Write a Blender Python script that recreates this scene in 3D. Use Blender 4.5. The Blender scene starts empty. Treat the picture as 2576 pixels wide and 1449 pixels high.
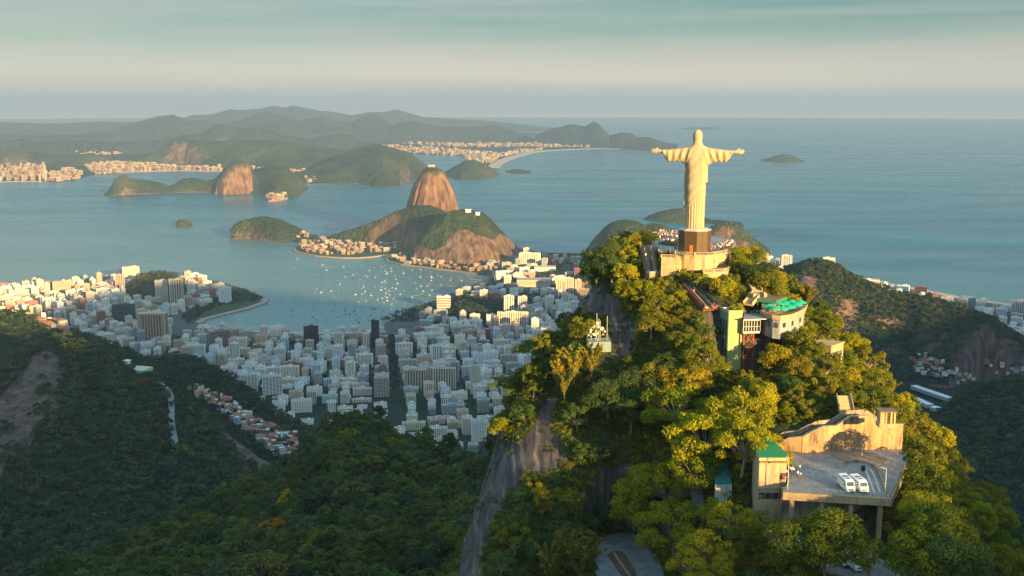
import bpy, math, random, colorsys
import numpy as np
from mathutils import Vector, Matrix
from mathutils.bvhtree import BVHTree
R = math.radians
scene = bpy.context.scene
COL = scene.collection

# ------------------------------------------------------------------ camera
CZ, FPX, PITCH = 750.0, 2700.0, 9.9          # camera height (m), focal length and pitch; map drawn in 2576 x 1449 units
cam_d = bpy.data.cameras.new('camera'); cam = bpy.data.objects.new('camera', cam_d); COL.objects.link(cam)
cam.location = (0, 0, CZ); cam.rotation_euler = (R(90 - PITCH), 0, 0)
cam_d.sensor_width = 36; cam_d.lens = 36 * FPX / 2576; cam_d.clip_start = 1; cam_d.clip_end = 400000
scene.camera = cam
# ------------------------------------------------------------------ sun, sky, exposure
SUN_EL, SUN_SIDE = 10.0, 33.0                  # degrees above the horizon; degrees to the right of straight behind the camera
sd = bpy.data.lights.new('sun', 'SUN'); sun = bpy.data.objects.new('sun', sd); COL.objects.link(sun)
sd.energy = 4.2; sd.angle = R(0.5); sd.color = (1.0, 0.65, 0.25)
to_sun = Vector((math.sin(R(SUN_SIDE)) * math.cos(R(SUN_EL)), -math.cos(R(SUN_SIDE)) * math.cos(R(SUN_EL)), math.sin(R(SUN_EL))))
sun.rotation_euler = to_sun.to_track_quat('Z', 'Y').to_euler()
scene.view_settings.view_transform = 'Standard'; scene.view_settings.look = 'None'
scene.view_settings.exposure = 2.1; scene.view_settings.gamma = 1.0
scene.cycles.volume_bounces = 1; scene.cycles.max_bounces = 6; scene.cycles.diffuse_bounces = 3
scene.cycles.glossy_bounces = 2; scene.cycles.transmission_bounces = 3; scene.cycles.transparent_max_bounces = 6
scene.cycles.caustics_reflective = False; scene.cycles.caustics_refractive = False
scene.cycles.sample_clamp_indirect = 4

def N(nt, typ, **kw):
    n = nt.nodes.new(typ)
    for k, v in kw.items():
        if k[0] == '_': n.inputs[k[1:].replace('_', ' ')].default_value = v
        elif k[0] == 'i' and k[1:].isdigit(): n.inputs[int(k[1:])].default_value = v
        else: setattr(n, k, v)
    return n
def ramp(nt, stops, interp='LINEAR'):
    n = nt.nodes.new('ShaderNodeValToRGB'); e = n.color_ramp.elements; n.color_ramp.interpolation = interp
    while len(e) > 1: e.remove(e[-1])
    e[0].position = stops[0][0]; e[0].color = tuple(stops[0][1]) + (1,)
    for p, c in stops[1:]:
        x = e.new(p); x.color = tuple(c) + (1,)
    return n
def g3(v): return (v, v, v)

world = bpy.data.worlds.new('World'); scene.world = world; world.use_nodes = True
nt = world.node_tree; nt.nodes.clear(); L = nt.links.new
tc = N(nt, 'ShaderNodeTexCoord'); sep = N(nt, 'ShaderNodeSeparateXYZ'); L(tc.outputs['Generated'], sep.inputs[0])
mz = N(nt, 'ShaderNodeMath', operation='MAXIMUM', i1=0.0)
az = N(nt, 'ShaderNodeMath', operation='ADD', i1=0.03); L(sep.outputs[2], az.inputs[0]); L(az.outputs[0], mz.inputs[0])
cmb = N(nt, 'ShaderNodeCombineXYZ'); L(sep.outputs[0], cmb.inputs[0]); L(sep.outputs[1], cmb.inputs[1]); L(mz.outputs[0], cmb.inputs[2])
sky = N(nt, 'ShaderNodeTexSky', sky_type='NISHITA', sun_disc=False)
sky.sun_elevation = R(SUN_EL); sky.sun_rotation = math.atan2(to_sun.x, to_sun.y); sky.altitude = 700; sky.air_density = 1.0; sky.dust_density = 1.5
L(cmb.outputs[0], sky.inputs[0])
bg1 = N(nt, 'ShaderNodeBackground', _Strength=0.05); L(sky.outputs[0], bg1.inputs[0])
# thin high cloud and evening haze bands: a graded veil over the sky texture, the same all the way round
rmp = ramp(nt, [(0.0, (.34, .20, .18)), (.497, (.25, .18, .15)), (.502, (.25, .18, .155)), (.510, (.20, .16, .13)), (.518, (.150, .132, .108)), (.530, (.050, .078, .066)), (.545, (.006, .050, .048)),
                (.57, (.035, .095, .10)), (.63, (.13, .23, .26)), (.75, (.18, .31, .38)), (1.0, (.17, .29, .37))])
mr = N(nt, 'ShaderNodeMapRange'); mr.inputs[1].default_value = -1; mr.inputs[2].default_value = 1
# tilt and wobble of the bands
mp = N(nt, 'ShaderNodeMapping'); mp.inputs['Scale'].default_value = (1.3, 1.3, 16); L(tc.outputs['Generated'], mp.inputs[0])
nz = N(nt, 'ShaderNodeTexNoise', _Scale=1.6, _Detail=5.0, _Roughness=.55, _Distortion=.3); L(mp.outputs[0], nz.inputs['Vector'])
wob = N(nt, 'ShaderNodeMath', operation='MULTIPLY_ADD', i1=.04, i2=-.020); L(nz.outputs[0], wob.inputs[0])
ad2 = N(nt, 'ShaderNodeMath', operation='ADD'); L(sep.outputs[2], ad2.inputs[0]); L(wob.outputs[0], ad2.inputs[1])
L(ad2.outputs[0], mr.inputs[0]); L(mr.outputs[0], rmp.inputs[0])
mp2 = N(nt, 'ShaderNodeMapping'); mp2.inputs['Scale'].default_value = (1.0, 1.0, 24); mp2.inputs['Location'].default_value = (3, 1, 2); L(tc.outputs['Generated'], mp2.inputs[0])
nz2 = N(nt, 'ShaderNodeTexNoise', _Scale=2.2, _Detail=6.0, _Roughness=.5); L(mp2.outputs[0], nz2.inputs['Vector'])
cr2 = ramp(nt, [(.40, g3(0)), (.62, g3(1))]); L(nz2.outputs[0], cr2.inputs[0])
mxc = N(nt, 'ShaderNodeMix', data_type='RGBA', blend_type='MIX'); mxc.inputs['B'].default_value = (.13, .11, .095, 1)
cf = N(nt, 'ShaderNodeMath', operation='MULTIPLY', i1=.45); L(cr2.outputs[0], cf.inputs[0]); L(cf.outputs[0], mxc.inputs['Factor']); L(rmp.outputs[0], mxc.inputs['A'])
bg2 = N(nt, 'ShaderNodeBackground', _Strength=1.0); L(mxc.outputs['Result'], bg2.inputs[0])
mxs = N(nt, 'ShaderNodeMixShader', _Fac=.80); L(bg1.outputs[0], mxs.inputs[1]); L(bg2.outputs[0], mxs.inputs[2])
wo = N(nt, 'ShaderNodeOutputWorld'); L(mxs.outputs[0], wo.inputs[0])

# ------------------------------------------------------------------ helpers
_sp, _cp = math.sin(R(PITCH)), math.cos(R(PITCH))
def ray(px, py):
    x = (px - 1288) / FPX; u = (724.5 - py) / FPX
    return (x, _cp + u * _sp, -_sp + u * _cp)
def P(px, py, r):
    "point on the line of sight at horizontal range r"
    d = ray(px, py); k = r / math.hypot(d[0], d[1]); return Vector((d[0] * k, d[1] * k, CZ + d[2] * k))
def G(px, py, z=0.0):
    d = ray(px, py); k = (z - CZ) / d[2]; return Vector((d[0] * k, d[1] * k, z))
def W2P(x, y, z):
    "where a world point falls on the map"
    z = z - CZ; f = y * _cp - z * _sp; u = y * _sp + z * _cp
    return 1288 + FPX * x / f, 724.5 - FPX * u / f

_rng = np.random.default_rng(7); _LAT = _rng.random((256, 256))
def vn(x, y, s=0):
    x = np.asarray(x, float) + s * 17.3; y = np.asarray(y, float) + s * 9.7
    xi = np.floor(x).astype(int); yi = np.floor(y).astype(int); fx = x - xi; fy = y - yi
    fx = fx * fx * fx * (fx * (fx * 6 - 15) + 10); fy = fy * fy * fy * (fy * (fy * 6 - 15) + 10)
    a = _LAT[xi & 255, yi & 255]; b = _LAT[(xi + 1) & 255, yi & 255]; c = _LAT[xi & 255, (yi + 1) & 255]; d = _LAT[(xi + 1) & 255, (yi + 1) & 255]
    return (a * (1 - fx) + b * fx) * (1 - fy) + (c * (1 - fx) + d * fx) * fy - .5
def fbm(x, y, sc, o=5, s=0, g=.5):
    t = 0; a = 1; n = 0
    for k in range(o):
        t = t + a * vn(np.asarray(x) / sc, np.asarray(y) / sc, s + k * 3); n += a; a *= g; sc /= 2.03
    return 2 * t / n
def ridged(x, y, sc, o=4, s=0):
    t = 0; a = 1; n = 0
    for k in range(o):
        t = t + a * (1 - 2 * np.abs(2 * vn(np.asarray(x) / sc, np.asarray(y) / sc, s + k * 5))); n += a; a *= .5; sc /= 2.1
    return t / n

def tag(o, label=None, cat=None, group=None, kind=None):
    if label: o['label'] = label
    if cat: o['category'] = cat
    if group: o['group'] = group
    if kind: o['kind'] = kind
    return o
def link(o, parent=None, col=None):
    (col or COL).objects.link(o)
    if parent is not None: o.parent = parent
    return o
def mesh_obj(name, verts, faces, mat, parent=None, mi=None, smooth=False, col=None):
    me = bpy.data.meshes.new(name)
    if isinstance(verts, np.ndarray): verts = verts.tolist()
    if isinstance(faces, np.ndarray): faces = faces.tolist()
    me.from_pydata(verts, [], faces)
    for m in (mat if isinstance(mat, (list, tuple)) else [mat]): me.materials.append(m)
    if mi is not None: me.polygons.foreach_set('material_index', list(mi))
    if smooth: me.polygons.foreach_set('use_smooth', [True] * len(me.polygons))
    me.update()
    return link(bpy.data.objects.new(name, me), parent, col)
def empty(name, loc, rz=0.0, label=None, cat=None, group=None):
    o = bpy.data.objects.new(name, None); COL.objects.link(o); o.location = loc; o.rotation_euler = (0, 0, rz)
    o.empty_display_size = .5
    return tag(o, label, cat, group)
def copy_tree(o, parent=None):
    c = o.copy(); COL.objects.link(c)
    if parent is not None:
        c.parent = parent; c.matrix_parent_inverse = o.matrix_parent_inverse.copy()
    for ch in [q for q in KIDS.get(o.name, [])]: copy_tree(ch, c)
    return c
KIDS = {}
def note_kids(root):
    "remember a thing's parts so that copies can be made quickly"
    for o in [root] + list(root.children_recursive): KIDS[o.name] = list(o.children)

class MB:
    "collects boxes, bars and tubes and links them as ONE mesh"
    def __init__(s): s.v = []; s.f = []; s.m = []
    def add(s, vs, fs, mi=0):
        n = len(s.v); s.v += [tuple(v) for v in vs]; s.f += [tuple(i + n for i in f) for f in fs]; s.m += [mi] * len(fs); return s
    def box(s, c, size, rz=0.0, mi=0, taper=1.0, bottom=True):
        hx, hy, hz = size[0] / 2, size[1] / 2, size[2] / 2; cs, sn = math.cos(rz), math.sin(rz); vs = []
        for z, k in ((-hz, 1), (hz, taper)):
            for x, y in ((-hx, -hy), (hx, -hy), (hx, hy), (-hx, hy)):
                x *= k; y *= k; vs.append((c[0] + x * cs - y * sn, c[1] + x * sn + y * cs, c[2] + z))
        fs = [(4, 5, 6, 7), (0, 1, 5, 4), (1, 2, 6, 5), (2, 3, 7, 6), (3, 0, 4, 7)]
        if bottom: fs.append((3, 2, 1, 0))
        return s.add(vs, fs, mi)
    def bar(s, a, b, w, h=None, mi=0, up=(0, 0, 1)):
        a = Vector(a); b = Vector(b); h = h or w; d = (b - a).normalized(); u = Vector(up)
        if abs(d.dot(u)) > .98: u = Vector((1, 0, 0))
        x = d.cross(u).normalized() * w / 2; y = x.cross(d).normalized() * h / 2
        vs = [a - x - y, a + x - y, a + x + y, a - x + y, b - x - y, b + x - y, b + x + y, b - x + y]
        return s.add(vs, [(3, 2, 1, 0), (4, 5, 6, 7), (0, 1, 5, 4), (1, 2, 6, 5), (2, 3, 7, 6), (3, 0, 4, 7)], mi)
    def tube(s, pts, rad, n=6, mi=0, cap=True):
        pts = [Vector(p) for p in pts]; rad = rad if isinstance(rad, (list, tuple)) else [rad] * len(pts); vs = []; fs = []
        for i, p in enumerate(pts):
            d = (pts[min(i + 1, len(pts) - 1)] - pts[max(i - 1, 0)]).normalized(); u = Vector((0, 0, 1)) if abs(d.z) < .95 else Vector((1, 0, 0))
            x = d.cross(u).normalized(); y = d.cross(x)
            for k in range(n):
                t = 2 * math.pi * k / n; vs.append(p + (x * math.cos(t) + y * math.sin(t)) * rad[i])
        for i in range(len(pts) - 1):
            for k in range(n): fs.append((i * n + k, i * n + (k + 1) % n, (i + 1) * n + (k + 1) % n, (i + 1) * n + k))
        if cap: fs += [tuple(range(n))[::-1], tuple((len(pts) - 1) * n + k for k in range(n))]
        return s.add(vs, fs, mi)
    def prism(s, poly, z0, z1, mi=0, bottom=True):
        n = len(poly); A = sum(poly[i][0] * poly[(i + 1) % n][1] - poly[(i + 1) % n][0] * poly[i][1] for i in range(n))
        if A < 0: poly = poly[::-1]
        z0 = z0 if isinstance(z0, (list, tuple)) else [z0] * n; z1 = z1 if isinstance(z1, (list, tuple)) else [z1] * n
        if A < 0: z0 = z0[::-1]; z1 = z1[::-1]
        vs = [(p[0], p[1], z) for p, z in zip(poly, z0)] + [(p[0], p[1], z) for p, z in zip(poly, z1)]
        fs = [tuple(range(n, 2 * n))] + [(i, (i + 1) % n, n + (i + 1) % n, n + i) for i in range(n)]
        if bottom: fs.append(tuple(range(n))[::-1])
        return s.add(vs, fs, mi)
    def lathe(s, c, prof, n=16, mi=0, a0=0.0, a1=2 * math.pi):
        vs = []; fs = []; full = abs(a1 - a0 - 2 * math.pi) < 1e-6; m = n if full else n + 1
        for r, z in prof:
            for k in range(m):
                t = a0 + (a1 - a0) * k / n; vs.append((c[0] + r * math.cos(t), c[1] + r * math.sin(t), c[2] + z))
        for i in range(len(prof) - 1):
            for k in range(n): fs.append((i * m + k, i * m + (k + 1) % m, (i + 1) * m + (k + 1) % m, (i + 1) * m + k))
        return s.add(vs, fs, mi)
    def build(s, name, mat, parent=None, smooth=False, col=None):
        return mesh_obj(name, s.v, s.f, mat, parent, s.m, smooth, col)

# ------------------------------------------------------------------ materials
MATS = {}
def newmat(name):
    m = bpy.data.materials.new(name); m.use_nodes = True; t = m.node_tree; t.nodes.clear()
    o = N(t, 'ShaderNodeOutputMaterial'); b = N(t, 'ShaderNodeBsdfPrincipled'); t.links.new(b.outputs[0], o.inputs[0]); MATS[name] = m
    return m, t, b
def plain(name, col, rough=.7, metal=0.0, var=.18, sc=1.5, spec=.3, bump=0.0, objcol=False, stain=0.0, courses=0.0):
    "paint, plaster, metal: base colour with fine uneven wear"
    m, t, b = newmat(name); l = t.links.new
    b.inputs['Roughness'].default_value = rough; b.inputs['Metallic'].default_value = metal; b.inputs['Specular IOR Level'].default_value = spec
    g = N(t, 'ShaderNodeNewGeometry'); n = N(t, 'ShaderNodeTexNoise', _Scale=sc, _Detail=4.0, _Roughness=.6); l(g.outputs['Position'], n.inputs['Vector'])
    r = ramp(t, [(.25, g3(1 - var)), (.75, g3(1 + var * .6))]); l(n.outputs[0], r.inputs[0])
    mx = N(t, 'ShaderNodeMix', data_type='RGBA', blend_type='MULTIPLY'); mx.inputs['Factor'].default_value = 1
    l(r.outputs[0], mx.inputs['B'])
    if objcol:
        oi = N(t, 'ShaderNodeObjectInfo'); l(oi.outputs['Color'], mx.inputs['A'])
    else: mx.inputs['A'].default_value = (*col, 1)
    out = mx.outputs['Result']
    if courses:
        sz = N(t, 'ShaderNodeSeparateXYZ'); l(g.outputs['Position'], sz.inputs[0]); wz = N(t, 'ShaderNodeMath', operation='MULTIPLY_ADD', i1=.25); l(n.outputs[0], wz.inputs[0]); l(sz.outputs[2], wz.inputs[2]); md = N(t, 'ShaderNodeMath', operation='PINGPONG', i1=courses); l(wz.outputs[0], md.inputs[0]); rc = ramp(t, [(0, g3(.62)), (.10, g3(1))]); dv = N(t, 'ShaderNodeMath', operation='DIVIDE', i1=courses); l(md.outputs[0], dv.inputs[0]); l(dv.outputs[0], rc.inputs[0])
        mc = N(t, 'ShaderNodeMix', data_type='RGBA', blend_type='MULTIPLY'); mc.inputs['Factor'].default_value = 1; l(out, mc.inputs['A']); l(rc.outputs[0], mc.inputs['B']); out = mc.outputs['Result']
    if stain:
        mpp = N(t, 'ShaderNodeMapping'); mpp.inputs['Scale'].default_value = (.9, .9, .16); l(g.outputs['Position'], mpp.inputs[0])
        n2 = N(t, 'ShaderNodeTexNoise', _Scale=.8, _Detail=6.0, _Roughness=.65); l(mpp.outputs[0], n2.inputs['Vector'])
        r2 = ramp(t, [(.48, g3(0)), (.66, g3(stain))]); l(n2.outputs[0], r2.inputs[0])
        m2 = N(t, 'ShaderNodeMix', data_type='RGBA'); m2.inputs['B'].default_value = (.07, .055, .04, 1); l(r2.outputs[0], m2.inputs['Factor']); l(out, m2.inputs['A']); out = m2.outputs['Result']
    l(out, b.inputs['Base Color'])
    if bump:
        bp = N(t, 'ShaderNodeBump', _Strength=bump, _Distance=.05); l(n.outputs[0], bp.inputs['Height']); l(bp.outputs[0], b.inputs['Normal'])
    return m
def slope_mat(name, greens, rocks, rock_lo, rock_hi, tex=14.0, bump=8.0, streak=1.0, rock_noise=.25, fine=1.0):
    "hillside: mottled forest with bare rock where it is steep"
    m, t, b = newmat(name); l = t.links.new; b.inputs['Roughness'].default_value = .95; b.inputs['Specular IOR Level'].default_value = .1
    g = N(t, 'ShaderNodeNewGeometry')
    n1 = N(t, 'ShaderNodeTexNoise', _Scale=1 / tex, _Detail=6.0, _Roughness=.7); l(g.outputs['Position'], n1.inputs['Vector'])
    vo = N(t, 'ShaderNodeTexVoronoi', _Scale=1.6 / tex); l(g.outputs['Position'], vo.inputs['Vector'])
    n0 = N(t, 'ShaderNodeTexNoise', _Scale=1 / (tex * 11), _Detail=4.0); l(g.outputs['Position'], n0.inputs['Vector'])
    s1 = N(t, 'ShaderNodeMath', operation='MULTIPLY_ADD', i1=.55, i2=0.0); l(n0.outputs[0], s1.inputs[0])
    s2 = N(t, 'ShaderNodeMath', operation='MULTIPLY_ADD', i1=.5); l(n1.outputs[0], s2.inputs[0]); l(s1.outputs[0], s2.inputs[2])
    rg = ramp(t, [(.38, greens[0]), (.52, greens[1]), (.66, greens[2])]); l(s2.outputs[0], rg.inputs[0])
    mp = N(t, 'ShaderNodeMapping'); mp.inputs['Scale'].default_value = (1, 1, .12); l(g.outputs['Position'], mp.inputs[0])
    n2 = N(t, 'ShaderNodeTexNoise', _Scale=1 / (tex * 1.3), _Detail=7.0, _Roughness=.68); l(mp.outputs[0], n2.inputs['Vector'])
    rr = ramp(t, [(.36, rocks[0]), (.5, rocks[1]), (.66, rocks[2])]); l(n2.outputs[0], rr.inputs[0])
    sp = N(t, 'ShaderNodeSeparateXYZ'); l(g.outputs['True Normal'], sp.inputs[0])
    n3 = N(t, 'ShaderNodeTexNoise', _Scale=1 / (tex * 7), _Detail=8.0, _Roughness=.65); l(g.outputs['Position'], n3.inputs['Vector'])
    a3 = N(t, 'ShaderNodeMath', operation='MULTIPLY_ADD', i1=-rock_noise * 2); l(n3.outputs[0], a3.inputs[0]); l(sp.outputs[2], a3.inputs[2])
    ad = N(t, 'ShaderNodeMath', operation='ADD', i1=rock_noise); l(a3.outputs[0], ad.inputs[0])
    ra = N(t, 'ShaderNodeAttribute', attribute_name='rock'); rs_ = N(t, 'ShaderNodeMath', operation='MULTIPLY_ADD', i1=-1.0); l(ra.outputs['Fac'], rs_.inputs[0]); l(ad.outputs[0], rs_.inputs[2])
    mk = N(t, 'ShaderNodeMapRange'); mk.inputs[1].default_value = rock_lo; mk.inputs[2].default_value = rock_hi; l(rs_.outputs[0], mk.inputs[0])
    mx = N(t, 'ShaderNodeMix', data_type='RGBA'); l(mk.outputs[0], mx.inputs['Factor']); l(rr.outputs[0], mx.inputs['A']); l(rg.outputs[0], mx.inputs['B'])
    l(mx.outputs['Result'], b.inputs['Base Color'])
    h = N(t, 'ShaderNodeMath', operation='SUBTRACT'); l(n1.outputs[0], h.inputs[0]); l(vo.outputs[0], h.inputs[1])
    hm = N(t, 'ShaderNodeMix', data_type='FLOAT'); l(mk.outputs[0], hm.inputs['Factor']); l(n2.outputs[0], hm.inputs['A']); l(h.outputs[0], hm.inputs['B'])
    bp = N(t, 'ShaderNodeBump', _Strength=.8, _Distance=bump); l(hm.outputs['Result'], bp.inputs['Height']); l(bp.outputs[0], b.inputs['Normal'])
    return m
# ================================================================== WATER, LAND AND HILLS
def ngon_disc(rad, n=96): return [(rad * math.cos(2 * math.pi * i / n), rad * math.sin(2 * math.pi * i / n)) for i in range(n)]
m, t, b = newmat('sea_water'); l = t.links.new
g = N(t, 'ShaderNodeNewGeometry')
mp = N(t, 'ShaderNodeMapping'); mp.inputs['Scale'].default_value = (.25, 1, 1); mp.inputs['Rotation'].default_value = (0, 0, R(-7)); l(g.outputs['Position'], mp.inputs[0])
n1 = N(t, 'ShaderNodeTexNoise', _Scale=.0022, _Detail=9.0, _Roughness=.62, _Distortion=1.0); l(mp.outputs[0], n1.inputs['Vector'])
r1 = ramp(t, [(.36, (.001, .070, .110)), (.5, (.002, .100, .145)), (.62, (.004, .135, .175))]); l(n1.outputs[0], r1.inputs[0])
# bay water painted paler and greener: its sheen is put into the colour
sx = N(t, 'ShaderNodeSeparateXYZ'); l(g.outputs['Position'], sx.inputs[0])
n5 = N(t, 'ShaderNodeTexNoise', _Scale=.0006, _Detail=4.0); l(g.outputs['Position'], n5.inputs['Vector'])
q = N(t, 'ShaderNodeMath', operation='MULTIPLY_ADD', i1=-.00032, i2=2.0); l(sx.outputs[1], q.inputs[0])
q2 = N(t, 'ShaderNodeMath', operation='MULTIPLY_ADD', i1=-.0002); l(sx.outputs[0], q2.inputs[0]); l(q.outputs[0], q2.inputs[2])
q3 = N(t, 'ShaderNodeMath', operation='MULTIPLY_ADD', i1=1.0, i2=0); l(n5.outputs[0], q3.inputs[0]); l(q2.outputs[0], q3.inputs[2])
qc = N(t, 'ShaderNodeMapRange'); qc.inputs[1].default_value = .3; qc.inputs[2].default_value = 1.7; l(q3.outputs[0], qc.inputs[0])
mx = N(t, 'ShaderNodeMix', data_type='RGBA'); mx.inputs['B'].default_value = (.14, .215, .205, 1); l(qc.outputs[0], mx.inputs['Factor']); l(r1.outputs[0], mx.inputs['A'])
l(mx.outputs['Result'], b.inputs['Base Color'])
n3 = N(t, 'ShaderNodeMapping'); n3.inputs['Scale'].default_value = (.18, 1, 1); n3.inputs['Rotation'].default_value = (0, 0, R(6)); l(g.outputs['Position'], n3.inputs[0])
n4 = N(t, 'ShaderNodeTexNoise', _Scale=.0035, _Detail=7.0, _Roughness=.6, _Distortion=.6); l(n3.outputs[0], n4.inputs['Vector'])
rr = N(t, 'ShaderNodeMapRange'); rr.inputs[1].default_value = .35; rr.inputs[2].default_value = .68; rr.inputs[3].default_value = .34; rr.inputs[4].default_value = .14; l(n4.outputs[0], rr.inputs[0])
l(rr.outputs[0], b.inputs['Roughness']); b.inputs['IOR'].default_value = 1.33; b.inputs['Specular IOR Level'].default_value = .10
n6 = N(t, 'ShaderNodeTexNoise', _Scale=.06, _Detail=6.0, _Roughness=.7); l(n3.outputs[0], n6.inputs['Vector'])
bp = N(t, 'ShaderNodeBump', _Strength=.55, _Distance=2.2); l(n6.outputs[0], bp.inputs['Height']); l(bp.outputs[0], b.inputs['Normal'])
SEA_R = 50000
mb = MB(); mb.prism(ngon_disc(SEA_R), -.9, 0); tag(mb.build('sea', m), kind='structure')

m = bpy.data.materials.new('haze_air'); m.use_nodes = True; t = m.node_tree; t.nodes.clear()
o = N(t, 'ShaderNodeOutputMaterial'); v = N(t, 'ShaderNodeVolumePrincipled'); t.links.new(v.outputs[0], o.inputs['Volume'])
HAZE = v
v.inputs['Color'].default_value = (.25, .36, .54, 1); v.inputs['Density'].default_value = 3.7e-5; v.inputs['Anisotropy'].default_value = 0.0
mb = MB(); mb.prism([(-150000, -150000), (150000, -150000), (150000, 150000), (-150000, 150000)], -1.9, 1215); tag(mb.build('haze', m), kind='stuff')

GREENS = [(.018, .030, .014), (.034, .052, .020), (.065, .080, .030)]
ROCKS = [(.055, .036, .027), (.125, .078, .052), (.21, .14, .095)]
M_far = slope_mat('far_slope', [(.014, .028, .024), (.022, .038, .030), (.036, .050, .038)], ROCKS, .22, .40, tex=60, bump=40)  # greens tinted bluish: distance haze put into the slope colour
M_mid = slope_mat('bay_slope', GREENS, ROCKS, .42, .60, tex=34, bump=22, rock_noise=.35)
M_dome = slope_mat('granite_dome', GREENS, ROCKS, .36, .54, tex=22, bump=14, rock_noise=.30)
M_loaf = slope_mat('sheer_granite', GREENS, [(.062, .036, .024), (.15, .085, .052), (.26, .165, .10)], .55, .75, tex=26, bump=16, rock_noise=.16)
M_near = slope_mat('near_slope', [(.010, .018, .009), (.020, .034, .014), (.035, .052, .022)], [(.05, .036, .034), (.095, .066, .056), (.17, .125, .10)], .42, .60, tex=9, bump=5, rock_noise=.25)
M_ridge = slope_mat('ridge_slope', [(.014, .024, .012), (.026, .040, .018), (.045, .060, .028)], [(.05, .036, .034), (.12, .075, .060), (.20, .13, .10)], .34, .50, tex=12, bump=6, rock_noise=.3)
M_land = plain('town_ground', (.075, .08, .07), .95, var=.5, sc=.02)
M_sand = plain('beach_sand', (.42, .34, .25), .95, var=.12, sc=.05)
M_park = plain('park_grass', (.035, .06, .02), .95, var=.5, sc=.03)

def interp(pts, px, k=1): return np.interp(px, [p[0] for p in pts], [p[k] for p in pts])
HILLS = {}
def polar_hill(name, sil, base, r_ridge, back, mat, zb=0.0, nu=120, nf=34, nb=10, amp=.10, sc=None, pw=1.7, gul=.25, seed=1, depth=None, jag=.05, label=None, cat=None, kind='structure'):
    """a hill with its ridge at range r_ridge (m, or a list of (map x, range)), its foot where the map says the shore or valley is"""
    x0, x1 = sil[0][0], sil[-1][0]; px = np.linspace(x0, x1, nu)
    ps = interp(sil, px); rs = interp(r_ridge, px) if isinstance(r_ridge, (list, tuple)) else np.full(nu, float(r_ridge))
    D = np.array([ray(a, b) for a, b in zip(px, ps)]); hz = np.hypot(D[:, 0], D[:, 1]); zs = CZ + D[:, 2] / hz * rs
    az = (px - 1288) / FPX / _cp     # horizontal bearing
    if base is not None:
        pb = interp(base, px); B = np.array([ray(a, b) for a, b in zip(px, pb)]); rb = (zb - CZ) / B[:, 2] * np.hypot(B[:, 0], B[:, 1])
        rb = np.minimum(rb, rs * .985)
    else: rb = rs - depth
    zs = np.maximum(zs, zb + 1)
    H = zs.max() - zb; sc = sc or H * 1.1
    for e0, sl_ in ((0, 1), (-1, -1)):
        if zs[e0] - zb < .35 * H: tp = np.clip(np.arange(nu) / (.05 * nu), 0, 1) ** .7; zs = zb + (zs - zb) * tp[::sl_] + .5
    rows = []
    for i in range(nf + nb + 1):
        if i <= nf:
            t_ = i / nf; r = rb + (rs - rb) * t_; z = zb + (zs - zb) * (1 - (1 - t_) ** pw)
        else:
            t_ = (i - nf) / nb; r = rs + back * t_; z = zs * (1 - t_ ** 1.3) + (zb - 30) * t_ ** 1.3
        X = D[:, 0] / hz * r; Y = D[:, 1] / hz * r
        w = np.clip((z - zb) / H, 0, 1); e = np.clip(w * 5, 0, 1)
        env = (1 - np.clip((i / nf - .55) / .45, 0, 1)) if i <= nf else min(1, (i - nf) / 3)   # ridge line keeps its outline
        z = z + e * env * H * (amp * fbm(X, Y, sc, 5, seed) + gul * amp * ridged(X, Y, sc * .5, 4, seed + 4))
        z = z + e * H * jag * fbm(X, Y, sc * .16, 4, seed + 9)
        if i == 0: z = np.full(nu, zb - 4.0)
        wx = H * amp * .5 * fbm(X, Y, sc * .5, 4, seed + 20) * e
        rows.append(np.stack([X + wx * .6, Y + wx * env, z], 1))
    V = np.concatenate(rows); n = len(rows); F = []
    for i in range(n - 1):
        a = i * nu + np.arange(nu - 1); F.append(np.stack([a, a + 1, a + 1 + nu, a + nu], 1))
    F = np.concatenate(F)
    o = mesh_obj(name, V, F, mat, smooth=True); tag(o, label, cat, kind=kind)
    HILLS.setdefault(name, []).append(o)
    return o, V, F, n, nu

_M = M_far
# the farthest blue ranges
polar_hill('mountain_range', [(-700,304),(-300,309),(0,308),(150,311),(250,306),(344,307),(391,293),(437,288),(462,298),(481,289),(531,288),(578,275),(609,277),(656,273),(687,266),(716,271),(737,265),(766,271),(805,279),(837,281),(882,290),(934,281),(964,283),(994,275),(1032,285),(1062,294),(1118,298),(1212,303),(1300,312),(1400,318)], None, 30000, 2500, M_far, depth=3500, nu=300, nf=16, seed=3, amp=.12, jag=.02)
polar_hill('mountain_range', [(300,318),(344,307),(400,297),(437,289),(480,306),(530,316),(575,310),(609,301),(641,286),(672,281),(703,288),(734,301),(750,305),(781,298),(811,291),(844,301),(882,313),(904,298),(942,286),(964,298),(983,313),(1020,325)], None, 23500, 2000, M_far, depth=2800, nu=220, nf=18, seed=5, amp=.14, jag=.03)
polar_hill('mountain_range', [(-500,345),(-200,340),(0,338),(120,341),(260,335),(380,328),(469,309),(512,301),(547,313),(580,322),(620,324),(690,312),(719,304),(750,316),(805,332),(856,316),(893,330),(923,331),(957,318),(994,313),(1021,305),(1062,309),(1099,318),(1156,320),(1204,318),(1249,315),(1279,326),(1309,327),(1347,340),(1370,352)], [(-500,354),(1370,358)], 20500, 1800, M_far, nu=300, nf=22, seed=8, amp=.16, jag=.03)
polar_hill('mountain_range', [(-500,362),(-200,358),(0,356),(60,350),(100,358),(200,354),(300,358),(400,352),(437,347),(462,341),(515,335),(537,318),(562,313),(594,320),(616,327),(641,318),(672,327),(710,338),(750,345),(781,350),(837,339),(867,338),(904,350),(927,363),(960,372)], [(-500,385),(300,380),(700,375),(960,378)], 16800, 1500, M_far, nu=280, nf=24, seed=12, amp=.18, jag=.04)
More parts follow.
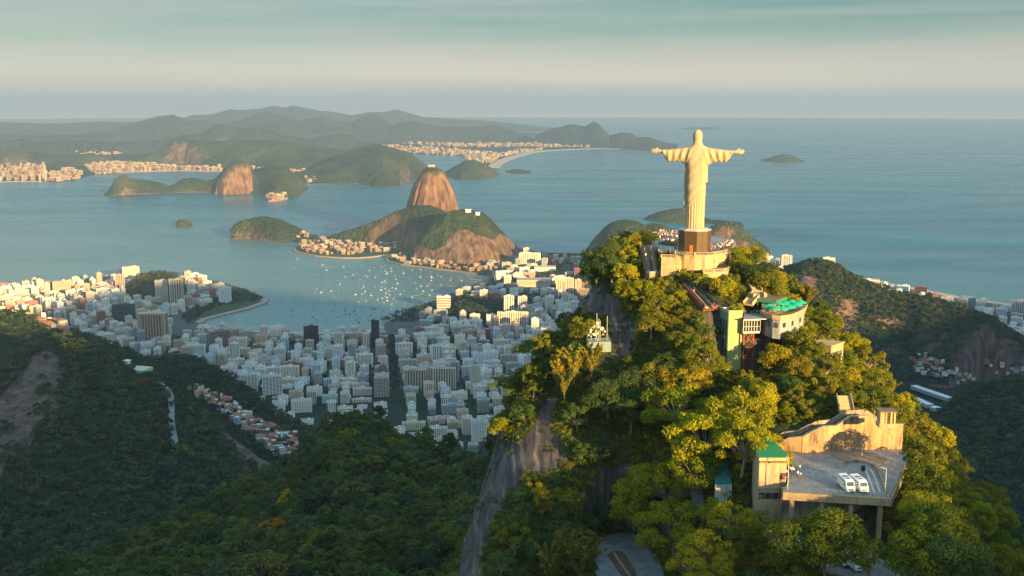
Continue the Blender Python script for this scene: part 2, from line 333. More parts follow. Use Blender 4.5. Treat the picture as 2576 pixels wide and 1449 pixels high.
polar_hill('headland', [(1335,352),(1351,338),(1381,326),(1437,313),(1471,318),(1482,312),(1493,305),(1504,309),(1516,322),(1527,335),(1534,341),(1564,333),(1587,335),(1602,345),(1632,345),(1662,354),(1684,361),(1705,373)], [(1335,362),(1420,368),(1500,371),(1600,377),(1650,380),(1705,376)], [(1335,19500),(1500,18800),(1600,17800),(1705,17300)], 900, M_far, nu=200, nf=22, seed=15, amp=.12, jag=.03)
# hills across the bay
polar_hill('hill', [(-300,395),(-100,385),(0,376),(60,378),(110,386),(170,398),(200,388),(230,384),(270,396),(310,402),(360,398),(420,366),(445,345),(470,349),(510,356),(560,354),(620,352),(700,352),(760,365),(820,371),(870,376),(900,390)], [(-300,416),(0,412),(150,420),(300,412),(400,408),(560,423),(700,432),(900,440)], [(-300,14500),(300,14000),(900,12800)], 900, M_mid, nu=260, nf=26, seed=20, amp=.18, jag=.04)
polar_hill('hill', [(690,455),(720,440),(780,425),(830,405),(880,380),(910,370),(930,363),(960,362),(1000,376),(1022,380),(1050,398),(1080,418),(1090,430)], [(690,462),(780,462),(830,463),(900,462),(960,470),(1005,466),(1030,455),(1090,450)], [(690,11000),(930,11300),(1090,11600)], 800, M_mid, nu=200, nf=30, seed=23, amp=.16, jag=.03, pw=1.4)
polar_hill('hill', [(930,466),(945,440),(965,432),(985,440),(1010,462)], [(930,470),(970,471),(1010,466)], 10000, 200, M_mid, nu=60, nf=16, seed=24)
polar_hill('hill', [(1112,437),(1140,420),(1170,405),(1190,401),(1220,412),(1245,428),(1258,437)], [(1112,444),(1160,454),(1210,452),(1258,440)], 11200, 400, M_mid, nu=90, nf=20, seed=26, amp=.1)
polar_hill('island', [(1271,433),(1285,427),(1305,425),(1322,429),(1335,435)], [(1271,435),(1300,439),(1335,437)], 11750, 120, M_mid, nu=40, nf=10, seed=27)
polar_hill('island', [(1915,402),(1935,397),(1950,392),(1975,387),(2000,393),(2024,406)], [(1915,406),(1970,411),(2024,408)], 14300, 250, M_mid, nu=60, nf=14, seed=28)
polar_hill('island', [(1715,322.5),(1740,320),(1770,321),(1790,319.5),(1815,322.5)], [(1715,323),(1765,324),(1815,323.5)], 29500, 300, M_far, nu=50, nf=6, seed=29)
_c = [(262,480),(285,455),(300,443),(310,438),(330,450),(355,453),(380,455),(405,460),(425,468),(440,461),(460,450),(480,447),(500,450),(520,455),(540,450),(560,430),(575,415),(590,407),(607,403),(625,410),(633,420),(640,428),(660,421),(690,416),(718,417),(735,432),(750,448),(765,462),(776,474)]
_bb = [(262,485),(300,486),(350,485),(430,480),(480,480),(520,483),(560,490),(600,487),(650,488),(690,496),(730,499),(750,494),(776,476)]
HJ = polar_hill('hill', _c, _bb, [(262,9300),(430,9450),(560,9400),(776,9650)], 300, M_dome, nu=240, nf=30, seed=31, amp=.07, pw=2.0, jag=.02)
polar_hill('hill', [(538,470),(560,435),(575,416),(590,406),(607,402.5),(622,408),(632,422),(636,445),(640,470)], [(538,486),(560,490),(600,488),(640,487)], 9250, 150, M_loaf, nu=90, nf=34, seed=32, amp=.05, pw=3.2, jag=.015)
# the islet and the wooded headland in the bay
polar_hill('island', [(443,558),(452,553),(462,551.5),(475,555),(484,560)], [(443,559),(462,560),(484,562)], 6800, 40, M_mid, nu=30, nf=8, seed=33)
polar_hill('hill', [(579,577),(590,562),(620,551),(650,546),(672,544),(700,550),(730,563),(760,578),(785,595),(800,602)], [(579,582),(600,594),(640,603),(700,611),(750,609),(800,604)], 6150, 160, M_mid, nu=130, nf=26, seed=35, amp=.06, pw=1.9)
# the dome in the bay (steep, so turned as rings)
def dome(name, prof, r_c, mat, depth_k=1.0, zfoot=-4, nth=150, seed=1, flute=.03):
    """prof: list of (map y, left map x, right map x) from the top down"""
    rows = []; nz = 70
    ys = np.array([p[0] for p in prof], float); k = np.linspace(0, 1, nz) ** .8; yy = ys[0] + (ys[-1] - ys[0]) * k
    xl = np.interp(yy, ys, [p[1] for p in prof]); xr = np.interp(yy, ys, [p[2] for p in prof])
    V = []; th = np.linspace(0, 2 * math.pi, nth, endpoint=False)
    for i in range(nz):
        a = P(xl[i], yy[i], r_c); c = P(xr[i], yy[i], r_c); ctr = (a + c) / 2; hw = (c - a).length / 2
        z = ctr.z
        fx, fy = ctr.x, ctr.y
        rad = hw * (1 + flute * (1.2 * fbm(th * 0 + np.cos(th) * 3 + 5, np.sin(th) * 3 + z / 260, 1.0, 4, seed) + .5 * ridged(np.cos(th) * 6 + 9, np.sin(th) * 6 + z / 500, 1.0, 3, seed + 2)) * np.sin(np.clip(th * 0 + i / 12, 0, 1.57)))
        V.append(np.stack([fx + np.cos(th) * rad, fy + np.sin(th) * rad * depth_k, np.full(nth, z)], 1))
    last = V[-1].copy(); last[:, 2] = zfoot; V.append(last); nz += 1
    V = np.concatenate(V); F = []
    for i in range(nz - 1):
        a = np.arange(nth); b_ = (a + 1) % nth
        F.append(np.stack([(i + 1) * nth + a, (i + 1) * nth + b_, i * nth + b_, i * nth + a], 1))
    F = np.concatenate(F).tolist(); F.append(list(range(nth)))
    return tag(mesh_obj(name, V, F, mat, smooth=True), kind='structure')
dome('mountain', [(420,1078,1092),(422,1070,1104),(427,1063,1112),(438,1056,1120),(450,1050,1127),(465,1043,1133),(480,1038,1139),(495,1034,1143),(510,1030,1147),(525,1027,1150),(560,1020,1156),(600,1010,1166)], 5900, M_loaf, 1.25, seed=4, flute=.10)
polar_hill('hill', [(815,598),(840,590),(870,580),(895,572),(920,565),(945,556),(960,551),(985,538),(1000,530),(1020,523),(1040,518),(1060,516.5),(1080,517),(1100,522),(1120,530),(1145,560),(1160,600)], [(815,602),(870,606),(930,612),(1000,622),(1060,640),(1160,650)], [(815,5900),(960,5700),(1080,5600),(1160,5500)], 260, M_mid, nu=170, nf=30, seed=36, amp=.10, pw=1.3, jag=.02)
UR = polar_hill('hill', [(1028,652),(1036,632),(1048,612),(1062,592),(1080,572),(1095,555),(1106,543),(1122,533),(1140,529),(1160,528),(1180,528),(1205,530),(1222,540),(1240,556),(1262,580),(1285,604),(1300,620),(1315,630)], [(1028,654),(1060,659),(1100,664),(1150,668),(1200,667),(1250,658),(1285,644),(1315,632)], [(1028,5100),(1100,5250),(1180,5300),(1260,5330),(1315,5420)], 260, M_dome, nu=220, nf=50, seed=38, amp=.09, pw=2.1, jag=.018, gul=.8)
# hills of the ocean shore
polar_hill('island', [(1618,550),(1635,541),(1660,532),(1690,526),(1712,523),(1735,526),(1750,534),(1765,546),(1790,553),(1820,555),(1850,558),(1872,559.5)], [(1618,553),(1650,558),(1690,562),(1740,564),(1790,557),(1830,558),(1872,563)], [(1618,6950),(1750,6900),(1800,6810),(1872,6690)], 120, M_dome, nu=120, nf=20, seed=40, amp=.08)
polar_hill('hill', [(1425,694),(1436,685),(1450,664),(1465,645),(1480,622),(1495,601),(1510,582),(1525,567),(1540,558),(1560,553),(1580,551.5),(1600,557),(1625,566),(1650,562),(1670,566),(1690,577),(1720,600),(1760,640)], [(1425,700),(1500,720),(1600,720),(1760,700)], 4900, 350, M_mid, nu=160, nf=40, seed=42, amp=.08, pw=1.9, jag=.02)
polar_hill('hill', [(1770,600),(1788,570),(1805,561),(1825,558.5),(1840,560),(1870,577),(1900,599),(1925,620),(1940,633),(1946,637)], [(1770,650),(1820,645),(1850,646),(1900,648),(1925,645),(1946,639)], 5250, 200, M_dome, nu=110, nf=34, seed=44, amp=.08, pw=1.9)
RH = polar_hill('hill', [(1850,740),(1900,718),(1940,700),(1965,686),(1990,673),(2010,665),(2035,660),(2060,657.5),(2090,661),(2105,668),(2120,680),(2140,694),(2165,707),(2200,718),(2240,733),(2280,744),(2310,748),(2350,756),(2400,768),(2450,787),(2500,808),(2530,830),(2576,866),(2650,905),(2760,950)], [(1850,1020),(2000,1000),(2200,975),(2300,965),(2400,975),(2500,950),(2576,945),(2760,960)], [(1850,3000),(2060,2950),(2300,2900),(2760,2800)], 500, M_ridge, zb=75, nu=300, nf=90, seed=46, amp=.16, pw=1.5, jag=.02, gul=.5)
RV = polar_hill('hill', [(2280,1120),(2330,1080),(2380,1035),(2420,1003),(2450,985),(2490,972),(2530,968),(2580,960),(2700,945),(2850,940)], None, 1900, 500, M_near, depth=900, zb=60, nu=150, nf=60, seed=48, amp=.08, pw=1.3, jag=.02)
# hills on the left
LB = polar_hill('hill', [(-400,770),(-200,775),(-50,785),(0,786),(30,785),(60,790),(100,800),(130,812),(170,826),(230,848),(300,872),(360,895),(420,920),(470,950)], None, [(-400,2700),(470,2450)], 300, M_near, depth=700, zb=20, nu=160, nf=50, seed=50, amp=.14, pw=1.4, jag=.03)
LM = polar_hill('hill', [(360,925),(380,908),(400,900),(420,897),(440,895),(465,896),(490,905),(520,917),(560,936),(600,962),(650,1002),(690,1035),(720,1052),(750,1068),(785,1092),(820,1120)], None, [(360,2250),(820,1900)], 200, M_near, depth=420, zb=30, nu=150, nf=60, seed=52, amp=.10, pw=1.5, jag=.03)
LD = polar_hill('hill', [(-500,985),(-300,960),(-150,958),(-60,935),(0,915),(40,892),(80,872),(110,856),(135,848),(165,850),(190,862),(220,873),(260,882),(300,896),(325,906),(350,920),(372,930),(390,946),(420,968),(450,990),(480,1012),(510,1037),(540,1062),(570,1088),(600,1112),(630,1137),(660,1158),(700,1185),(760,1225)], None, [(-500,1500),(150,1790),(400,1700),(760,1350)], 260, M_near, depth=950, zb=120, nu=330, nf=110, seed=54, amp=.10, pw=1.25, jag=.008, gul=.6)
LF = polar_hill('hill', [(310,730),(325,716),(345,700),(365,692),(385,687),(405,685),(425,690),(445,702),(460,716),(475,730)], None, 4450, 150, M_near, depth=300, zb=4, nu=60, nf=16, seed=56, amp=.1, pw=1.5)
LG = polar_hill('hill', [(1125,772),(1140,758),(1155,751),(1180,748),(1205,751),(1228,757),(1245,768),(1262,785),(1272,800)], [(1125,796),(1180,812),(1230,815),(1272,808)], 3960, 130, M_near, zb=5, nu=80, nf=20, seed=58, amp=.1, pw=1.7)
# unseen mountain chain behind the camera, crest shaped to keep evening sun off the town
def rear_range():
    xs = np.linspace(-4200, 7000, 200); rows = []
    prof = np.interp(xs, REAR_X, REAR_H)
    for i, (dy, k) in enumerate([(-2600, 0), (-1900, .35), (-1200, .62), (-600, .86), (0, 1), (220, .86), (420, .6), (620, .34)]):
        X = xs; Y = -1000 + dy + 0 * xs; Z = prof * k + 25 * fbm(X, Y, 500, 5, 70) * (0 if k in (0, 1) else 1) + 14 * fbm(X, Y, 160, 4, 72) * (k > 0)
        rows.append(np.stack([X, Y, Z], 1))
    V = np.concatenate(rows); F = []; n = 200
    for i in range(len(rows) - 1):
        a = i * n + np.arange(n - 1); F.append(np.stack([a, a + 1, a + 1 + n, a + n], 1))
    tag(mesh_obj('mountain_range', V, np.concatenate(F), M_far, smooth=True), kind='structure')
REAR_X = [-4200, -2000, -600, 200, 600, 820, 950, 1150, 1400, 2000, 2600, 2950, 3300, 3600, 3900, 4500, 5500, 7000]
REAR_H = [250, 420, 620, 760, 850, 908, 922, 958, 1020, 1150, 1060, 928, 960, 1030, 1090, 1100, 1000, 600]
rear_range()

def paint_rock(H, polys, soft=9):
    "mark bare rock on a hill by patches seen on the map"
    o, V, F = H[0], H[1], H[2]; f = V[:, 1] * _cp - (V[:, 2] - CZ) * _sp; x = 1288 + FPX * V[:, 0] / f; y = 724.5 - FPX * (V[:, 1] * _sp + (V[:, 2] - CZ) * _cp) / f; k = np.zeros(len(V))
    for poly in polys:
        n = len(poly); d = np.full(x.shape, 1e9); c = np.zeros(x.shape, bool); px = x + 10 * fbm(V[:, 0], V[:, 1], 60, 4, 5)
        for i in range(n):
            x1, y1 = poly[i]; x2, y2 = poly[(i + 1) % n]; L2 = (x2 - x1) ** 2 + (y2 - y1) ** 2; t_ = np.clip(((px - x1) * (x2 - x1) + (y - y1) * (y2 - y1)) / L2, 0, 1); d = np.minimum(d, np.hypot(px - x1 - t_ * (x2 - x1), y - y1 - t_ * (y2 - y1)))
            if y1 != y2: c ^= ((y1 > y) != (y2 > y)) & (px < (x2 - x1) * (y - y1) / (y2 - y1) + x1)
        d[c] = 0; k = np.maximum(k, np.clip(1 - d / soft, 0, 1))
    a = o.data.attributes.new('rock', 'FLOAT', 'POINT'); a.data.foreach_set('value', k.astype(np.float32))
LD_ROCK = [[(-40,1030),(0,1000),(50,950),(88,895),(125,872),(158,905),(160,950),(130,985),(150,1030),(118,1075),(95,1060),(60,1150),(20,1130),(0,1215),(-40,1200)], [(545,1068),(600,1105),(690,1168),(700,1185),(650,1185),(590,1135)]]
RH_ROCK = [[(1995,700),(2035,690),(2065,710),(2050,740),(2010,745)], [(2110,750),(2145,760),(2160,810),(2140,835),(2110,800)], [(2200,798),(2250,806),(2270,818),(2230,825)]]
paint_rock(LD, LD_ROCK); paint_rock(RH, RH_ROCK)
UR_ROCK = [[(1032,652),(1045,632),(1060,624),(1095,635),(1125,622),(1140,590),(1165,580),(1200,592),(1240,608),(1262,590),(1312,630),(1285,646),(1200,669),(1100,666)]]
paint_rock(UR, UR_ROCK, 5)
# ---- flat land
def land(name, pts, z, mat, thick=6.0, kind='structure'):
    poly = [tuple(G(x, y, 0).xy) for x, y in pts]
    mb = MB(); mb.prism(poly, -1.0 if thick is None else z - thick, z); return tag(mb.build(name, mat), kind=kind)
TOWN = [(-700,760),(-300,748),(0,724),(60,717),(140,709),(250,701),(330,691),(385,685),(430,684),(470,690),(520,704),(560,711),(595,722),(640,739),(660,747),(668,753),(662,763),(620,778),(560,793),(512,805),(498,818),(520,829),(600,836),(720,841),(850,843),(930,838),(958,826),(975,812),(1005,797),(1034,779),(1075,764),(1099,757),(1141,739),(1180,722),(1225,705),(1236,695),(1203,690),(1146,682),(1062,673),(1010,667),(977,659),(972,652),(985,646),(1020,650),(1060,655),(1310,627),(1350,633),(1420,640),(1500,640),(1600,640),(1800,650),(1940,650),(1992,668),(2060,684),(2158,704),(2285,728),(2418,754),(2576,776),(2900,820),(3300,1000),(3000,1400),(2000,1500),(600,1500),(-900,1500)]
land('town_land', TOWN, 3.0, M_land, 5)
def strip(name, pts, w, z, mat, off=0.0):
    "a ribbon along a line of map points"
    p = [G(x, y, 0) for x, y in pts]; v = []; f = []
    for i, q in enumerate(p):
        d = (p[min(i + 1, len(p) - 1)] - p[max(i - 1, 0)]).normalized(); nn = Vector((-d.y, d.x, 0))
        a = q + nn * (off - w / 2); c = q + nn * (off + w / 2); v += [(a.x, a.y, z), (c.x, c.y, z), (a.x, a.y, -1), (c.x, c.y, -1)]
    for i in range(len(p) - 1):
        k = i * 4; f += [(k, k + 4, k + 5, k + 1), (k + 2, k + 6, k + 4, k), (k + 1, k + 5, k + 7, k + 3)]
    return tag(mesh_obj(name, v, f, mat), kind='structure')
M_quay = plain('quay_stone', (.30, .23, .17), .9, var=.2, sc=.05)
M_road = plain('asphalt', (.055, .056, .06), .9, var=.25, sc=.4)
strip('beach', [(500,819),(520,829),(600,836),(720,841),(850,843),(930,838),(956,827)], 55, 1.8, M_sand)
strip('beach', [(1992,668),(2060,684),(2158,704),(2285,728),(2418,754),(2576,776),(2800,800)], 95, 1.8, M_sand)
URCA = [(786,600),(758,612),(745,622),(741,629),(745,635),(795,645),(865,650),(930,648),(965,643),(1000,640),(1040,648),(1060,640),(1030,615),(980,600),(900,597),(830,595)]
land('town_land', URCA, 4.0, M_park, 6)
strip('quay', [(741,628),(745,635),(795,645),(830,648),(865,650),(905,650),(940,647),(967,643)], 12, 5.0, M_quay)
strip('quay', [(972,651),(977,659),(1010,667),(1062,673),(1100,678),(1146,683),(1175,687),(1203,691)], 12, 5.0, M_quay)
land('town_land', [(972,652),(977,659),(1062,673),(1146,682),(1203,690),(1236,695),(1260,660),(1100,655),(1000,645)], 3.3, M_park, 6)
strip('quay', [(668,753),(662,764),(620,778),(560,793),(512,805),(499,815)], 26, 4.4, M_quay)
land('park', [(590,722),(640,741),(664,752),(656,762),(612,776),(556,790),(508,802),(494,816),(470,815),(460,790),(500,770),(560,745)], 3.6, M_park)
# the far shore: low ground under the towns, beaches and the two lagoons
land('far_land', [(-900,480),(-300,462),(0,457),(60,456),(115,457),(150,459),(185,455),(210,446),(240,440),(300,434),(380,430),(450,429),(560,430),(620,431),(700,440),(760,455),(770,463),(830,463),(900,462),(1000,460),(1080,448),(1090,440),(1060,432),(1040,410),(1015,398),(1010,386),(1050,389),(1100,391),(1170,392),(1185,400),(1210,425),(1240,425),(1255,410),(1290,395),(1340,382),(1400,377.5),(1500,374),(1705,375),(1705,362),(1400,335),(1000,328),(0,325),(-1200,325)], 3.0, M_far, 4)
strip('beach', [(1238,424),(1250,412),(1268,403),(1290,395),(1315,388),(1340,382.5),(1370,379.5)], 150, 3.6, M_sand)
strip('beach', [(1370,379.5),(1400,377.5),(1500,374),(1560,375)], 120, 3.6, M_sand)
strip('beach', [(300,434),(380,430.5),(450,429.5),(560,430.5),(620,431.5)], 60, 3.6, M_sand)
strip('beach', [(-300,462),(0,457.5),(60,456.5),(112,457)], 60, 3.6, M_sand)
m2 = plain('lagoon_water', (.05, .13, .15), .25, var=.05, sc=.001)
land('lagoon', [(1330,368),(1360,364),(1420,363),(1470,365),(1440,369),(1380,371)], 4.0, m2, 4)
# ================================================================== THE SUMMIT HILL
def tile(px, py, r): p = P(px, py, r); return (p.x, p.y, p.z)
CP = [(57,330,703),(50,322,699),(57,317,697.5),(66,320,698),(45,355,702),(60,366,701),(30,365,693),(38,345,700),(41,326,696),(75,350,699),(72,330,699),
 (33,330,691),(24,335,684),(20,322,680),(30,312,680),(12,322,674),(36,305,678),(46,312,684),(55,306,684),(62,309,688),(62,296,676),(75,310,690),(84,312,689),(92,306,684),
 (86,325,690),(96,318,682),(2,315,667),(0,300,660),(-2,288,653),(10,300,664),(14,285,661),(25,292,668),(34,290,666),(48,290,668),(58,288,670),(70,292,674),(82,292,677),(94,292,672),(106,290,665),
 (-5,276,646),(-9,262,640),(-11,240,631),(4,270,648),(6,250,638),(12,232,632),(0,225,626),(18,272,652),(30,275,652),(38,277,657),(28,262,637),(20,250,636),(34,250,637),(26,240,635),(40,262,644),(46,270,660),(46,250,655),(56,262,664),
 (50,240,657),(62,248,666),(75,268,673),(88,262,669),(100,262,662),(95,240,664),(104,245,655),(108,228,650),(84,225,660),(60,232,660),(48,225,650),(36,225,644),(70,215,656),(60,212,654),(80,205,652),(95,205,647),(46,205,645),(30,205,634),
 (60,190,640),(85,185,636),(108,200,640),(110,180,625),(30,185,618),(5,200,608),(60,160,605),(100,150,600),(20,150,585),
 (118,300,652),(120,270,648),(122,240,640),(126,210,628),(135,300,630),(145,260,615),(150,220,600),(150,180,590),(110,330,662),(130,340,630),(90,350,680),(110,370,640),(170,330,570),(180,260,560),(190,200,550),(200,150,540),
 (60,390,672),(60,420,625),(100,420,590),(20,395,650),(0,380,600),(30,430,580),(140,400,570),(-12,345,610),(8,345,655),(-18,315,600),(-22,290,590),(-28,262,570),(-32,235,555),(-28,205,550),(-15,170,550),
 (-50,340,520),(-55,300,500),(-65,260,480),(-65,220,480),(-55,160,480),(-20,400,520),(0,120,520),(70,120,540),(140,120,530),(220,250,480),(220,380,450),(80,480,500),(-60,420,420),(-90,300,400),(-95,200,400),(230,120,470),(-60,110,420)]
for _a, _b, _r, _z in [(1640,682,322,697.2),(1670,692,318,696.6),(1722,700,318,695.3),(1755,737,308,692.2),(1789,774,298,689.2),(1818,757,303,690),(1830,735,309,694),(1850,720,312,695.3),(1887,704,316,696.7),(1905,733,305,694.8),(1881,765,298,691.8),(1945,749,303,690.5),(1970,790,295.6,687.5),(1960,815,292,687),(1990,812,293,686.5),(2022,800,297,686),(1790,860,290,675),(1850,925,291,673.5),(1905,870,290,673),(1840,900,299,675),(1882,900,299,674.5),(1850,800,300,677),(1900,820,300,682),(1740,790,300,684),(1598,655,335,694),(1700,760,306,688),(1506,858,305,679),(2080,868,288,676),(1620,650,332,699.5),(1645,640,334,700)]:
    _p = P(_a, _b, _r); CP = [c for c in CP if math.hypot(c[0] - _p.x, c[1] - _p.y) > 5.5] + [(_p.x, _p.y, _z)]
CPa = np.array(CP, float)
def _phi(a, b): return np.hypot(a[:, None, 0] - b[None, :, 0], a[:, None, 1] - b[None, :, 1])
_n = len(CPa); _A = np.zeros((_n + 3, _n + 3)); _A[:_n, :_n] = _phi(CPa, CPa) - .6 * np.eye(_n); _Pm = np.c_[np.ones(_n), CPa[:, :2]]; _A[:_n, _n:] = _Pm; _A[_n:, :_n] = _Pm.T
_W = np.linalg.solve(_A, np.r_[CPa[:, 2], 0, 0, 0])
def hz0(x, y):
    x = np.atleast_1d(np.asarray(x, float)); y = np.atleast_1d(np.asarray(y, float)); q = np.stack([x.ravel(), y.ravel()], 1)
    return (_phi(q, CPa) @ _W[:_n] + _W[_n] + q @ _W[_n + 1:]).reshape(x.shape)
def in_poly(px, py, poly):
    px = np.asarray(px, float); py = np.asarray(py, float); c = np.zeros(px.shape, bool); n = len(poly)
    for i in range(n):
        x1, y1 = poly[i]; x2, y2 = poly[(i + 1) % n]
        if y1 == y2: continue
        c ^= ((y1 > py) != (y2 > py)) & (px < (x2 - x1) * (py - y1) / (y2 - y1) + x1)
    return c
def pdist(px, py, poly):
    "distance outside a polygon (0 inside)"
    px = np.asarray(px, float); py = np.asarray(py, float); d = np.full(px.shape, 1e9); n = len(poly)
    for i in range(n):
        x1, y1 = poly[i]; x2, y2 = poly[(i + 1) % n]; L2 = (x2 - x1) ** 2 + (y2 - y1) ** 2 + 1e-9
        t_ = np.clip(((px - x1) * (x2 - x1) + (py - y1) * (y2 - y1)) / L2, 0, 1); d = np.minimum(d, np.hypot(px - x1 - t_ * (x2 - x1), py - y1 - t_ * (y2 - y1)))
    d[in_poly(px, py, poly)] = 0; return d
def gp(lst, z): return [tuple(G(a, b, z).xy) for a, b in lst]
LOT_Z, LOW_Z, LOOP_Z = 666.0, 655.0, 636.0
LOT = gp([(1968,1131),(2016,1139),(2066,1136.5),(2108,1131.5),(2268,1129),(2290,1150),(2240,1254),(1969,1238),(1984,1206),(1984,1155)], LOT_Z)
DECK = gp([(1969,1225),(2252,1225),(2240,1254),(1969,1238)], LOT_Z)      # the part of the lot that stands on pillars
LOW = gp([(1880,1300),(1935,1262),(1990,1268),(2020,1330),(2110,1350),(2250,1375),(2420,1449),(2460,1560),(2100,1560),(2080,1440),(1980,1400),(1920,1350)], LOW_Z)
LOOP = gp([(1480,1385),(1492,1358),(1520,1344),(1560,1337),(1600,1341),(1635,1358),(1655,1390),(1690,1480),(1700,1560),(1490,1560),(1500,1449)], LOOP_Z)
def pp_(l): return [tuple(P(a, b, r).xy) for a, b, r in l]
CUTS = [(pp_([(1806,900,284),(1915,900,284),(1912,850,303),(1806,850,301)]), 674.5, 4.5)]
def hz(x, y):
    x = np.atleast_1d(np.asarray(x, float)); y = np.atleast_1d(np.asarray(y, float)); z = hz0(x, y)
    z = z + .9 * fbm(x, y, 14, 4, 31) + 2.2 * fbm(x, y, 42, 3, 33) * np.clip((704 - z) / 20, 0, 1)
    for poly, pz, w in CUTS:
        d = pdist(x, y, poly); k = np.clip(1 - d / w, 0, 1); k = k * k * (3 - 2 * k); z = z * (1 - k) + np.minimum(z, pz) * k
    for poly, pz, w in ((LOT, LOT_Z - .12, 5), (LOW, LOW_Z - .1, 5), (LOOP, LOOP_Z - .1, 5)):
        d = pdist(x, y, poly); k = np.clip(1 - d / w, 0, 1); k = k * k * (3 - 2 * k)
        tgt = np.where(z > pz, pz, np.maximum(z, pz - 8)) if poly is LOT else pz
        z = z * (1 - k) + tgt * k
    return z
ROCK_MAP = [[(1150,1500),(1168,1320),(1195,1240),(1240,1150),(1300,1100),(1345,1075),(1372,985),(1392,1000),(1400,1080),(1432,1165),(1400,1195),(1335,1190),(1290,1230),(1250,1300),(1215,1400),(1200,1500)],
            [(1442,690),(1470,712),(1530,730),(1560,745),(1570,800),(1600,830),(1590,900),(1550,905),(1530,860),(1528,800),(1480,790),(1440,770)]]
GX0, GX1, GY0, GY1, GS = -92, 222, 112, 478, 1.4
gx = np.arange(GX0, GX1, GS); gy = np.arange(GY0, GY1, GS); XX, YY = np.meshgrid(gx, gy); ZZ = hz(XX, YY)
# gullied rock on the sheer side
gz = np.gradient(ZZ, GS); steep = np.hypot(gz[0], gz[1])
XX2 = XX + 1.2 * fbm(YY, ZZ, 9, 4, 40) * np.clip(steep - .8, 0, 1); YY2 = YY + 1.6 * fbm(XX * 2.0, ZZ * .35, 8, 4, 44) * np.clip(steep - .8, 0, 1)
ZZr = ZZ + .6 * ridged(XX * 1.0, YY, 7, 3, 46) * np.clip(steep - .5, 0, 1)
VH = np.stack([XX2.ravel(), YY2.ravel(), ZZr.ravel()], 1); ny, nx = XX.shape
ii = (np.arange(ny - 1)[:, None] * nx + np.arange(nx - 1)[None, :]).ravel(); FH = np.stack([ii, ii + 1, ii + 1 + nx, ii + nx], 1)
f_ = VH[:, 1] * _cp - (VH[:, 2] - CZ) * _sp; pxs = 1288 + FPX * VH[:, 0] / f_; pys = 724.5 - FPX * (VH[:, 1] * _sp + (VH[:, 2] - CZ) * _cp) / f_
rk = np.zeros(len(VH))
for poly in ROCK_MAP:
    d = pdist(pxs + 14 * fbm(VH[:, 0], VH[:, 2], 12, 4, 50), pys, poly); rk = np.maximum(rk, np.clip(1 - d / 10, 0, 1))
# granite with dark water streaks running down the fall line
def granite(name):
    m, t, b = newmat(name); l = t.links.new; b.inputs['Roughness'].default_value = .8; b.inputs['Specular IOR Level'].default_value = .25
    g = N(t, 'ShaderNodeNewGeometry'); at_ = N(t, 'ShaderNodeAttribute', attribute_name='rock')
    mp = N(t, 'ShaderNodeMapping'); mp.inputs['Scale'].default_value = (.8, .12, .07); mp.inputs['Rotation'].default_value = (R(12), R(32), R(8)); l(g.outputs['Position'], mp.inputs[0])
    n = N(t, 'ShaderNodeTexNoise', _Scale=.75, _Detail=8.0, _Roughness=.68, _Distortion=.4); l(mp.outputs[0], n.inputs['Vector'])
    r = ramp(t, [(.36, (.024, .021, .024)), (.50, (.055, .047, .048)), (.60, (.11, .09, .085)), (.72, (.24, .20, .17))]); l(n.outputs[0], r.inputs[0])
    n2 = N(t, 'ShaderNodeTexNoise', _Scale=.4, _Detail=8.0, _Roughness=.7); l(g.outputs['Position'], n2.inputs['Vector'])
    gr = ramp(t, [(.35, (.012, .020, .008)), (.5, (.030, .042, .014)), (.62, (.070, .075, .026)), (.72, (.12, .095, .045))]); l(n2.outputs[0], gr.inputs[0])
    sp = N(t, 'ShaderNodeSeparateXYZ'); l(g.outputs['True Normal'], sp.inputs[0])
    st = N(t, 'ShaderNodeMapRange'); st.inputs[1].default_value = .42; st.inputs[2].default_value = .30; l(sp.outputs[2], st.inputs[0])
    mxx = N(t, 'ShaderNodeMath', operation='MAXIMUM'); l(st.outputs[0], mxx.inputs[0]); l(at_.outputs['Fac'], mxx.inputs[1])
    n3 = N(t, 'ShaderNodeTexNoise', _Scale=.16, _Detail=9.0, _Roughness=.7); l(g.outputs['Position'], n3.inputs['Vector'])
    m3 = N(t, 'ShaderNodeMath', operation='ADD'); l(mxx.outputs[0], m3.inputs[0]); l(n3.outputs[0], m3.inputs[1])
    th = N(t, 'ShaderNodeMapRange'); th.inputs[1].default_value = .92; th.inputs[2].default_value = 1.05; l(m3.outputs[0], th.inputs[0])
    mx = N(t, 'ShaderNodeMix', data_type='RGBA'); l(th.outputs[0], mx.inputs['Factor']); l(gr.outputs[0], mx.inputs['A']); l(r.outputs[0], mx.inputs['B'])
    l(mx.outputs['Result'], b.inputs['Base Color'])
    bp = N(t, 'ShaderNodeBump', _Strength=.6, _Distance=.5); l(n.outputs[0], bp.inputs['Height'])
    bp2 = N(t, 'ShaderNodeBump', _Strength=.7, _Distance=.6); l(n2.outputs[0], bp2.inputs['Height']); l(bp.outputs[0], bp2.inputs['Normal']); l(bp2.outputs[0], b.inputs['Normal'])
    return m
M_rock = granite('summit_granite')
HO = tag(mesh_obj('mountain', VH, FH, M_rock, smooth=True), kind='structure')
a_ = HO.data.attributes.new('rock', 'FLOAT', 'POINT'); a_.data.foreach_set('value', rk.astype(np.float32))
BV_H = BVHTree.FromPolygons(VH.tolist(), FH.tolist())
def ground(x, y, bv=None):
    h = (bv or BV_H).ray_cast(Vector((x, y, 2000)), Vector((0, 0, -1)))
    return (h[0], h[1]) if h[0] is not None else (None, None)

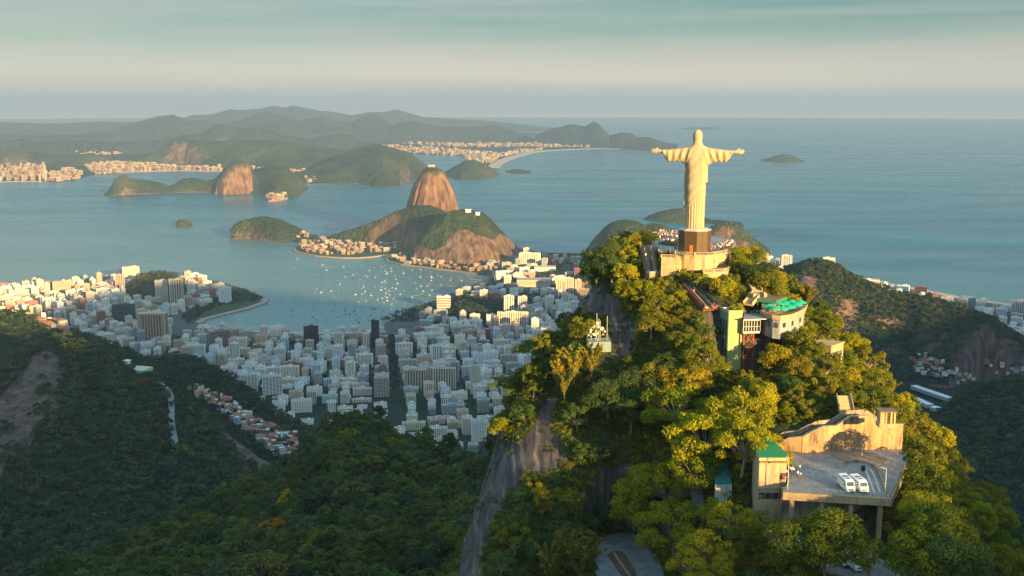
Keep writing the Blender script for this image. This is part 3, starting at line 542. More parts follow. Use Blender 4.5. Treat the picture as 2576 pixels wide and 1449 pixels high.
# ---- the wooded spur in front on the left
FS = [(-60,1540),(0,1480),(60,1452),(120,1420),(200,1385),(300,1352),(400,1300),(480,1268),(560,1235),(640,1207),(690,1190),(725,1175),(745,1150),(770,1125),(810,1080),(850,1050),(890,1038),(930,1048),(960,1062),(1000,1085),(1050,1102),(1100,1108),(1150,1122),(1200,1138),(1240,1152),(1300,1180),(1360,1210),(1420,1260)]
def spur():
    nu, nv = 200, 90; px = np.linspace(-60, 1420, nu); ps = interp(FS, px)
    rs = np.interp(px, [-60, 200, 480, 700, 850, 960, 1100, 1240, 1420], [520, 600, 700, 800, 860, 850, 740, 640, 560]); rows = []
    D = np.array([ray(a, b) for a, b in zip(px, ps)]); h = np.hypot(D[:, 0], D[:, 1]); z1 = CZ + D[:, 2] / h * rs - 9
    r0 = np.interp(px, [-60, 600, 1420], [330, 380, 360]); z0 = np.interp(px, [-60, 300, 900, 1420], [555, 560, 556, 540])
    for j in range(nv + 14):
        if j <= nv:
            t_ = j / nv; r = r0 + (rs - r0) * t_; z = z0 + (z1 - z0) * t_ ** 1.15
        else:
            t_ = (j - nv) / 14; r = rs + 260 * t_; z = z1 - 250 * t_ ** .8
        X = D[:, 0] / h * r; Y = D[:, 1] / h * r; e = 1 - np.clip((j / nv - .8) / .2, 0, 1) if j <= nv else 0
        z = z + (16 * fbm(X, Y, 190, 4, 60) + 7 * ridged(X, Y, 110, 3, 62)) * e * min(1, j / 8) + 2.0 * fbm(X, Y, 30, 3, 64)
        rows.append(np.stack([X, Y, z], 1))
    V = np.concatenate(rows); F = []
    for i in range(len(rows) - 1):
        a = i * nu + np.arange(nu - 1); F.append(np.stack([a, a + 1, a + 1 + nu, a + nu], 1))
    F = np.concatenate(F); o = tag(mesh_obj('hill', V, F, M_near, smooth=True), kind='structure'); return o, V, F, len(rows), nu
SPUR = spur()
# floor of the valleys
land('valley_floor', [(-900,1700),(-900,1000),(0,960),(300,900),(500,960),(900,1000),(1300,1000),(1300,1700)], 22, M_near, 20)
land('valley_floor', [(1300,1700),(1300,1010),(1900,985),(2300,1000),(2700,960),(3300,980),(3300,1700)], 70, M_near, 60)

# ================================================================== TREES
def leaf_mat(name, c1, c2, c3, hue=.5, trans=.35, var=1.0):
    m = bpy.data.materials.new(name); m.use_nodes = True; t = m.node_tree; t.nodes.clear(); l = t.links.new; MATS[name] = m
    oi = N(t, 'ShaderNodeObjectInfo'); g = N(t, 'ShaderNodeNewGeometry')
    n = N(t, 'ShaderNodeTexNoise', _Scale=.9, _Detail=3.0, _Roughness=.6); l(g.outputs['Position'], n.inputs['Vector'])
    a = N(t, 'ShaderNodeMath', operation='MULTIPLY_ADD', i1=.62 * var); l(oi.outputs['Random'], a.inputs[0])
    a1 = N(t, 'ShaderNodeMath', operation='MULTIPLY_ADD', i1=.55, i2=-.17); l(n.outputs[0], a1.inputs[0]); l(a1.outputs[0], a.inputs[2])
    r = ramp(t, [(.08, c1), (.45, c2), (.85, c3)]); l(a.outputs[0], r.inputs[0])
    wn = N(t, 'ShaderNodeTexWhiteNoise', noise_dimensions='1D'); mu = N(t, 'ShaderNodeMath', operation='MULTIPLY', i1=37.1); l(oi.outputs['Random'], mu.inputs[0]); l(mu.outputs[0], wn.inputs['W'])
    hs = N(t, 'ShaderNodeHueSaturation'); mh = N(t, 'ShaderNodeMapRange'); mh.inputs[3].default_value = .485; mh.inputs[4].default_value = .515; l(wn.outputs['Value'], mh.inputs[0]); l(mh.outputs[0], hs.inputs['Hue'])
    mv = N(t, 'ShaderNodeMapRange'); mv.inputs[3].default_value = .75; mv.inputs[4].default_value = 1.3; l(g.outputs['Random Per Island'], mv.inputs[0]); l(mv.outputs[0], hs.inputs['Value']); l(r.outputs[0], hs.inputs['Color'])
    d = N(t, 'ShaderNodeBsdfDiffuse'); tr = N(t, 'ShaderNodeBsdfTranslucent'); ms = N(t, 'ShaderNodeMixShader', _Fac=trans); o = N(t, 'ShaderNodeOutputMaterial')
    l(hs.outputs[0], d.inputs[0]); l(hs.outputs[0], tr.inputs[0]); l(d.outputs[0], ms.inputs[1]); l(tr.outputs[0], ms.inputs[2]); l(ms.outputs[0], o.inputs[0])
    return m
M_leaf = leaf_mat('forest_leaves', (.036, .066, .022), (.072, .115, .032), (.135, .175, .042))
M_leafy = leaf_mat('yellow_green_leaves', (.17, .20, .013), (.28, .25, .015), (.35, .29, .018), trans=.4)
M_leafo = leaf_mat('olive_leaves', (.070, .098, .014), (.135, .150, .017), (.22, .19, .022))
M_leafb = leaf_mat('bamboo_leaves', (.12, .12, .022), (.19, .17, .024), (.27, .22, .03))
M_leafd = leaf_mat('hazed_forest_leaves', (.032, .052, .028), (.060, .088, .042), (.105, .128, .058))  # grey-green haze tint of distant hills put into the leaf colour
M_leafs = leaf_mat('shade_olive_leaves', (.045, .062, .022), (.080, .096, .027), (.14, .13, .036))  # darker copy of the olive leaves, shade put into the colour
M_silver = leaf_mat('silver_leaves', (.08, .12, .085), (.12, .16, .12), (.19, .22, .16), var=.5)
M_orange = leaf_mat('orange_blossom', (.22, .12, .012), (.30, .16, .014), (.38, .22, .02), var=.5)
M_bark = plain('bark', (.16, .125, .09), .9, var=.4, sc=2.0); M_barkp = plain('pale_bark', (.23, .18, .13), .9, var=.3, sc=2.0)
def leaves(rng, centers, radii, n_each, size, flat=.75, upness=.35):
    "small leaf-sized faces spread over the surfaces of many clumps"
    Vs = []
    for c, rr in zip(centers, radii):
        n = max(6, int(n_each * (rr / radii.mean()) ** 2)); d = rng.normal(size=(n, 3)); d /= np.linalg.norm(d, axis=1)[:, None]; d[:, 2] = np.where(d[:, 2] < -.55, -d[:, 2] * .8, d[:, 2])
        p = c + d * (rr * rng.uniform(.62, 1.08, n))[:, None] * np.array([1, 1, flat])
        nn = d + rng.normal(size=(n, 3)) * .55 + np.array([0, 0, upness]); nn /= np.linalg.norm(nn, axis=1)[:, None]
        a = np.cross(nn, rng.normal(size=(n, 3))); a /= np.linalg.norm(a, axis=1)[:, None]; b = np.cross(nn, a); s = (size * rng.uniform(.6, 1.35, n))[:, None]
        Vs.append(np.stack([p - a * s * .62, p - b * s * .42, p + a * s * .62, p + b * s * .42], 1))
    V = np.concatenate(Vs); n = len(V); return V.reshape(-1, 3), np.arange(n * 4).reshape(n, 4)
def proto_tree(kind, seed, n_each, leaf, nclump=22, fine=True):
    "returns (trunk mesh builder, leaf verts, leaf faces) of a tree one unit of metres tall ~8, crown ~8 across"
    rng = np.random.default_rng(seed); tb = MB()
    if kind == 'bamboo':
        C = []; Rr = []
        for k in range(16):
            a = rng.uniform(0, 6.28); reach = rng.uniform(1.2, 4.2); h = rng.uniform(6, 9.5); pts = []
            for s in np.linspace(0, 1, 6): pts.append((math.cos(a) * reach * s ** 1.8, math.sin(a) * reach * s ** 1.8, h * (s - .18 * s ** 3)))
            tb.tube(pts, [.07, .06, .05, .04, .03, .015], 4, cap=False)
            for s in np.linspace(.4, 1, 9):
                C.append((math.cos(a) * reach * s ** 1.8, math.sin(a) * reach * s ** 1.8, h * (s - .18 * s ** 3))); Rr.append(.28 + .25 * math.sin(s * 3))
        C = np.array(C); Rr = np.array(Rr); V, F = leaves(rng, C, Rr, max(6, n_each // 3), leaf, 1.2, .1); return tb, V, F
    if kind == 'palm':
        tb.tube([(0, 0, 0), (.15, 0, 2.5), (.1, .1, 5.4)], [.2, .15, .12], 6); vs = []; fs = []
        for k in range(16):
            a = k * 2.4 + rng.uniform(-.2, .2); el = rng.uniform(.1, 1.1); pr = Vector((math.cos(a), math.sin(a), 0)); sd_ = Vector((-math.sin(a), math.cos(a), 0))
            for s in range(7):
                t0 = s / 7; q = Vector((.1, .1, 5.4)) + pr * 2.6 * t0 + Vector((0, 0, 1)) * (math.sin(el) * 2.2 * t0 - 2.3 * t0 * t0)
                for sg in (-1, 1):
                    e_ = q + sd_ * sg * .75 * math.sin(.5 + 2.4 * t0) + Vector((0, 0, -.28)) + pr * .3; n = len(vs); vs += [tuple(q), tuple(q + pr * .34), tuple(e_ + pr * .12), tuple(e_)]; fs.append((n, n + 1, n + 2, n + 3))
        return tb, np.array(vs), np.array(fs)
    H = {'broad': 3.4, 'tall': 4.8, 'bush': 1.2, 'open': 3.9, 'umbrella': 4.4}[kind]; W = {'broad': 3.9, 'tall': 3.0, 'bush': 2.2, 'open': 4.4, 'umbrella': 4.5}[kind]; Vv = {'broad': 2.7, 'tall': 3.6, 'bush': 1.3, 'open': 2.7, 'umbrella': 1.5}[kind]
    C = []; Rr = []
    for k in range(nclump):
        a = rng.uniform(0, 6.28); u = rng.uniform(-.75 if kind in ('broad', 'tall', 'bush') else -.45, 1); q = math.sqrt(max(0, 1 - u * u * .92)); s = rng.uniform(.55, .98) if kind != 'open' else rng.uniform(.75, 1.1)
        C.append((math.cos(a) * q * W * s, math.sin(a) * q * W * s, H + u * Vv * s)); Rr.append(rng.uniform(.22, .42) * W * (.75 if kind == 'open' else 1))
    C = np.array(C); Rr = np.array(Rr); lean = rng.uniform(-.4, .4, 2)
    tb.tube([(0, 0, -1.2), (lean[0] * .5, lean[1] * .5, H * .4), (lean[0], lean[1], H * .75)], [.30, .22, .15], 6, cap=False)
    for c in C[:: (2 if kind == 'open' else 3)]:
        st = Vector((lean[0] * .8, lean[1] * .8, H * rng.uniform(.35, .7))); e_ = Vector(c) * .96; mid = st.lerp(e_, .5) + Vector((0, 0, .25)); tb.tube([st, mid, e_], [.11, .07, .03], 4, cap=False)
    V, F = leaves(rng, C, Rr, n_each, leaf); return tb, V, F
TREE_COL = bpy.data.collections.new('tree_kinds')      # not linked: only used as instance sources
def make_src(kind, seed, n_each, leaf, nclump, mat, bark=M_bark, trunk=True, col=None):
    tb, V, F = proto_tree(kind, seed, n_each, leaf, nclump)
    if trunk:
        n = len(tb.v); Vt = np.concatenate([np.array(tb.v), V]); Ft = [tuple(f) for f in tb.f] + [tuple(int(q) + n for q in f) for f in F]; mi = [1] * len(tb.f) + [0] * len(F)
        return mesh_obj('tree_kind', Vt, Ft, [mat, bark], mi=mi, col=col or TREE_COL)
    return mesh_obj('tree_kind', V, F, [mat], col=col or TREE_COL)
def scatter(name, pts, rot, scl, col, idx=None, label=None, cat=None, group=None, tilt=None):
    "one object that sets a copy of the collection's members on every point"
    me = bpy.data.meshes.new(name); me.from_pydata([tuple(p) for p in pts], [], []); o = link(bpy.data.objects.new(name, me))
    n = len(pts); rot = np.asarray(rot, float)
    if rot.ndim == 1: rot = np.stack([np.zeros(n), np.zeros(n), rot], 1)
    scl = np.asarray(scl, float)
    if scl.ndim == 1: scl = np.stack([scl] * 3, 1)
    a = me.attributes.new('rot', 'FLOAT_VECTOR', 'POINT'); a.data.foreach_set('vector', rot.astype(np.float32).ravel())
    a = me.attributes.new('scl', 'FLOAT_VECTOR', 'POINT'); a.data.foreach_set('vector', scl.astype(np.float32).ravel())
    if idx is None: idx = np.random.default_rng(n).integers(0, len(col.objects), n)
    a = me.attributes.new('pick', 'INT', 'POINT'); a.data.foreach_set('value', np.asarray(idx, np.int32))
    ng = bpy.data.node_groups.new(name + '_nodes', 'GeometryNodeTree'); ng.interface.new_socket('Geometry', in_out='INPUT', socket_type='NodeSocketGeometry'); ng.interface.new_socket('Geometry', in_out='OUTPUT', socket_type='NodeSocketGeometry')
    l = ng.links.new; gi = ng.nodes.new('NodeGroupInput'); go = ng.nodes.new('NodeGroupOutput'); ip = ng.nodes.new('GeometryNodeInstanceOnPoints'); ci = ng.nodes.new('GeometryNodeCollectionInfo')
    ci.inputs['Collection'].default_value = col; ci.inputs['Separate Children'].default_value = True; ci.inputs['Reset Children'].default_value = True
    def at(nm, ty):
        q = ng.nodes.new('GeometryNodeInputNamedAttribute'); q.data_type = ty; q.inputs[0].default_value = nm; return [s for s in q.outputs if s.enabled][0]
    ip.inputs['Pick Instance'].default_value = True
    l(gi.outputs[0], ip.inputs['Points']); l(ci.outputs[0], ip.inputs['Instance']); l(at('pick', 'INT'), ip.inputs['Instance Index']); l(at('rot', 'FLOAT_VECTOR'), ip.inputs['Rotation']); l(at('scl', 'FLOAT_VECTOR'), ip.inputs['Scale']); l(ip.outputs[0], go.inputs[0])
    md = o.modifiers.new('set_out', 'NODES'); md.node_group = ng
    return tag(o, label, cat, group, 'stuff')
# ---- forest on the spur and on the hills beyond
rng = np.random.default_rng(11)
def surf_points(H, n, seed, row_hi=None, keep=None, jitter=1.0):
    "random points spread evenly over a hill's surface"
    o, V, F, nr, nu = H; rg = np.random.default_rng(seed); F = np.asarray(F); q = V[F]; ar = .5 * np.linalg.norm(np.cross(q[:, 2] - q[:, 0], q[:, 3] - q[:, 1]), axis=1); nrm = np.cross(q[:, 2] - q[:, 0], q[:, 3] - q[:, 1]); nz = np.abs(nrm[:, 2]) / (np.linalg.norm(nrm, axis=1) + 1e-9)
    if row_hi is not None: ar = ar * ((np.arange(len(F)) // (nu - 1)) < row_hi)
    f = rg.choice(len(F), n, p=ar / ar.sum()); u = rg.random((n, 1)); v = rg.random((n, 1)); a = q[f]
    p = (a[:, 0] * (1 - u) + a[:, 1] * u) * (1 - v) + (a[:, 3] * (1 - u) + a[:, 2] * u) * v; nz = nz[f]
    if keep is not None: k = keep(p, nz); p = p[k]
    return p
def inview(p, mx=60, my=60):
    f = p[:, 1] * _cp - (p[:, 2] - CZ) * _sp; x = 1288 + FPX * p[:, 0] / f; y = 724.5 - FPX * (p[:, 1] * _sp + (p[:, 2] - CZ) * _cp) / f
    return (x > -mx) & (x < 2576 + mx) & (y > -my) & (y < 1449 + my) & (f > 0), x, y
C_near = bpy.data.collections.new('spur_tree_kinds')
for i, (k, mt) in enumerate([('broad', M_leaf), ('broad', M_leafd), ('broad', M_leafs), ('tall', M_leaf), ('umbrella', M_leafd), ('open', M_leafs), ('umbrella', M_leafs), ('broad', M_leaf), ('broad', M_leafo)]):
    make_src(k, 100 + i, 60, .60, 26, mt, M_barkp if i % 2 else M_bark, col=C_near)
C_far = bpy.data.collections.new('distant_tree_kinds')
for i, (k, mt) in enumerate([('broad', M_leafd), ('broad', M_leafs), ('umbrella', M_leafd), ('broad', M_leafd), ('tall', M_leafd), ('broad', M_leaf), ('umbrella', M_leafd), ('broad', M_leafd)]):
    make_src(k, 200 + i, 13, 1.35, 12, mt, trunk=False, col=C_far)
def thin(p, dmin, seed=0):
    "keep points no closer than dmin in plan"
    cell = {}; out = []
    for i, q in enumerate(p):
        c = (int(q[0] // dmin), int(q[1] // dmin)); ok = True
        for a in (-1, 0, 1):
            for b in (-1, 0, 1):
                for j in cell.get((c[0] + a, c[1] + b), ()):
                    if (p[j][0] - q[0]) ** 2 + (p[j][1] - q[1]) ** 2 < dmin * dmin: ok = False; break
                if not ok: break
            if not ok: break
        if ok: cell.setdefault(c, []).append(i); out.append(i)
    return p[out]
sp_ = surf_points(SPUR, 30000, 5, row_hi=92, keep=lambda p, nz: inview(p, 80, 160)[0])
sp_ = thin(sp_, 7.2)
SPUR_PTS = sp_
FLAT_LABELS = {}
rg = np.random.default_rng(21)
def put_forest(name, p, smin, smax, col, label, cat='forest', idx=None):
    n = len(p); p = p.copy(); s = rg.uniform(smin, smax, n) * (1 + .35 * (rg.random(n) > .9)); p[:, 2] -= .3
    rot = np.stack([rg.uniform(-.12, .12, n), rg.uniform(-.12, .12, n), rg.uniform(0, 6.28, n)], 1)
    scatter(name, p, rot, np.stack([s * rg.uniform(.9, 1.2, n), s * rg.uniform(.9, 1.2, n), s * rg.uniform(.8, 1.15, n)], 1), col, idx, label, cat)
put_forest('forest', SPUR_PTS, 1.05, 1.75, C_near, 'dark dense forest covering the shaded spur at the bottom left', idx=rg.choice(9, len(SPUR_PTS), p=[.15,.14,.14,.12,.13,.09,.08,.13,.02]))
def rocky(th):
    return lambda p, nz: (nz + .5 * fbm(p[:, 0], p[:, 1], 160, 4, 90) > th) & inview(p, 30, 60)[0]
def slope_forest(H, n, dmin, smin, smax, label, th=.62, row_hi=None, seed=1, extra=None, kinds=None):
    p = surf_points(H, n, seed, row_hi, rocky(th))
    if extra is not None: p = p[extra(p)]
    p = thin(p, dmin); put_forest('forest', p, smin, smax, C_far, label, idx=None if kinds is None else rg.choice(kinds, len(p))); return len(p)
def off_road(p):
    k, x, y = inview(p); bad = in_poly(x, y, [(395,955),(425,960),(440,990),(452,1060),(455,1125),(430,1125),(428,1050),(418,985)]) | in_poly(x, y, [(300,903),(372,908),(382,945),(330,948)]) | (in_poly(x + 12 * fbm(x, y, 40, 3, 5), y, LD_ROCK[0]) & (fbm(x, y, 25, 3, 8) > -.45)) | in_poly(x, y, LD_ROCK[1])
    return ~bad
slope_forest(LD, 42000, 7.5, 1.0, 1.7, 'dark forest over the shaded hill at the left edge', .50, 112, 2, off_road)
slope_forest(LM, 14000, 8.5, 1.0, 1.6, 'dark forest on the low hill in front of the town', .30, 62, 3)
slope_forest(LB, 12000, 10, 1.1, 1.8, 'dark forest on the far left hill behind the rocky one', .30, 52, 4, kinds=[0, 2, 3, 7])  # only the duller leaf kinds, painted in for shade and haze on this hill
def off_rock(p):
    k, x, y = inview(p); bad = np.zeros(len(p), bool)
    for q in RH_ROCK: bad |= in_poly(x + 14 * fbm(x, y, 30, 3, 5), y, q) & (fbm(x, y, 18, 3, 9) > -.4)
    return ~bad
slope_forest(RH, 60000, 8.5, 1.1, 1.8, 'dark forest on the long shaded ridge at the right', .40, 92, 5, off_rock)
slope_forest(RV, 16000, 8, 1.1, 1.7, 'dark forest on the shaded shoulder at the lower right', .30, 62, 6)
slope_forest(LG, 1500, 10, 1.2, 1.9, 'green wood on the small hill among the town blocks', .20, 22, 7)
slope_forest(LF, 1200, 11, 1.2, 1.9, 'dark wood on the small hill near the left shore', .20, 18, 8)
# ================================================================== TOWN
def cls_col(base, var): return base
M_wall = plain('building_wall', (1, 1, 1), .85, var=.10, sc=.12, objcol=True)
def rand_wall(name, stops):
    m, t, b = newmat(name); l = t.links.new; b.inputs['Roughness'].default_value = .85; oi = N(t, 'ShaderNodeObjectInfo'); r = ramp(t, stops, 'CONSTANT'); l(oi.outputs['Random'], r.inputs[0])
    g = N(t, 'ShaderNodeNewGeometry'); n = N(t, 'ShaderNodeTexNoise', _Scale=.12, _Detail=4.0); l(g.outputs['Position'], n.inputs['Vector']); rr = ramp(t, [(.3, g3(.85)), (.7, g3(1.05))]); l(n.outputs[0], rr.inputs[0])
    mx = N(t, 'ShaderNodeMix', data_type='RGBA', blend_type='MULTIPLY'); mx.inputs['Factor'].default_value = 1; l(r.outputs[0], mx.inputs['A']); l(rr.outputs[0], mx.inputs['B']); l(mx.outputs['Result'], b.inputs['Base Color']); return m
WALLS = [('cream', (.72, .60, .43)), ('white', (.80, .76, .68)), ('pale grey', (.48, .48, .46)), ('beige', (.56, .43, .29)), ('white', (.84, .80, .70)), ('pinkish', (.62, .44, .36)), ('cream', (.78, .71, .56)), ('light brown', (.38, .28, .20)), ('bluish white', (.58, .66, .70)), ('grey', (.34, .34, .33)), ('brick red', (.32, .13, .09)), ('white', (.78, .78, .74))]
M_rwall = rand_wall('town_walls', [(i / 12, c) for i, (_, c) in enumerate(WALLS)])
M_rhouse = rand_wall('hillside_house_walls', [(i / 10, c) for i, c in enumerate([(.60,.58,.55),(.42,.20,.12),(.50,.48,.46),(.62,.50,.34),(.36,.17,.11),(.66,.64,.62),(.30,.40,.46),(.48,.30,.20),(.58,.56,.50),(.28,.24,.22)])])
def glass(name, col, rough=.25):
    m, t, b = newmat(name); l = t.links.new; b.inputs['Roughness'].default_value = rough; g = N(t, 'ShaderNodeNewGeometry'); n = N(t, 'ShaderNodeTexWhiteNoise', noise_dimensions='3D')
    mp = N(t, 'ShaderNodeVectorMath', operation='SNAP'); mp.inputs[1].default_value = (3.0, 3.0, 3.0); l(g.outputs['Position'], mp.inputs[0]); l(mp.outputs[0], n.inputs['Vector'])
    r = ramp(t, [(0, tuple(c * .6 for c in col)), (.7, col), (1, tuple(min(1, c * 2.4 + .03) for c in col))]); l(n.outputs['Value'], r.inputs[0]); l(r.outputs[0], b.inputs['Base Color']); return m
M_win = glass('window_glass', (.045, .050, .055)); M_winb = glass('blue_window_glass', (.02, .035, .05), .12); M_winbr = glass('brown_window_glass', (.05, .03, .025), .15)
M_roof = plain('flat_roof', (.30, .31, .32), .9, var=.4, sc=.25); M_rooft = plain('clay_tile_roof', (.30, .12, .07), .9, var=.3, sc=.6); M_roofw = plain('pale_roof', (.60, .62, .62), .7, var=.2, sc=.2)
def bld(w, d, h, fl, bx, by, style, rng=random, pent=True, roof='flat'):
    "walls, windows and roof of a block standing on z=0; windows sit 0.35 m behind the wall face"
    wl, gl, rf = MB(), MB(), MB(); fh = h / fl; e = .35
    gl.box((0, 0, h / 2 - .1), (w - 2 * e, d - 2 * e, h - .3), bottom=False)
    bt = {'grid': .58, 'bands': .50, 'piers': .14, 'curtain': .07, 'deep': .40}[style] * fh; pw = {'grid': .52, 'bands': .0, 'piers': .45, 'curtain': .05, 'deep': .22}[style]
    for k in range(fl + 1):
        z = min(k * fh + bt / 2, h - bt / 2) if k else bt
        t_ = bt * (2 if k == 0 else 1)
        wl.box((0, 0, z if k else t_ / 2), (w, d, t_), bottom=False) if k in (0, fl) else None
        if 0 < k < fl:
            ex = .5 if style == 'deep' else 0
            wl.box((0, -d / 2 + e / 2 - ex / 2, z), (w, e + ex, bt)); wl.box((0, d / 2 - e / 2 + ex / 2, z), (w, e + ex, bt))
            wl.box((-w / 2 + e / 2, 0, z), (e, d - 2 * e, bt)); wl.box((w / 2 - e / 2, 0, z), (e, d - 2 * e, bt))
    if pw:
        for i in range(bx + 1):
            x = -w / 2 + w * i / bx; wd = max(.25, w / bx * pw); x = min(max(x, -w / 2 + wd / 2), w / 2 - wd / 2)
            for s in (-1, 1): wl.box((x, s * (d / 2 - e / 2 + .02), h / 2), (wd, e + .03, h - .02), bottom=False)
        for i in range(1, by):
            y = -d / 2 + d * i / by; wd = max(.25, d / by * pw)
            for s in (-1, 1): wl.box((s * (w / 2 - e / 2 + .02), y, h / 2), (e + .03, wd, h - .02), bottom=False)
    if roof == 'flat':
        rf.box((0, 0, h + .05), (w - .8, d - .8, .16), bottom=False)
        for s in (-1, 1):
            wl.box((0, s * (d / 2 - .2), h + .45), (w, .4, .9), bottom=False); wl.box((s * (w / 2 - .2), 0, h + .45), (.4, d - .8, .9), bottom=False)
        if pent:
            pwid, pdep = w * rng.uniform(.25, .5), d * rng.uniform(.35, .6); px_ = rng.uniform(-.2, .2) * w
            wl.box((px_, 0, h + 1.7), (pwid, pdep, 3.3), bottom=False); rf.box((px_, 0, h + 3.42), (pwid + .5, pdep + .5, .14)); wl.box((px_ + pwid * .2, 0, h + 4.3), (pwid * .3, pdep * .5, 1.7), bottom=False)
            for q in range(3): rf.box((rng.uniform(-.4, .4) * w, rng.uniform(-.35, .35) * d, h + .7), (1.6, 1.4, 1.2), bottom=False)
    else:
        rf.v += []; hh = min(w, d) * .22; vs = [(-w/2-.5, -d/2-.5, h), (w/2+.5, -d/2-.5, h), (w/2+.5, d/2+.5, h), (-w/2-.5, d/2+.5, h), (-w/2+d*.4, 0, h+hh), (w/2-d*.4, 0, h+hh)]
        rf.add(vs, [(0, 1, 5, 4), (2, 3, 4, 5), (1, 2, 5), (3, 0, 4), (3, 2, 1, 0)])
    return wl, gl, rf
PR = random.Random(5)
KINDS_B = [  # w, d, h, floors, baysx, baysy, style, word
 (34, 15, 34, 11, 9, 4, 'grid', 'long slab block'), (30, 17, 30, 10, 8, 4, 'bands', 'banded slab block'), (24, 20, 36, 12, 6, 5, 'grid', 'square block'), (20, 20, 54, 18, 5, 5, 'piers', 'tall tower block'),
 (38, 16, 27, 9, 10, 4, 'deep', 'long balcony block'), (22, 18, 45, 15, 6, 4, 'deep', 'tall balcony block'), (28, 22, 24, 8, 7, 5, 'grid', 'squat block'), (18, 16, 38, 13, 5, 4, 'grid', 'slim block'),
 (42, 14, 33, 11, 12, 3, 'piers', 'wide ribbed block'), (26, 24, 18, 6, 6, 6, 'bands', 'low office block'), (20, 15, 30, 10, 5, 4, 'deep', 'narrow balcony block'), (16, 12, 9, 3, 4, 3, 'grid', 'low house')]
C_town = bpy.data.collections.new('town_block_kinds'); PROTO = []
for i, (w, d, h, fl, bx, by, st, wd) in enumerate(KINDS_B):
    wl, gl, rf = bld(w, d, h, fl, bx, by, st, PR, roof='hip' if wd == 'low house' else 'flat'); r_m = M_rooft if wd == 'low house' else M_roof
    def raw(mb, nm, mt):
        me = bpy.data.meshes.new(nm); me.from_pydata(mb.v, [], mb.f); me.materials.append(mt); me.update(); return me
    PROTO.append((raw(wl, 'wall', M_wall), raw(gl, 'window', M_win if i % 3 else M_winbr), raw(rf, 'roof', r_m), h, wd))
    a = MB(); a.add(wl.v, wl.f, 0); a.add(gl.v, gl.f, 1); a.add(rf.v, rf.f, 2); a.build('town_block_kind', [M_rwall, M_win, r_m], col=C_town)
C_hut = bpy.data.collections.new('house_kinds')
for i, (w, d, h) in enumerate([(9, 8, 7), (7, 8, 10), (11, 8, 6), (8, 7, 5), (12, 9, 9)]):
    wl, gl, rf = bld(w, d, h, max(1, int(h // 3)), 3, 3, 'grid', PR, pent=False, roof='hip' if i in (2, 4) else 'flat'); a = MB(); a.add(wl.v, wl.f, 0); a.add(gl.v, gl.f, 1); a.add(rf.v, rf.f, 2)
    a.build('house_kind', [M_rhouse, M_win, M_rooft if i in (2, 4) else M_roofw], col=C_hut)

OCC = [BV_H] + [BVHTree.FromPolygons(np.asarray(H[1]).tolist(), np.asarray(H[2]).tolist()) for H in (SPUR, LD, LM, LB, RH, RV, LG, LF)]
BV_LD, BV_LM, BV_LB, BV_RH, BV_RV = OCC[2], OCC[3], OCC[4], OCC[5], OCC[6]
CAMV = Vector((0, 0, CZ))
def hidden(x, y, z):
    v = Vector((x, y, z)) - CAMV; L_ = v.length; v.normalize()
    for b in OCC:
        h = b.ray_cast(CAMV, v, L_ - 25)
        if h[0] is not None: return True
    return False
def hitmap(px, py, bvs):
    d = Vector(ray(px, py)).normalized(); best = None
    for b in bvs:
        h = b.ray_cast(CAMV, d, 60000)
        if h[0] is not None and (best is None or h[3] < best[3]): best = h
    return best
# ---- landmark blocks, each placed and sized from its own look
MARKS = []; HERO = []
def hero(label, short, x0, x1, yt, yb, depth, style, col, fl, bx, by=None, rz=0.0, gm=None, cat='building', z=3.0, pent=True, crown=None, name='apartment_block', wallm=None):
    c = G((x0 + x1) / 2, yb, z); dist = math.hypot(c.x, c.y); sl = math.hypot(dist, CZ - z); w = (x1 - x0) / FPX * sl; w = w / max(.4, abs(math.cos(rz)) + abs(math.sin(rz)) * depth / max(w, 1)) if rz else w
    top = P((x0 + x1) / 2, yt, dist + (depth * .0)).z; h = max(5, top - z)
    az = math.atan2(-c.x, c.y); o = empty(name, (c.x + c.x / dist * depth / 2, c.y + c.y / dist * depth / 2, z), az + rz, label, cat)
    wl, gl, rf = bld(w, depth, h, fl, bx, by or max(2, int(depth / w * bx)), style, PR, pent)
    if crown: crown(wl, gl, rf, w, depth, h)
    q = wl.build('wall', wallm or M_wall, o); q.color = (*col, 1); gl.build('window', gm or M_win, o); rf.build('roof', M_roof, o)
    HERO.append((c.x, c.y, max(w, depth) * .62)); MARKS.append((short, (x0 + x1) / 2, (yt + yb) / 2)); return o
BRN = (.17, .085, .06); CRM = (.60, .52, .40); WHT = (.70, .69, .66); BEI = (.45, .37, .28); GRY = (.40, .41, .42)
def redcrown(wl, gl, rf, w, d, h): wl.box((-w * .46, -d * .5, h * .5), (w * .05, .8, h)); wl.box((w * .3, -d * .5 - .2, h * .5), (w * .05, .8, h)); wl.box((w * .12, -d * .5 - .2, h - 5), (w * .45, .8, 3))
def framecrown(wl, gl, rf, w, d, h):
    for s in (-1, 1): wl.box((s * w * .5, -d * .5 - .6, h * .5), (w * .12, 1.6, h)); wl.box((s * w * .5, d * .5 + .6, h * .5), (w * .12, 1.6, h))
    wl.box((0, 0, h + 2), (w * 1.16, d + 3, 5))
hero('dark glass office tower with thin red ribs standing beside the curved beach', 'dark glass red-ribbed tower', 766, 802, 820, 882, 24, 'curtain', (.12, .02, .02), 17, 6, 4, gm=M_winb, crown=redcrown)
hero('slender dark red brown tower standing alone at the end of the beach', 'slender dark red tower', 935, 955, 806, 877, 20, 'curtain', (.11, .035, .03), 20, 5, 5, gm=M_winbr)
hero('office tower with thick tan frame around dark glass near the left park', 'tan-framed dark tower', 356, 418, 792, 860, 30, 'piers', (.42, .29, .20), 20, 9, 4, rz=-.25, gm=M_winbr, crown=framecrown)
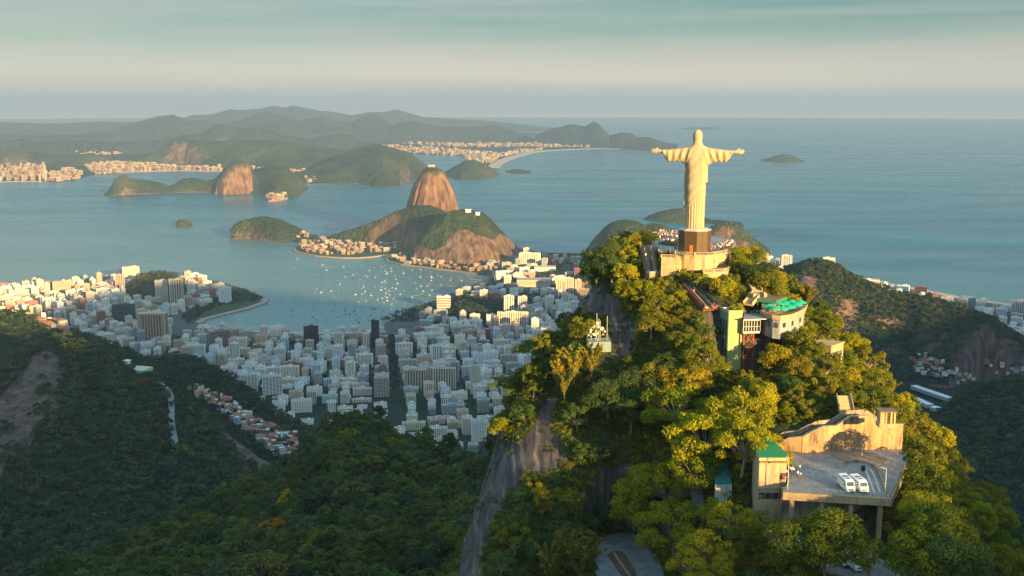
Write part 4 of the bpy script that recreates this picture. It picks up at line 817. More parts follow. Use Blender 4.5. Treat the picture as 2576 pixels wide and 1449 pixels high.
hero('wide black glass office slab with a white rooftop storey', 'wide black glass slab', 287, 340, 765, 815, 20, 'curtain', (.10, .13, .14), 14, 10, 3, rz=-.2, gm=M_winb)
hero('brown office block striped with pale floor bands by the inner beach', 'brown striped office block', 524, 577, 832, 880, 34, 'bands', (.30, .20, .17), 12, 8, 5, rz=.3, gm=M_winbr)
hero('tall beige twin-ribbed tower nearest the wooded point on the left shore', 'beige ribbed tower', 430, 463, 703, 778, 22, 'piers', (.48, .40, .30), 30, 6, 4, gm=M_winbr)
hero('tall grey beige tower left of the ribbed one behind the left shore', 'tall grey beige tower', 394, 423, 706, 770, 20, 'grid', (.46, .41, .36), 28, 6, 4)
hero('tall brown beige tower among white blocks near the top of the left shore', 'tall brown beige tower', 293, 314, 692, 740, 18, 'piers', (.40, .32, .24), 24, 5, 4)
hero('broad cream block cluster rising highest at the left shore', 'left shore cluster', 312, 350, 672, 712, 22, 'grid', CRM, 18, 8, 4)
hero('broad tan block at the far left of the left shore', 'broad tan block', 138, 185, 708, 740, 22, 'grid', (.45, .33, .24), 13, 9, 4)
hero('white tower block with windowless sides at the tip of the left shore', 'white tower at the left tip', 512, 533, 708, 726, 18, 'grid', WHT, 10, 4, 4)
hero('white stepped tower near the wooded point on the left shore', 'point tower', 552, 582, 724, 762, 20, 'grid', WHT, 14, 6, 4)
hero('very tall slim beige slab rising above the middle of the town', 'very tall slim beige slab', 1183, 1209, 921, 1010, 16, 'grid', (.52, .46, .38), 28, 6, 3)
hero('long slab with brown and beige vertical bands in mid town', 'brown-banded long slab', 1018, 1073, 932, 980, 16, 'piers', (.50, .41, .32), 15, 8, 3, gm=M_winbr)
hero('long cream slab with brown bays beside the brown-banded one', 'cream slab with brown bays', 1090, 1147, 928, 982, 16, 'piers', (.56, .48, .37), 16, 9, 3, gm=M_winbr)
hero('brown and white tower standing beside the tree-lined avenue', 'brown and white avenue tower', 943, 979, 950, 1018, 18, 'deep', (.50, .42, .36), 20, 5, 4, gm=M_winbr)
hero('white tower with deep dark balconies left of its twin near the low hill', 'left white twin tower', 602, 648, 942, 1004, 18, 'deep', WHT, 20, 6, 4)
hero('white tower with deep dark balconies right of its twin near the low hill', 'right white twin tower', 663, 711, 946, 1012, 18, 'deep', WHT, 20, 6, 4)
hero('bright white gridded slab at the foot of the wooded slope', 'bright white gridded slab', 735, 785, 1007, 1058, 16, 'grid', (.74, .71, .64), 12, 8, 3)
hero('white and tan stepped tower low beside the big cliff', 'white and tan stepped tower', 1186, 1225, 1060, 1132, 20, 'grid', (.66, .64, .60), 20, 6, 4)
hero('left of two sunlit white towers over the white slab estate', 'left sunlit white tower', 1268, 1293, 745, 800, 18, 'piers', (.74, .66, .52), 20, 4, 4)
hero('right of two sunlit white towers over the white slab estate', 'right sunlit white tower', 1303, 1326, 747, 800, 18, 'piers', (.74, .66, .52), 20, 4, 4)
hero('long sunlit cream slab estate below the two white towers', 'sunlit cream slab estate', 1251, 1329, 786, 826, 16, 'piers', (.66, .56, .42), 12, 14, 3)
hero('row of four joined white slabs at the foot of the great dome hill', 'joined white slabs', 1306, 1360, 637, 664, 20, 'piers', (.74, .68, .56), 14, 12, 3)
hero('left sunlit beige tower half hidden by the near mountain', 'left beige tower', 1399, 1417, 705, 735, 18, 'piers', (.64, .52, .38), 14, 4, 3)
hero('middle sunlit beige tower half hidden by the near mountain', 'middle beige tower', 1420, 1443, 700, 735, 18, 'piers', (.64, .52, .38), 15, 5, 3)
hero('right sunlit beige tower touching the edge of the near mountain', 'right beige tower', 1446, 1462, 704, 735, 18, 'piers', (.62, .50, .36), 14, 4, 3)
hero('white and blue office block beside the wooded knoll', 'white and blue office block', 1099, 1134, 746, 783, 24, 'bands', (.66, .56, .46), 9, 6, 4, gm=M_winb)
hero('long tan palace-like hall with a wide courtyard roof', 'long tan courtyard hall', 1300, 1386, 705, 722, 60, 'grid', (.50, .38, .26), 4, 16, 8, pent=False)
hero('long white hall roof beyond the sports field', 'long white hall', 1344, 1398, 672, 683, 40, 'bands', (.62, .60, .54), 3, 12, 6, pent=False)
hero('tall white hotel tower at the ocean beach beside the statue hill', 'white seaside hotel tower', 1966, 1991, 643, 676, 22, 'piers', (.60, .60, .58), 24, 6, 4)
hero('white hotel top showing behind the crest of the shaded ridge', 'hotel behind the ridge crest', 2069, 2098, 649, 690, 24, 'grid', (.60, .58, .54), 26, 6, 5)
hero('small white office block beside the seaside hotel tower', 'small white seaside block', 1928, 1950, 661, 676, 20, 'bands', (.60, .62, .62), 6, 6, 4)
hero('dark maroon tower among white blocks along the ocean beach', 'dark maroon beach tower', 2301, 2328, 722, 750, 22, 'curtain', (.11, .035, .05), 16, 5, 4, gm=M_winbr)
hero('pale stepped block nearest the water on the ocean beach', 'pale beach block', 2165, 2210, 704, 722, 24, 'bands', (.62, .58, .52), 8, 8, 4)
hero('broad dark office block near the right edge by the ocean beach', 'broad dark beach office', 2412, 2450, 748, 772, 26, 'grid', (.22, .24, .26), 10, 8, 4, gm=M_winb)
hero('pale ribbed tower at the right edge near the ocean beach', 'pale edge tower', 2545, 2576, 757, 790, 22, 'piers', (.44, .46, .46), 14, 7, 4)
hero('white block with a blank side wall beside the avenue beach corner', 'avenue corner block', 816, 846, 876, 908, 26, 'grid', (.60, .57, .52), 8, 6, 4)
hero('white block standing alone on the left wooded hillside', 'left hill block', 19, 41, 786, 812, 16, 'grid', WHT, 9, 5, 4)
hero('long white low block among trees on the left wooded hillside', 'low hillside block', 16, 60, 838, 856, 14, 'bands', WHT, 5, 9, 3)
# ---- the rest of the town on its street grid
def town_points():
    rg = random.Random(9); out = []
    regs = [  # map polygon, street angle, cell, weights for kinds, height factor, keep share
     ([(350,885),(440,853),(520,840),(720,852),(930,850),(985,850),(1080,846),(1180,800),(1300,800),(1440,760),(1460,900),(1300,1010),(1290,1180),(1100,1160),(800,1110),(700,1090),(560,960),(480,905),(350,905)], R(7), 35, [7,6,6,3.5,7,5,6,5,6,5,4,7], 1.0, .90),
     ([(-60,737),(0,733),(60,731),(140,722),(250,714),(330,702),(420,692),(520,712),(585,740),(550,765),(470,780),(440,790),(420,800),(425,850),(400,890),(340,890),(200,850),(150,810),(60,800),(-60,800)], R(32), 33, [7,6,6,2,7,3,7,4,6,5,4,3], 1.0, .94),
     ([(1080,846),(1045,800),(1110,765),(1150,745),(1240,705),(1262,668),(1310,640),(1480,655),(1480,780),(1300,800),(1180,800)], R(-14), 46, [5,4,3,1,5,2,6,2,3,6,3,5], .8, .50),
     ([(1700,652),(1945,657),(1990,676),(2060,692),(2158,713),(2285,738),(2418,765),(2576,788),(2700,830),(2700,930),(2500,860),(2400,800),(2280,768),(2100,760),(1900,740),(1700,740)], R(-30), 38, [6,6,6,1,6,2,6,4,5,4,5,3], .85, .80)]
    for poly, ang, cell, wts, hf, keep in regs:
        wp = [G(a, b, 3) for a, b in poly]; cx = sum(p.x for p in wp) / len(wp); cy = sum(p.y for p in wp) / len(wp); ca, sa = math.cos(ang), math.sin(ang)
        loc = [((p.x - cx) * ca + (p.y - cy) * sa, -(p.x - cx) * sa + (p.y - cy) * ca) for p in wp]; x0, x1 = min(l[0] for l in loc), max(l[0] for l in loc); y0, y1 = min(l[1] for l in loc), max(l[1] for l in loc)
        ix = 0; u = x0
        while u < x1:
            u += cell + (16 if ix % 3 == 2 else 0); ix += 1; v = y0; iy = 0
            while v < y1:
                v += cell + (14 if iy % 3 == 2 else 0); iy += 1
                if rg.random() > keep: continue
                uu = u + rg.uniform(-5, 5); vv = v + rg.uniform(-5, 5); x = cx + uu * ca - vv * sa; y = cy + uu * sa + vv * ca
                out.append((x, y, ang + rg.choice([0, 0, 0, math.pi / 2, math.pi / 2]) + rg.uniform(-.05, .05), rg.choices(range(12), wts)[0], hf * rg.uniform(.78, 1.22), poly))
    return out
TP = town_points(); MAPXY = []
keepers = []
AVEN = [(978,845),(996,845),(1006,1000),(1012,1110),(985,1110),(984,1000)]
CAPE = [(590,715),(668,740),(668,760),(560,800),(500,830),(455,812),(452,790),(520,768),(560,745)]
for (x, y, a, k, s, poly) in TP:
    px, py = W2P(x, y, 3)
    if not in_poly(np.array([px]), np.array([py]), poly)[0]: continue
    if in_poly(np.array([px, px]), np.array([py, py]), AVEN)[0] or in_poly(np.array([px]), np.array([py]), CAPE)[0]: continue
    if in_poly(np.array([px]), np.array([py]), [(330,716),(345,690),(405,680),(450,698),(465,722),(400,728)])[0] and k != 11: continue
    if any((x - hx) ** 2 + (y - hy) ** 2 < (hr + 16) ** 2 for hx, hy, hr in HERO): continue
    gz_ = 3.0; bad = False
    for b in OCC[2:]:
        h = b.ray_cast(Vector((x, y, 1500)), Vector((0, 0, -1)))
        if h[0] is not None and h[0].z > 5:
            gz_ = max(gz_, h[0].z); bad = h[0].z > 45 or b in OCC[7:]
    if bad or (k in (3, 5) and gz_ > 20): continue
    hh = KINDS_B[k][2] * s
    if hidden(x, y, gz_ + hh): continue
    if not (-60 < px < 2640): continue
    keepers.append((x, y, gz_ - .6 if gz_ > 4 else 3.0, a, k, s, px, py, math.hypot(x, y)))
keepers.sort(key=lambda q: q[8] / (KINDS_B[q[4]][2] * q[5] * KINDS_B[q[4]][0]) ** .5)
def ordinal(i): w = 'x second third fourth fifth sixth seventh eighth ninth tenth eleventh twelfth thirteenth fourteenth fifteenth sixteenth seventeenth eighteenth nineteenth twentieth'.split(); return 'nearest' if i == 0 else (w[i] + ' nearest' if i < 20 else None)
def describe(items, marks, tail='', maxw=16):
    """items: (object, look words, map x, map y). Gives each a label of its own: look + where it stands against the closest landmark"""
    buckets = {}
    for o, look, x, y in items:
        mk = min(marks, key=lambda m: (m[1] - x) ** 2 + ((m[2] - y) * 1.4) ** 2); dx, dy = x - mk[1], y - mk[2]
        side = ('left of it' if dx < 0 else 'right of it') if abs(dx) > abs(dy) * 1.2 else ('beyond it' if dy < 0 else 'before it')
        buckets.setdefault((look, mk[0], side), []).append((dx * dx + dy * dy, o))
    for (look, mk, side), lst in buckets.items():
        lst.sort(key=lambda q: q[0])
        for i, (_, o) in enumerate(lst):
            w = ordinal(i) if len(lst) > 1 else 'near'
            if w is None: w = 'far from'
            o['label'] = f"{look} {w} the {mk}, {side}"
NI = 300 - len(HERO); items = []
crng = random.Random(3)
for q in keepers[:NI]:
    x, y, z, a, k, s, px, py, r = q; wm, gm, rm, h, wd = PROTO[k]; cn, cc = WALLS[crng.choices(range(12), [5, 6, 4, 4, 6, 3, 5, 2, 3, 3, 1, 4])[0]]
    nm = 'town_house' if wd == 'low house' else 'apartment_block'
    o = empty(nm, (x, y, z), a, None, 'house' if nm == 'town_house' else 'building', 'blocks packed together in the town'); o.scale = (crng.uniform(1.0, 1.3), crng.uniform(.95, 1.25), s)
    w_ = link(bpy.data.objects.new('wall', wm), o); w_.color = (*[c * crng.uniform(.9, 1.08) for c in cc], 1); link(bpy.data.objects.new('window', gm), o); link(bpy.data.objects.new('roof', rm), o)
    items.append((o, f"{cn} {wd}", px, py - 14))
describe(items, MARKS)
rest = keepers[NI:]
print('town blocks', len(keepers), 'stuff', len(rest))
scatter('town_blocks', [(q[0], q[1], q[2]) for q in rest], [q[3] for q in rest], [[1.18, 1.1, q[5]] for q in rest], C_town, [q[4] for q in rest], 'hundreds of small pale blocks filling the town further back and at the coast', 'buildings')
# ---- trees between the blocks, along the avenue and in the parks
rg = np.random.default_rng(31)
def map_fill(poly, n, z=3.0, seed=0):
    r_ = np.random.default_rng(seed); xs = [p[0] for p in poly]; w = [G(a, b, z) for a, b in poly]; X = r_.uniform(min(p.x for p in w), max(p.x for p in w), n * 4); Y = r_.uniform(min(p.y for p in w), max(p.y for p in w), n * 4)
    k = in_poly(X, Y, [tuple(p.xy) for p in w]); X, Y = X[k][:n], Y[k][:n]; return np.stack([X, Y, np.full(len(X), z)], 1)
TREES_T = [map_fill([(350,885),(440,850),(930,848),(1080,846),(1440,760),(1460,900),(1300,1010),(1290,1180),(700,1090),(480,905)], 4200, seed=1), map_fill(AVEN, 420, seed=2), map_fill([(0,735),(330,704),(585,740),(440,790),(425,850),(340,890),(0,800)], 1300, seed=3),
 map_fill([(1040,800),(1110,765),(1150,745),(1240,705),(1262,668),(1480,650),(1480,790),(1100,846)], 2600, seed=4), map_fill([(595,724),(640,741),(660,750),(640,758),(560,768),(470,812),(455,800),(500,770),(560,745)], 700, seed=5),
 map_fill([(-60,757),(0,728),(140,714),(300,698),(300,703),(140,722),(0,737)], 500, seed=6), map_fill([(960,806),(1010,785),(1110,756),(1140,740),(1100,800),(1000,815)], 260, seed=7), map_fill([(1900,700),(2500,860),(2576,900),(2576,800),(1950,670)], 800, seed=8),
 map_fill([(1320,640),(1480,640),(1480,650),(1320,648)], 260, seed=9)]
_t = np.concatenate(TREES_T); _k = np.array([not any((q[0] - h[0]) ** 2 + (q[1] - h[1]) ** 2 < (h[2] * .8) ** 2 for h in HERO) for q in _t]); _t = thin(_t[_k], 7.5)
put_forest('town_trees', _t, 1.0, 1.7, C_far, 'green street and garden trees between the town blocks', 'trees')
# ---- hillside houses, the village under the dome hill, the towns across the bay
def houses(name, poly, n, bvs, label, cat='houses', smin=.8, smax=1.2, z=3.0, col=None, dmin=8, seed=1):
    r_ = np.random.default_rng(seed); xs = [p[0] for p in poly]; ys = [p[1] for p in poly]; pts = []
    X = r_.uniform(min(xs), max(xs), n * 3); Y = r_.uniform(min(ys), max(ys), n * 3); k = in_poly(X, Y, poly)
    for x, y in list(zip(X[k], Y[k]))[:n]:
        if bvs:
            h = hitmap(x, y, bvs)
            if h: pts.append(tuple(h[0]))
        else: pts.append(tuple(G(x, y, z)))
    p = thin(np.array(pts), dmin); m_ = len(p); p[:, 2] -= .8 if bvs else 0; s = r_.uniform(smin, smax, m_)
    return scatter(name, p, r_.uniform(0, 3.1, m_), np.stack([s * r_.uniform(.8, 1.3, m_), s * r_.uniform(.8, 1.3, m_), s * r_.uniform(.8, 1.25, m_)], 1), col or C_hut, None, label, cat)
houses('hillside_houses', [(560,1000),(585,1012),(640,1058),(700,1080),(752,1102),(748,1128),(728,1150),(700,1150),(660,1120),(610,1080),(570,1045),(520,1012),(470,975),(488,972)], 1500, [BV_LM, BV_LD], 'tightly packed small white and brick houses in the valley at the left', seed=1)
houses('hillside_houses', [(2285,905),(2310,893),(2350,905),(2390,920),(2440,945),(2450,955),(2410,968),(2380,955),(2330,945),(2295,925)], 420, [BV_RH], 'scattered red and white houses on the shaded slope at the right', seed=2)
houses('hillside_houses', [(2480,908),(2520,900),(2530,925),(2576,930),(2576,958),(2500,955)], 260, [BV_RH, BV_RV], 'small cluster of red and white houses at the right edge', seed=3)
houses('hillside_houses', [(85,795),(150,805),(200,835),(120,830)], 40, [BV_LB], 'few white houses among trees on the far left hill', smin=1, smax=1.8, seed=4)
M_uw = rand_wall('village_walls', [(i / 6, c) for i, c in enumerate([(.36,.29,.21),(.30,.23,.16),(.40,.34,.26),(.24,.13,.08),(.34,.27,.19),(.26,.21,.15)])])
C_vil = bpy.data.collections.new('village_house_kinds')
for i, (w, d, h) in enumerate([(14, 12, 10), (18, 12, 14), (12, 10, 8), (22, 13, 17)]):
    wl, gl, rf = bld(w, d, h, int(h // 3), 4, 3, 'grid', PR, pent=False, roof='flat' if i % 2 else 'hip'); a = MB(); a.add(wl.v, wl.f, 0); a.add(gl.v, gl.f, 1); a.add(rf.v, rf.f, 2); a.build('village_house_kind', [M_uw, M_win, M_roofw if i % 2 else M_rooft], col=C_vil)
houses('village_houses', [(752,622),(765,610),(800,604),(860,603),(930,606),(985,615),(1010,625),(1005,634),(960,634),(880,640),(800,640),(755,633)], 230, None, 'sunlit cream houses packed on the low point under the green ridge', z=4, col=C_vil, dmin=16, seed=5, smin=.9, smax=1.35)
houses('village_houses', [(985,652),(1010,640),(1030,650),(1100,664),(1180,670),(1255,660),(1262,675),(1190,684),(1110,675),(1020,665)], 130, None, 'sunlit cream houses in a row along the foot of the great dome hill', z=3.5, col=C_vil, dmin=18, seed=6, smin=.9, smax=1.3)
_t = np.concatenate([map_fill([(746,630),(758,613),(800,602),(1010,622),(1005,640),(800,642)], 420, 4, 11), map_fill([(978,655),(1010,640),(1260,655),(1230,690),(1146,680),(1010,665)], 700, 3.3, 12)]); _t = thin(_t, 9)
put_forest('shore_trees', _t, .8, 1.3, C_far, 'trees growing between the sunlit shore houses', 'trees')
houses('fort_buildings', [(738,590),(748,585),(765,588),(778,598),(750,598)], 16, [BVHTree.FromPolygons(np.asarray(H).tolist(), np.asarray(F_).tolist()) for H, F_ in []] or None, 'pale fort buildings at the tip of the wooded headland', z=14, col=C_vil, dmin=10, seed=7, smin=1, smax=1.6)
C_twr = bpy.data.collections.new('far_tower_kinds')
for i, (w, d, h) in enumerate([(24, 20, 48), (30, 20, 60), (22, 22, 36), (34, 18, 30)]):
    wl, gl, rf = bld(w, d, h, int(h // 6), 4, 3, 'grid', PR, pent=False); a = MB(); a.add(wl.v, wl.f, 0); a.add(gl.v, gl.f, 1); a.add(rf.v, rf.f, 2); a.build('far_tower_kind', [M_uw, M_win, M_roofw], col=C_twr)
houses('far_towers', [(-60,440),(0,432),(60,425),(110,420),(118,440),(118,455),(60,455),(0,455),(-60,457)], 420, None, 'sunlit cream tower blocks of the town across the bay at the left edge', z=3, col=C_twr, dmin=34, seed=8, cat='buildings', smin=.9, smax=1.25)
for j, (pl, n_, lb) in enumerate([([(125,440),(180,425),(205,440),(200,450),(150,457),(122,455)], 150, 'pinkish houses beside the far towers'), ([(215,418),(250,405),(330,408),(430,420),(560,424),(560,429),(450,428),(330,431),(240,439)], 900, 'sunlit houses along the far beach'),
     ([(180,386),(240,380),(330,372),(420,366),(430,371),(330,384),(240,392)], 420, 'bright specks of a town far behind the far beach'), ([(620,425),(680,420),(740,418),(790,440),(820,455),(780,462),(740,440),(690,436)], 260, 'houses in the gap behind the far rocky hill'),
     ([(930,372),(960,366),(1050,372),(1150,378),(1220,385),(1260,390),(1240,410),(1190,410),(1160,392),(1060,388),(1000,386)], 700, 'small houses around the far lagoon'), ([(1195,400),(1230,402),(1290,388),(1350,378),(1372,376),(1300,380),(1240,392)], 420, 'white houses on the far sand spit'), ([(1010,362),(1150,362),(1350,362),(1480,366),(1480,371),(1350,369),(1150,370)], 500, 'thin line of houses under the far mountains'), ([(0,360),(200,355),(420,352),(420,362),(200,372),(0,372)], 300, 'faint specks of houses on the far plain')]):
    houses('far_houses', pl, n_, None, lb, z=3, col=C_twr if j in (5,) and 0 else C_vil, dmin=20, seed=20 + j, smin=1.2, smax=2.4)
houses('fort_buildings', [(674,492),(690,490),(724,492),(722,500),(690,504),(676,503)], 20, None, 'pale pink fort at the waterline of the far rocky hill', z=8, col=C_vil, dmin=24, seed=40, smin=1.4, smax=2.2)
land('fort_platform', [(672,500),(676,492),(726,490),(724,501),(695,507),(676,507)], 9, M_quay, 10)

# ================================================================== BOATS
M_hull = plain('boat_paint', (1, 1, 1), .4, var=.05, objcol=True); M_mast = plain('mast_metal', (.6, .6, .58), .4, var=.05)
def boat_proto(kind):
    hl, cb, ms = MB(), MB(), MB(); L_ = {'sail': 11, 'motor': 12, 'dinghy': 6}[kind]; W_ = L_ * .3
    st = [(-.5, .36, 0), (-.2, .5, 0), (.15, .46, .05), (.38, .24, .15), (.5, .02, .3)]; vs = []; fs = []
    for t_, w, sh in st: vs += [(t_ * L_, -w * W_, 1.1 + sh * 2), (t_ * L_, -w * W_ * .6, -.35), (t_ * L_, w * W_ * .6, -.35), (t_ * L_, w * W_, 1.1 + sh * 2)]
    for i in range(4): k = i * 4; fs += [(k, k + 1, k + 5, k + 4), (k + 2, k + 3, k + 7, k + 6), (k + 1, k + 2, k + 6, k + 5), (k + 3, k, k + 4, k + 7)]
    fs.append((3, 2, 1, 0)); hl.add(vs, fs)
    if kind == 'sail': cb.box((0, 0, 1.6), (L_ * .38, W_ * .5, .9), taper=.8); ms.tube([(L_ * .08, 0, 1), (L_ * .08, 0, 13)], .13, 5); ms.tube([(L_ * .08, 0, 2.6), (-L_ * .38, 0, 2.6)], .16, 5)
    elif kind == 'motor': cb.box((-.4, 0, 2.1), (L_ * .45, W_ * .7, 1.9), taper=.82); cb.box((-1, 0, 3.5), (L_ * .25, W_ * .6, .9), taper=.8); ms.tube([(-2, 0, 3.5), (-2.4, 0, 6)], .07, 4)
    else: cb.box((-.6, 0, 1.3), (1.4, W_ * .5, .7), taper=.8); ms.tube([(-2.4, 0, 1), (-2.9, 0, 1.9)], .1, 4)
    def raw(mb, nm, mt):
        me = bpy.data.meshes.new(nm); me.from_pydata(mb.v, [], mb.f); me.materials.append(mt); me.update(); return me
    return raw(hl, 'hull', M_hull), raw(cb, 'cabin', M_hull), raw(ms, 'mast', M_mast)
BP = {k: boat_proto(k) for k in ('sail', 'motor', 'dinghy')}
br = random.Random(17); BAY = [(690,648),(790,650),(900,660),(965,668),(1010,675),(1100,682),(1185,692),(1215,702),(1170,722),(1120,745),(1080,758),(1030,775),(985,795),(955,815),(900,812),(800,815),(740,800),(690,790),(720,740),(800,700),(700,665)]
bpts = []
while len(bpts) < 285:
    x, y = br.uniform(690, 1215), br.uniform(648, 815)
    if not in_poly(np.array([x]), np.array([y]), BAY)[0]: continue
    dens = .15 + .85 * math.exp(-((x - 980) / 190) ** 2) * (1 if y > 672 else .35)
    if br.random() > dens: continue
    q = G(x, y, 0)
    if any((q.x - a) ** 2 + (q.y - b) ** 2 < 22 ** 2 for a, b, *_ in bpts): continue
    bpts.append((q.x, q.y, x, y))
bitems = []
for (x, y, px, py) in bpts:
    k = br.choices(['sail', 'motor', 'dinghy'], [5, 4, 2])[0]; dark = br.random() < (.75 if px < 900 or py > 765 else .25); c = br.choice([(.05, .06, .08), (.10, .08, .07), (.04, .08, .10)]) if dark else br.choice([(.48, .46, .43), (.42, .42, .43), (.46, .41, .34)])
    nm = {'sail': 'sailing_boat', 'motor': 'motor_boat', 'dinghy': 'dinghy'}[k]; far = 'near the stone quay' if py < 690 else ('off the curved beach' if py > 775 else 'in the middle of the bay')
    o = empty(nm, (x, y, 0), br.gauss(.6, .25), f"small {'dark' if dark else 'white'} {'sailing boat' if k == 'sail' else 'motor boat' if k == 'motor' else 'open boat'} moored {far}", 'boat', 'boats moored in the bay'); bitems.append((o, f"small {'dark' if dark else 'white'} {'sailing boat' if k == 'sail' else 'motor boat' if k == 'motor' else 'open boat'}", px, py)); o.scale = [br.uniform(.5, .95)] * 3
    for me in BP[k]:
        if me.name.startswith('mast') and k != 'sail': continue
        q = link(bpy.data.objects.new(me.name.split('.')[0], me), o); q.color = (*c, 1)
describe(bitems, [('west end of the quay', 985, 662), ('middle of the quay', 1060, 678), ('east end of the quay', 1185, 694), ('longest pier', 1060, 745), ('boat club pier', 1165, 722), ('beach end', 960, 800), ('dark glass tower', 790, 800), ('wooded point', 690, 750), ('village shore', 860, 652), ('centre of the bay', 930, 730), ('upper bay', 900, 690), ('lower bay', 870, 780), ('breakwater', 1110, 700)])
def pier(label, pts, w=5, z=2.2):
    mb = MB(); p = [G(a, b, 0) for a, b in pts]
    for a, b in zip(p[:-1], p[1:]):
        mb.bar((a.x, a.y, z), (b.x, b.y, z), w, .6); n = max(1, int((b - a).length / 30))
        for k in range(n + 1): q = a.lerp(b, k / n); mb.box((q.x, q.y, z / 2 - .6), (1.0, w * .8, z + 1), bottom=False)
    tag(mb.build('pier', M_quay), label, 'pier')
pier('thin dark pier running out into the harbour from the wooded shore', [(1034,746),(1060,743),(1115,751)]); pier('second thin pier closer to the boat club', [(1128,722),(1180,724),(1206,720)]); pier('short pier beside the beach end', [(960,796),(985,800)]); pier('low breakwater beside the marina', [(1180,704),(1230,706)], 8)
# ================================================================== SUMMIT: STATUE, TERRACES, STAIRS
M_soap = plain('soapstone', (.35, .29, .18), .75, var=.22, sc=1.3, stain=.22, bump=.15)
M_grn = plain('brown_granite_cladding', (.075, .048, .022), .32, var=.3, sc=1.2, spec=.5)
M_ledge = plain('pale_ledge', (.40, .36, .30), .7, var=.2)
M_stone = plain('terrace_stone', (.42, .30, .17), .85, var=.25, sc=.7, stain=.45, bump=.3, courses=.34)
M_floor = plain('terrace_floor', (.17, .19, .21), .45, var=.3, sc=.6)
M_conc = plain('weathered_concrete', (.33, .25, .17), .9, var=.35, sc=.5, stain=.75, bump=.3)
M_steel = plain('grey_steel', (.20, .21, .22), .45, metal=.4, var=.2); M_rail = plain('dark_rail', (.05, .055, .06), .5, var=.2)
M_rust = plain('red_brown_steel', (.25, .065, .02), .6, var=.3, sc=2)
M_escal = plain('escalator_side', (.10, .13, .17), .35, var=.3); M_step = plain('stair_tread', (.42, .30, .16), .8, var=.25, sc=2)
M_white = plain('white_paint', (.74, .73, .70), .6, var=.12, stain=.25)
M_kerb = plain('kerb_paint', (.50, .47, .40), .8, var=.3, sc=2); M_black = plain('black_rubber', (.02, .02, .02), .7)
Q = G
def poly3(lst, z): return [(G(a, b, z).x, G(a, b, z).y) for a, b in lst]
# ---- statue
def remesh(mb, vox, name, mat, parent):
    o = mb.build(name, mat, None); md = o.modifiers.new('r', 'REMESH'); md.mode = 'VOXEL'; md.voxel_size = vox
    s = o.modifiers.new('s', 'SMOOTH'); s.iterations = 3; s.factor = .5
    dg = bpy.context.evaluated_depsgraph_get(); me = bpy.data.meshes.new_from_object(o.evaluated_get(dg)); old = o.data; o.modifiers.clear(); o.data = me; me.name = name
    me.polygons.foreach_set('use_smooth', [True] * len(me.polygons)); me.materials.clear(); me.materials.append(mat); o.parent = parent; return o
ped_c = P(1747, 627, 334.0); PZ = 704.0
statue = empty('statue', (ped_c.x, ped_c.y, PZ), R(-9) - math.atan2(ped_c.x, ped_c.y) * .5, 'giant pale stone robed figure with outstretched arms on a brown pedestal at the summit', 'statue')
fig = MB(); H0 = 7.35
def ring_loft(mb, rows, closed=True):
    n = len(rows[0]); vs = [p for r_ in rows for p in r_]; fs = []
    for i in range(len(rows) - 1):
        for k in range(n): fs.append((i * n + k, i * n + (k + 1) % n, (i + 1) * n + (k + 1) % n, (i + 1) * n + k))
    fs += [tuple(range(n))[::-1], tuple((len(rows) - 1) * n + k for k in range(n))]; mb.add(vs, fs)
def se(a, b, t_, p=2.5):
    c, s = math.cos(t_), math.sin(t_); k = (abs(c) ** p + abs(s) ** p) ** (-1 / p); return a * c * k, b * s * k
prof = [(0, 2.85, 2.3, -.05), (3, 2.8, 2.25, -.05), (8, 2.9, 2.25, -.05), (13, 3.0, 2.3, -.05), (17, 3.0, 2.2, -.02), (19.5, 3.1, 2.1, 0), (21.5, 3.5, 2.0, 0), (23, 3.7, 1.8, 0), (24.2, 3.1, 1.5, .02), (25.2, 1.9, 1.2, .05), (26.2, 1.25, 1.05, .05), (27, 1.0, .95, .05)]
rows = []
for i in range(90):
    z = 27 * i / 89; a = np.interp(z, [p[0] for p in prof], [p[1] for p in prof]); b_ = np.interp(z, [p[0] for p in prof], [p[2] for p in prof]); cx = np.interp(z, [p[0] for p in prof], [p[3] for p in prof]); r_ = []
    for k in range(120):
        t_ = 2 * math.pi * k / 120; x, y = se(a * .95, b_, t_)
        low = max(0, min(1, (9.5 + x * 1.1 - z) / 1.5)); up = 1 - low; f = math.cos(t_ * 23 + .9 * math.sin(t_ * 5)) * .12 * low
        s_ = (z * .62 - x * .78); f += up * max(0, min(1, (23 - z) / 3)) * .075 * math.cos(s_ * 2.6 + .9 * math.sin(z * .4)) * (.25 + .75 * abs(math.sin(z * .33 + 1)))
        f += .22 * max(0, 1 - abs((9.5 + x * 1.1) - z) / .3) * (1 if y < 1.2 else .3)      # hem of the mantle
        nn = math.hypot(x, y); r_.append((cx + x * (1 + f / nn), y * (1 + f / nn), H0 + z))
    rows.append(r_)
ring_loft(fig, rows)
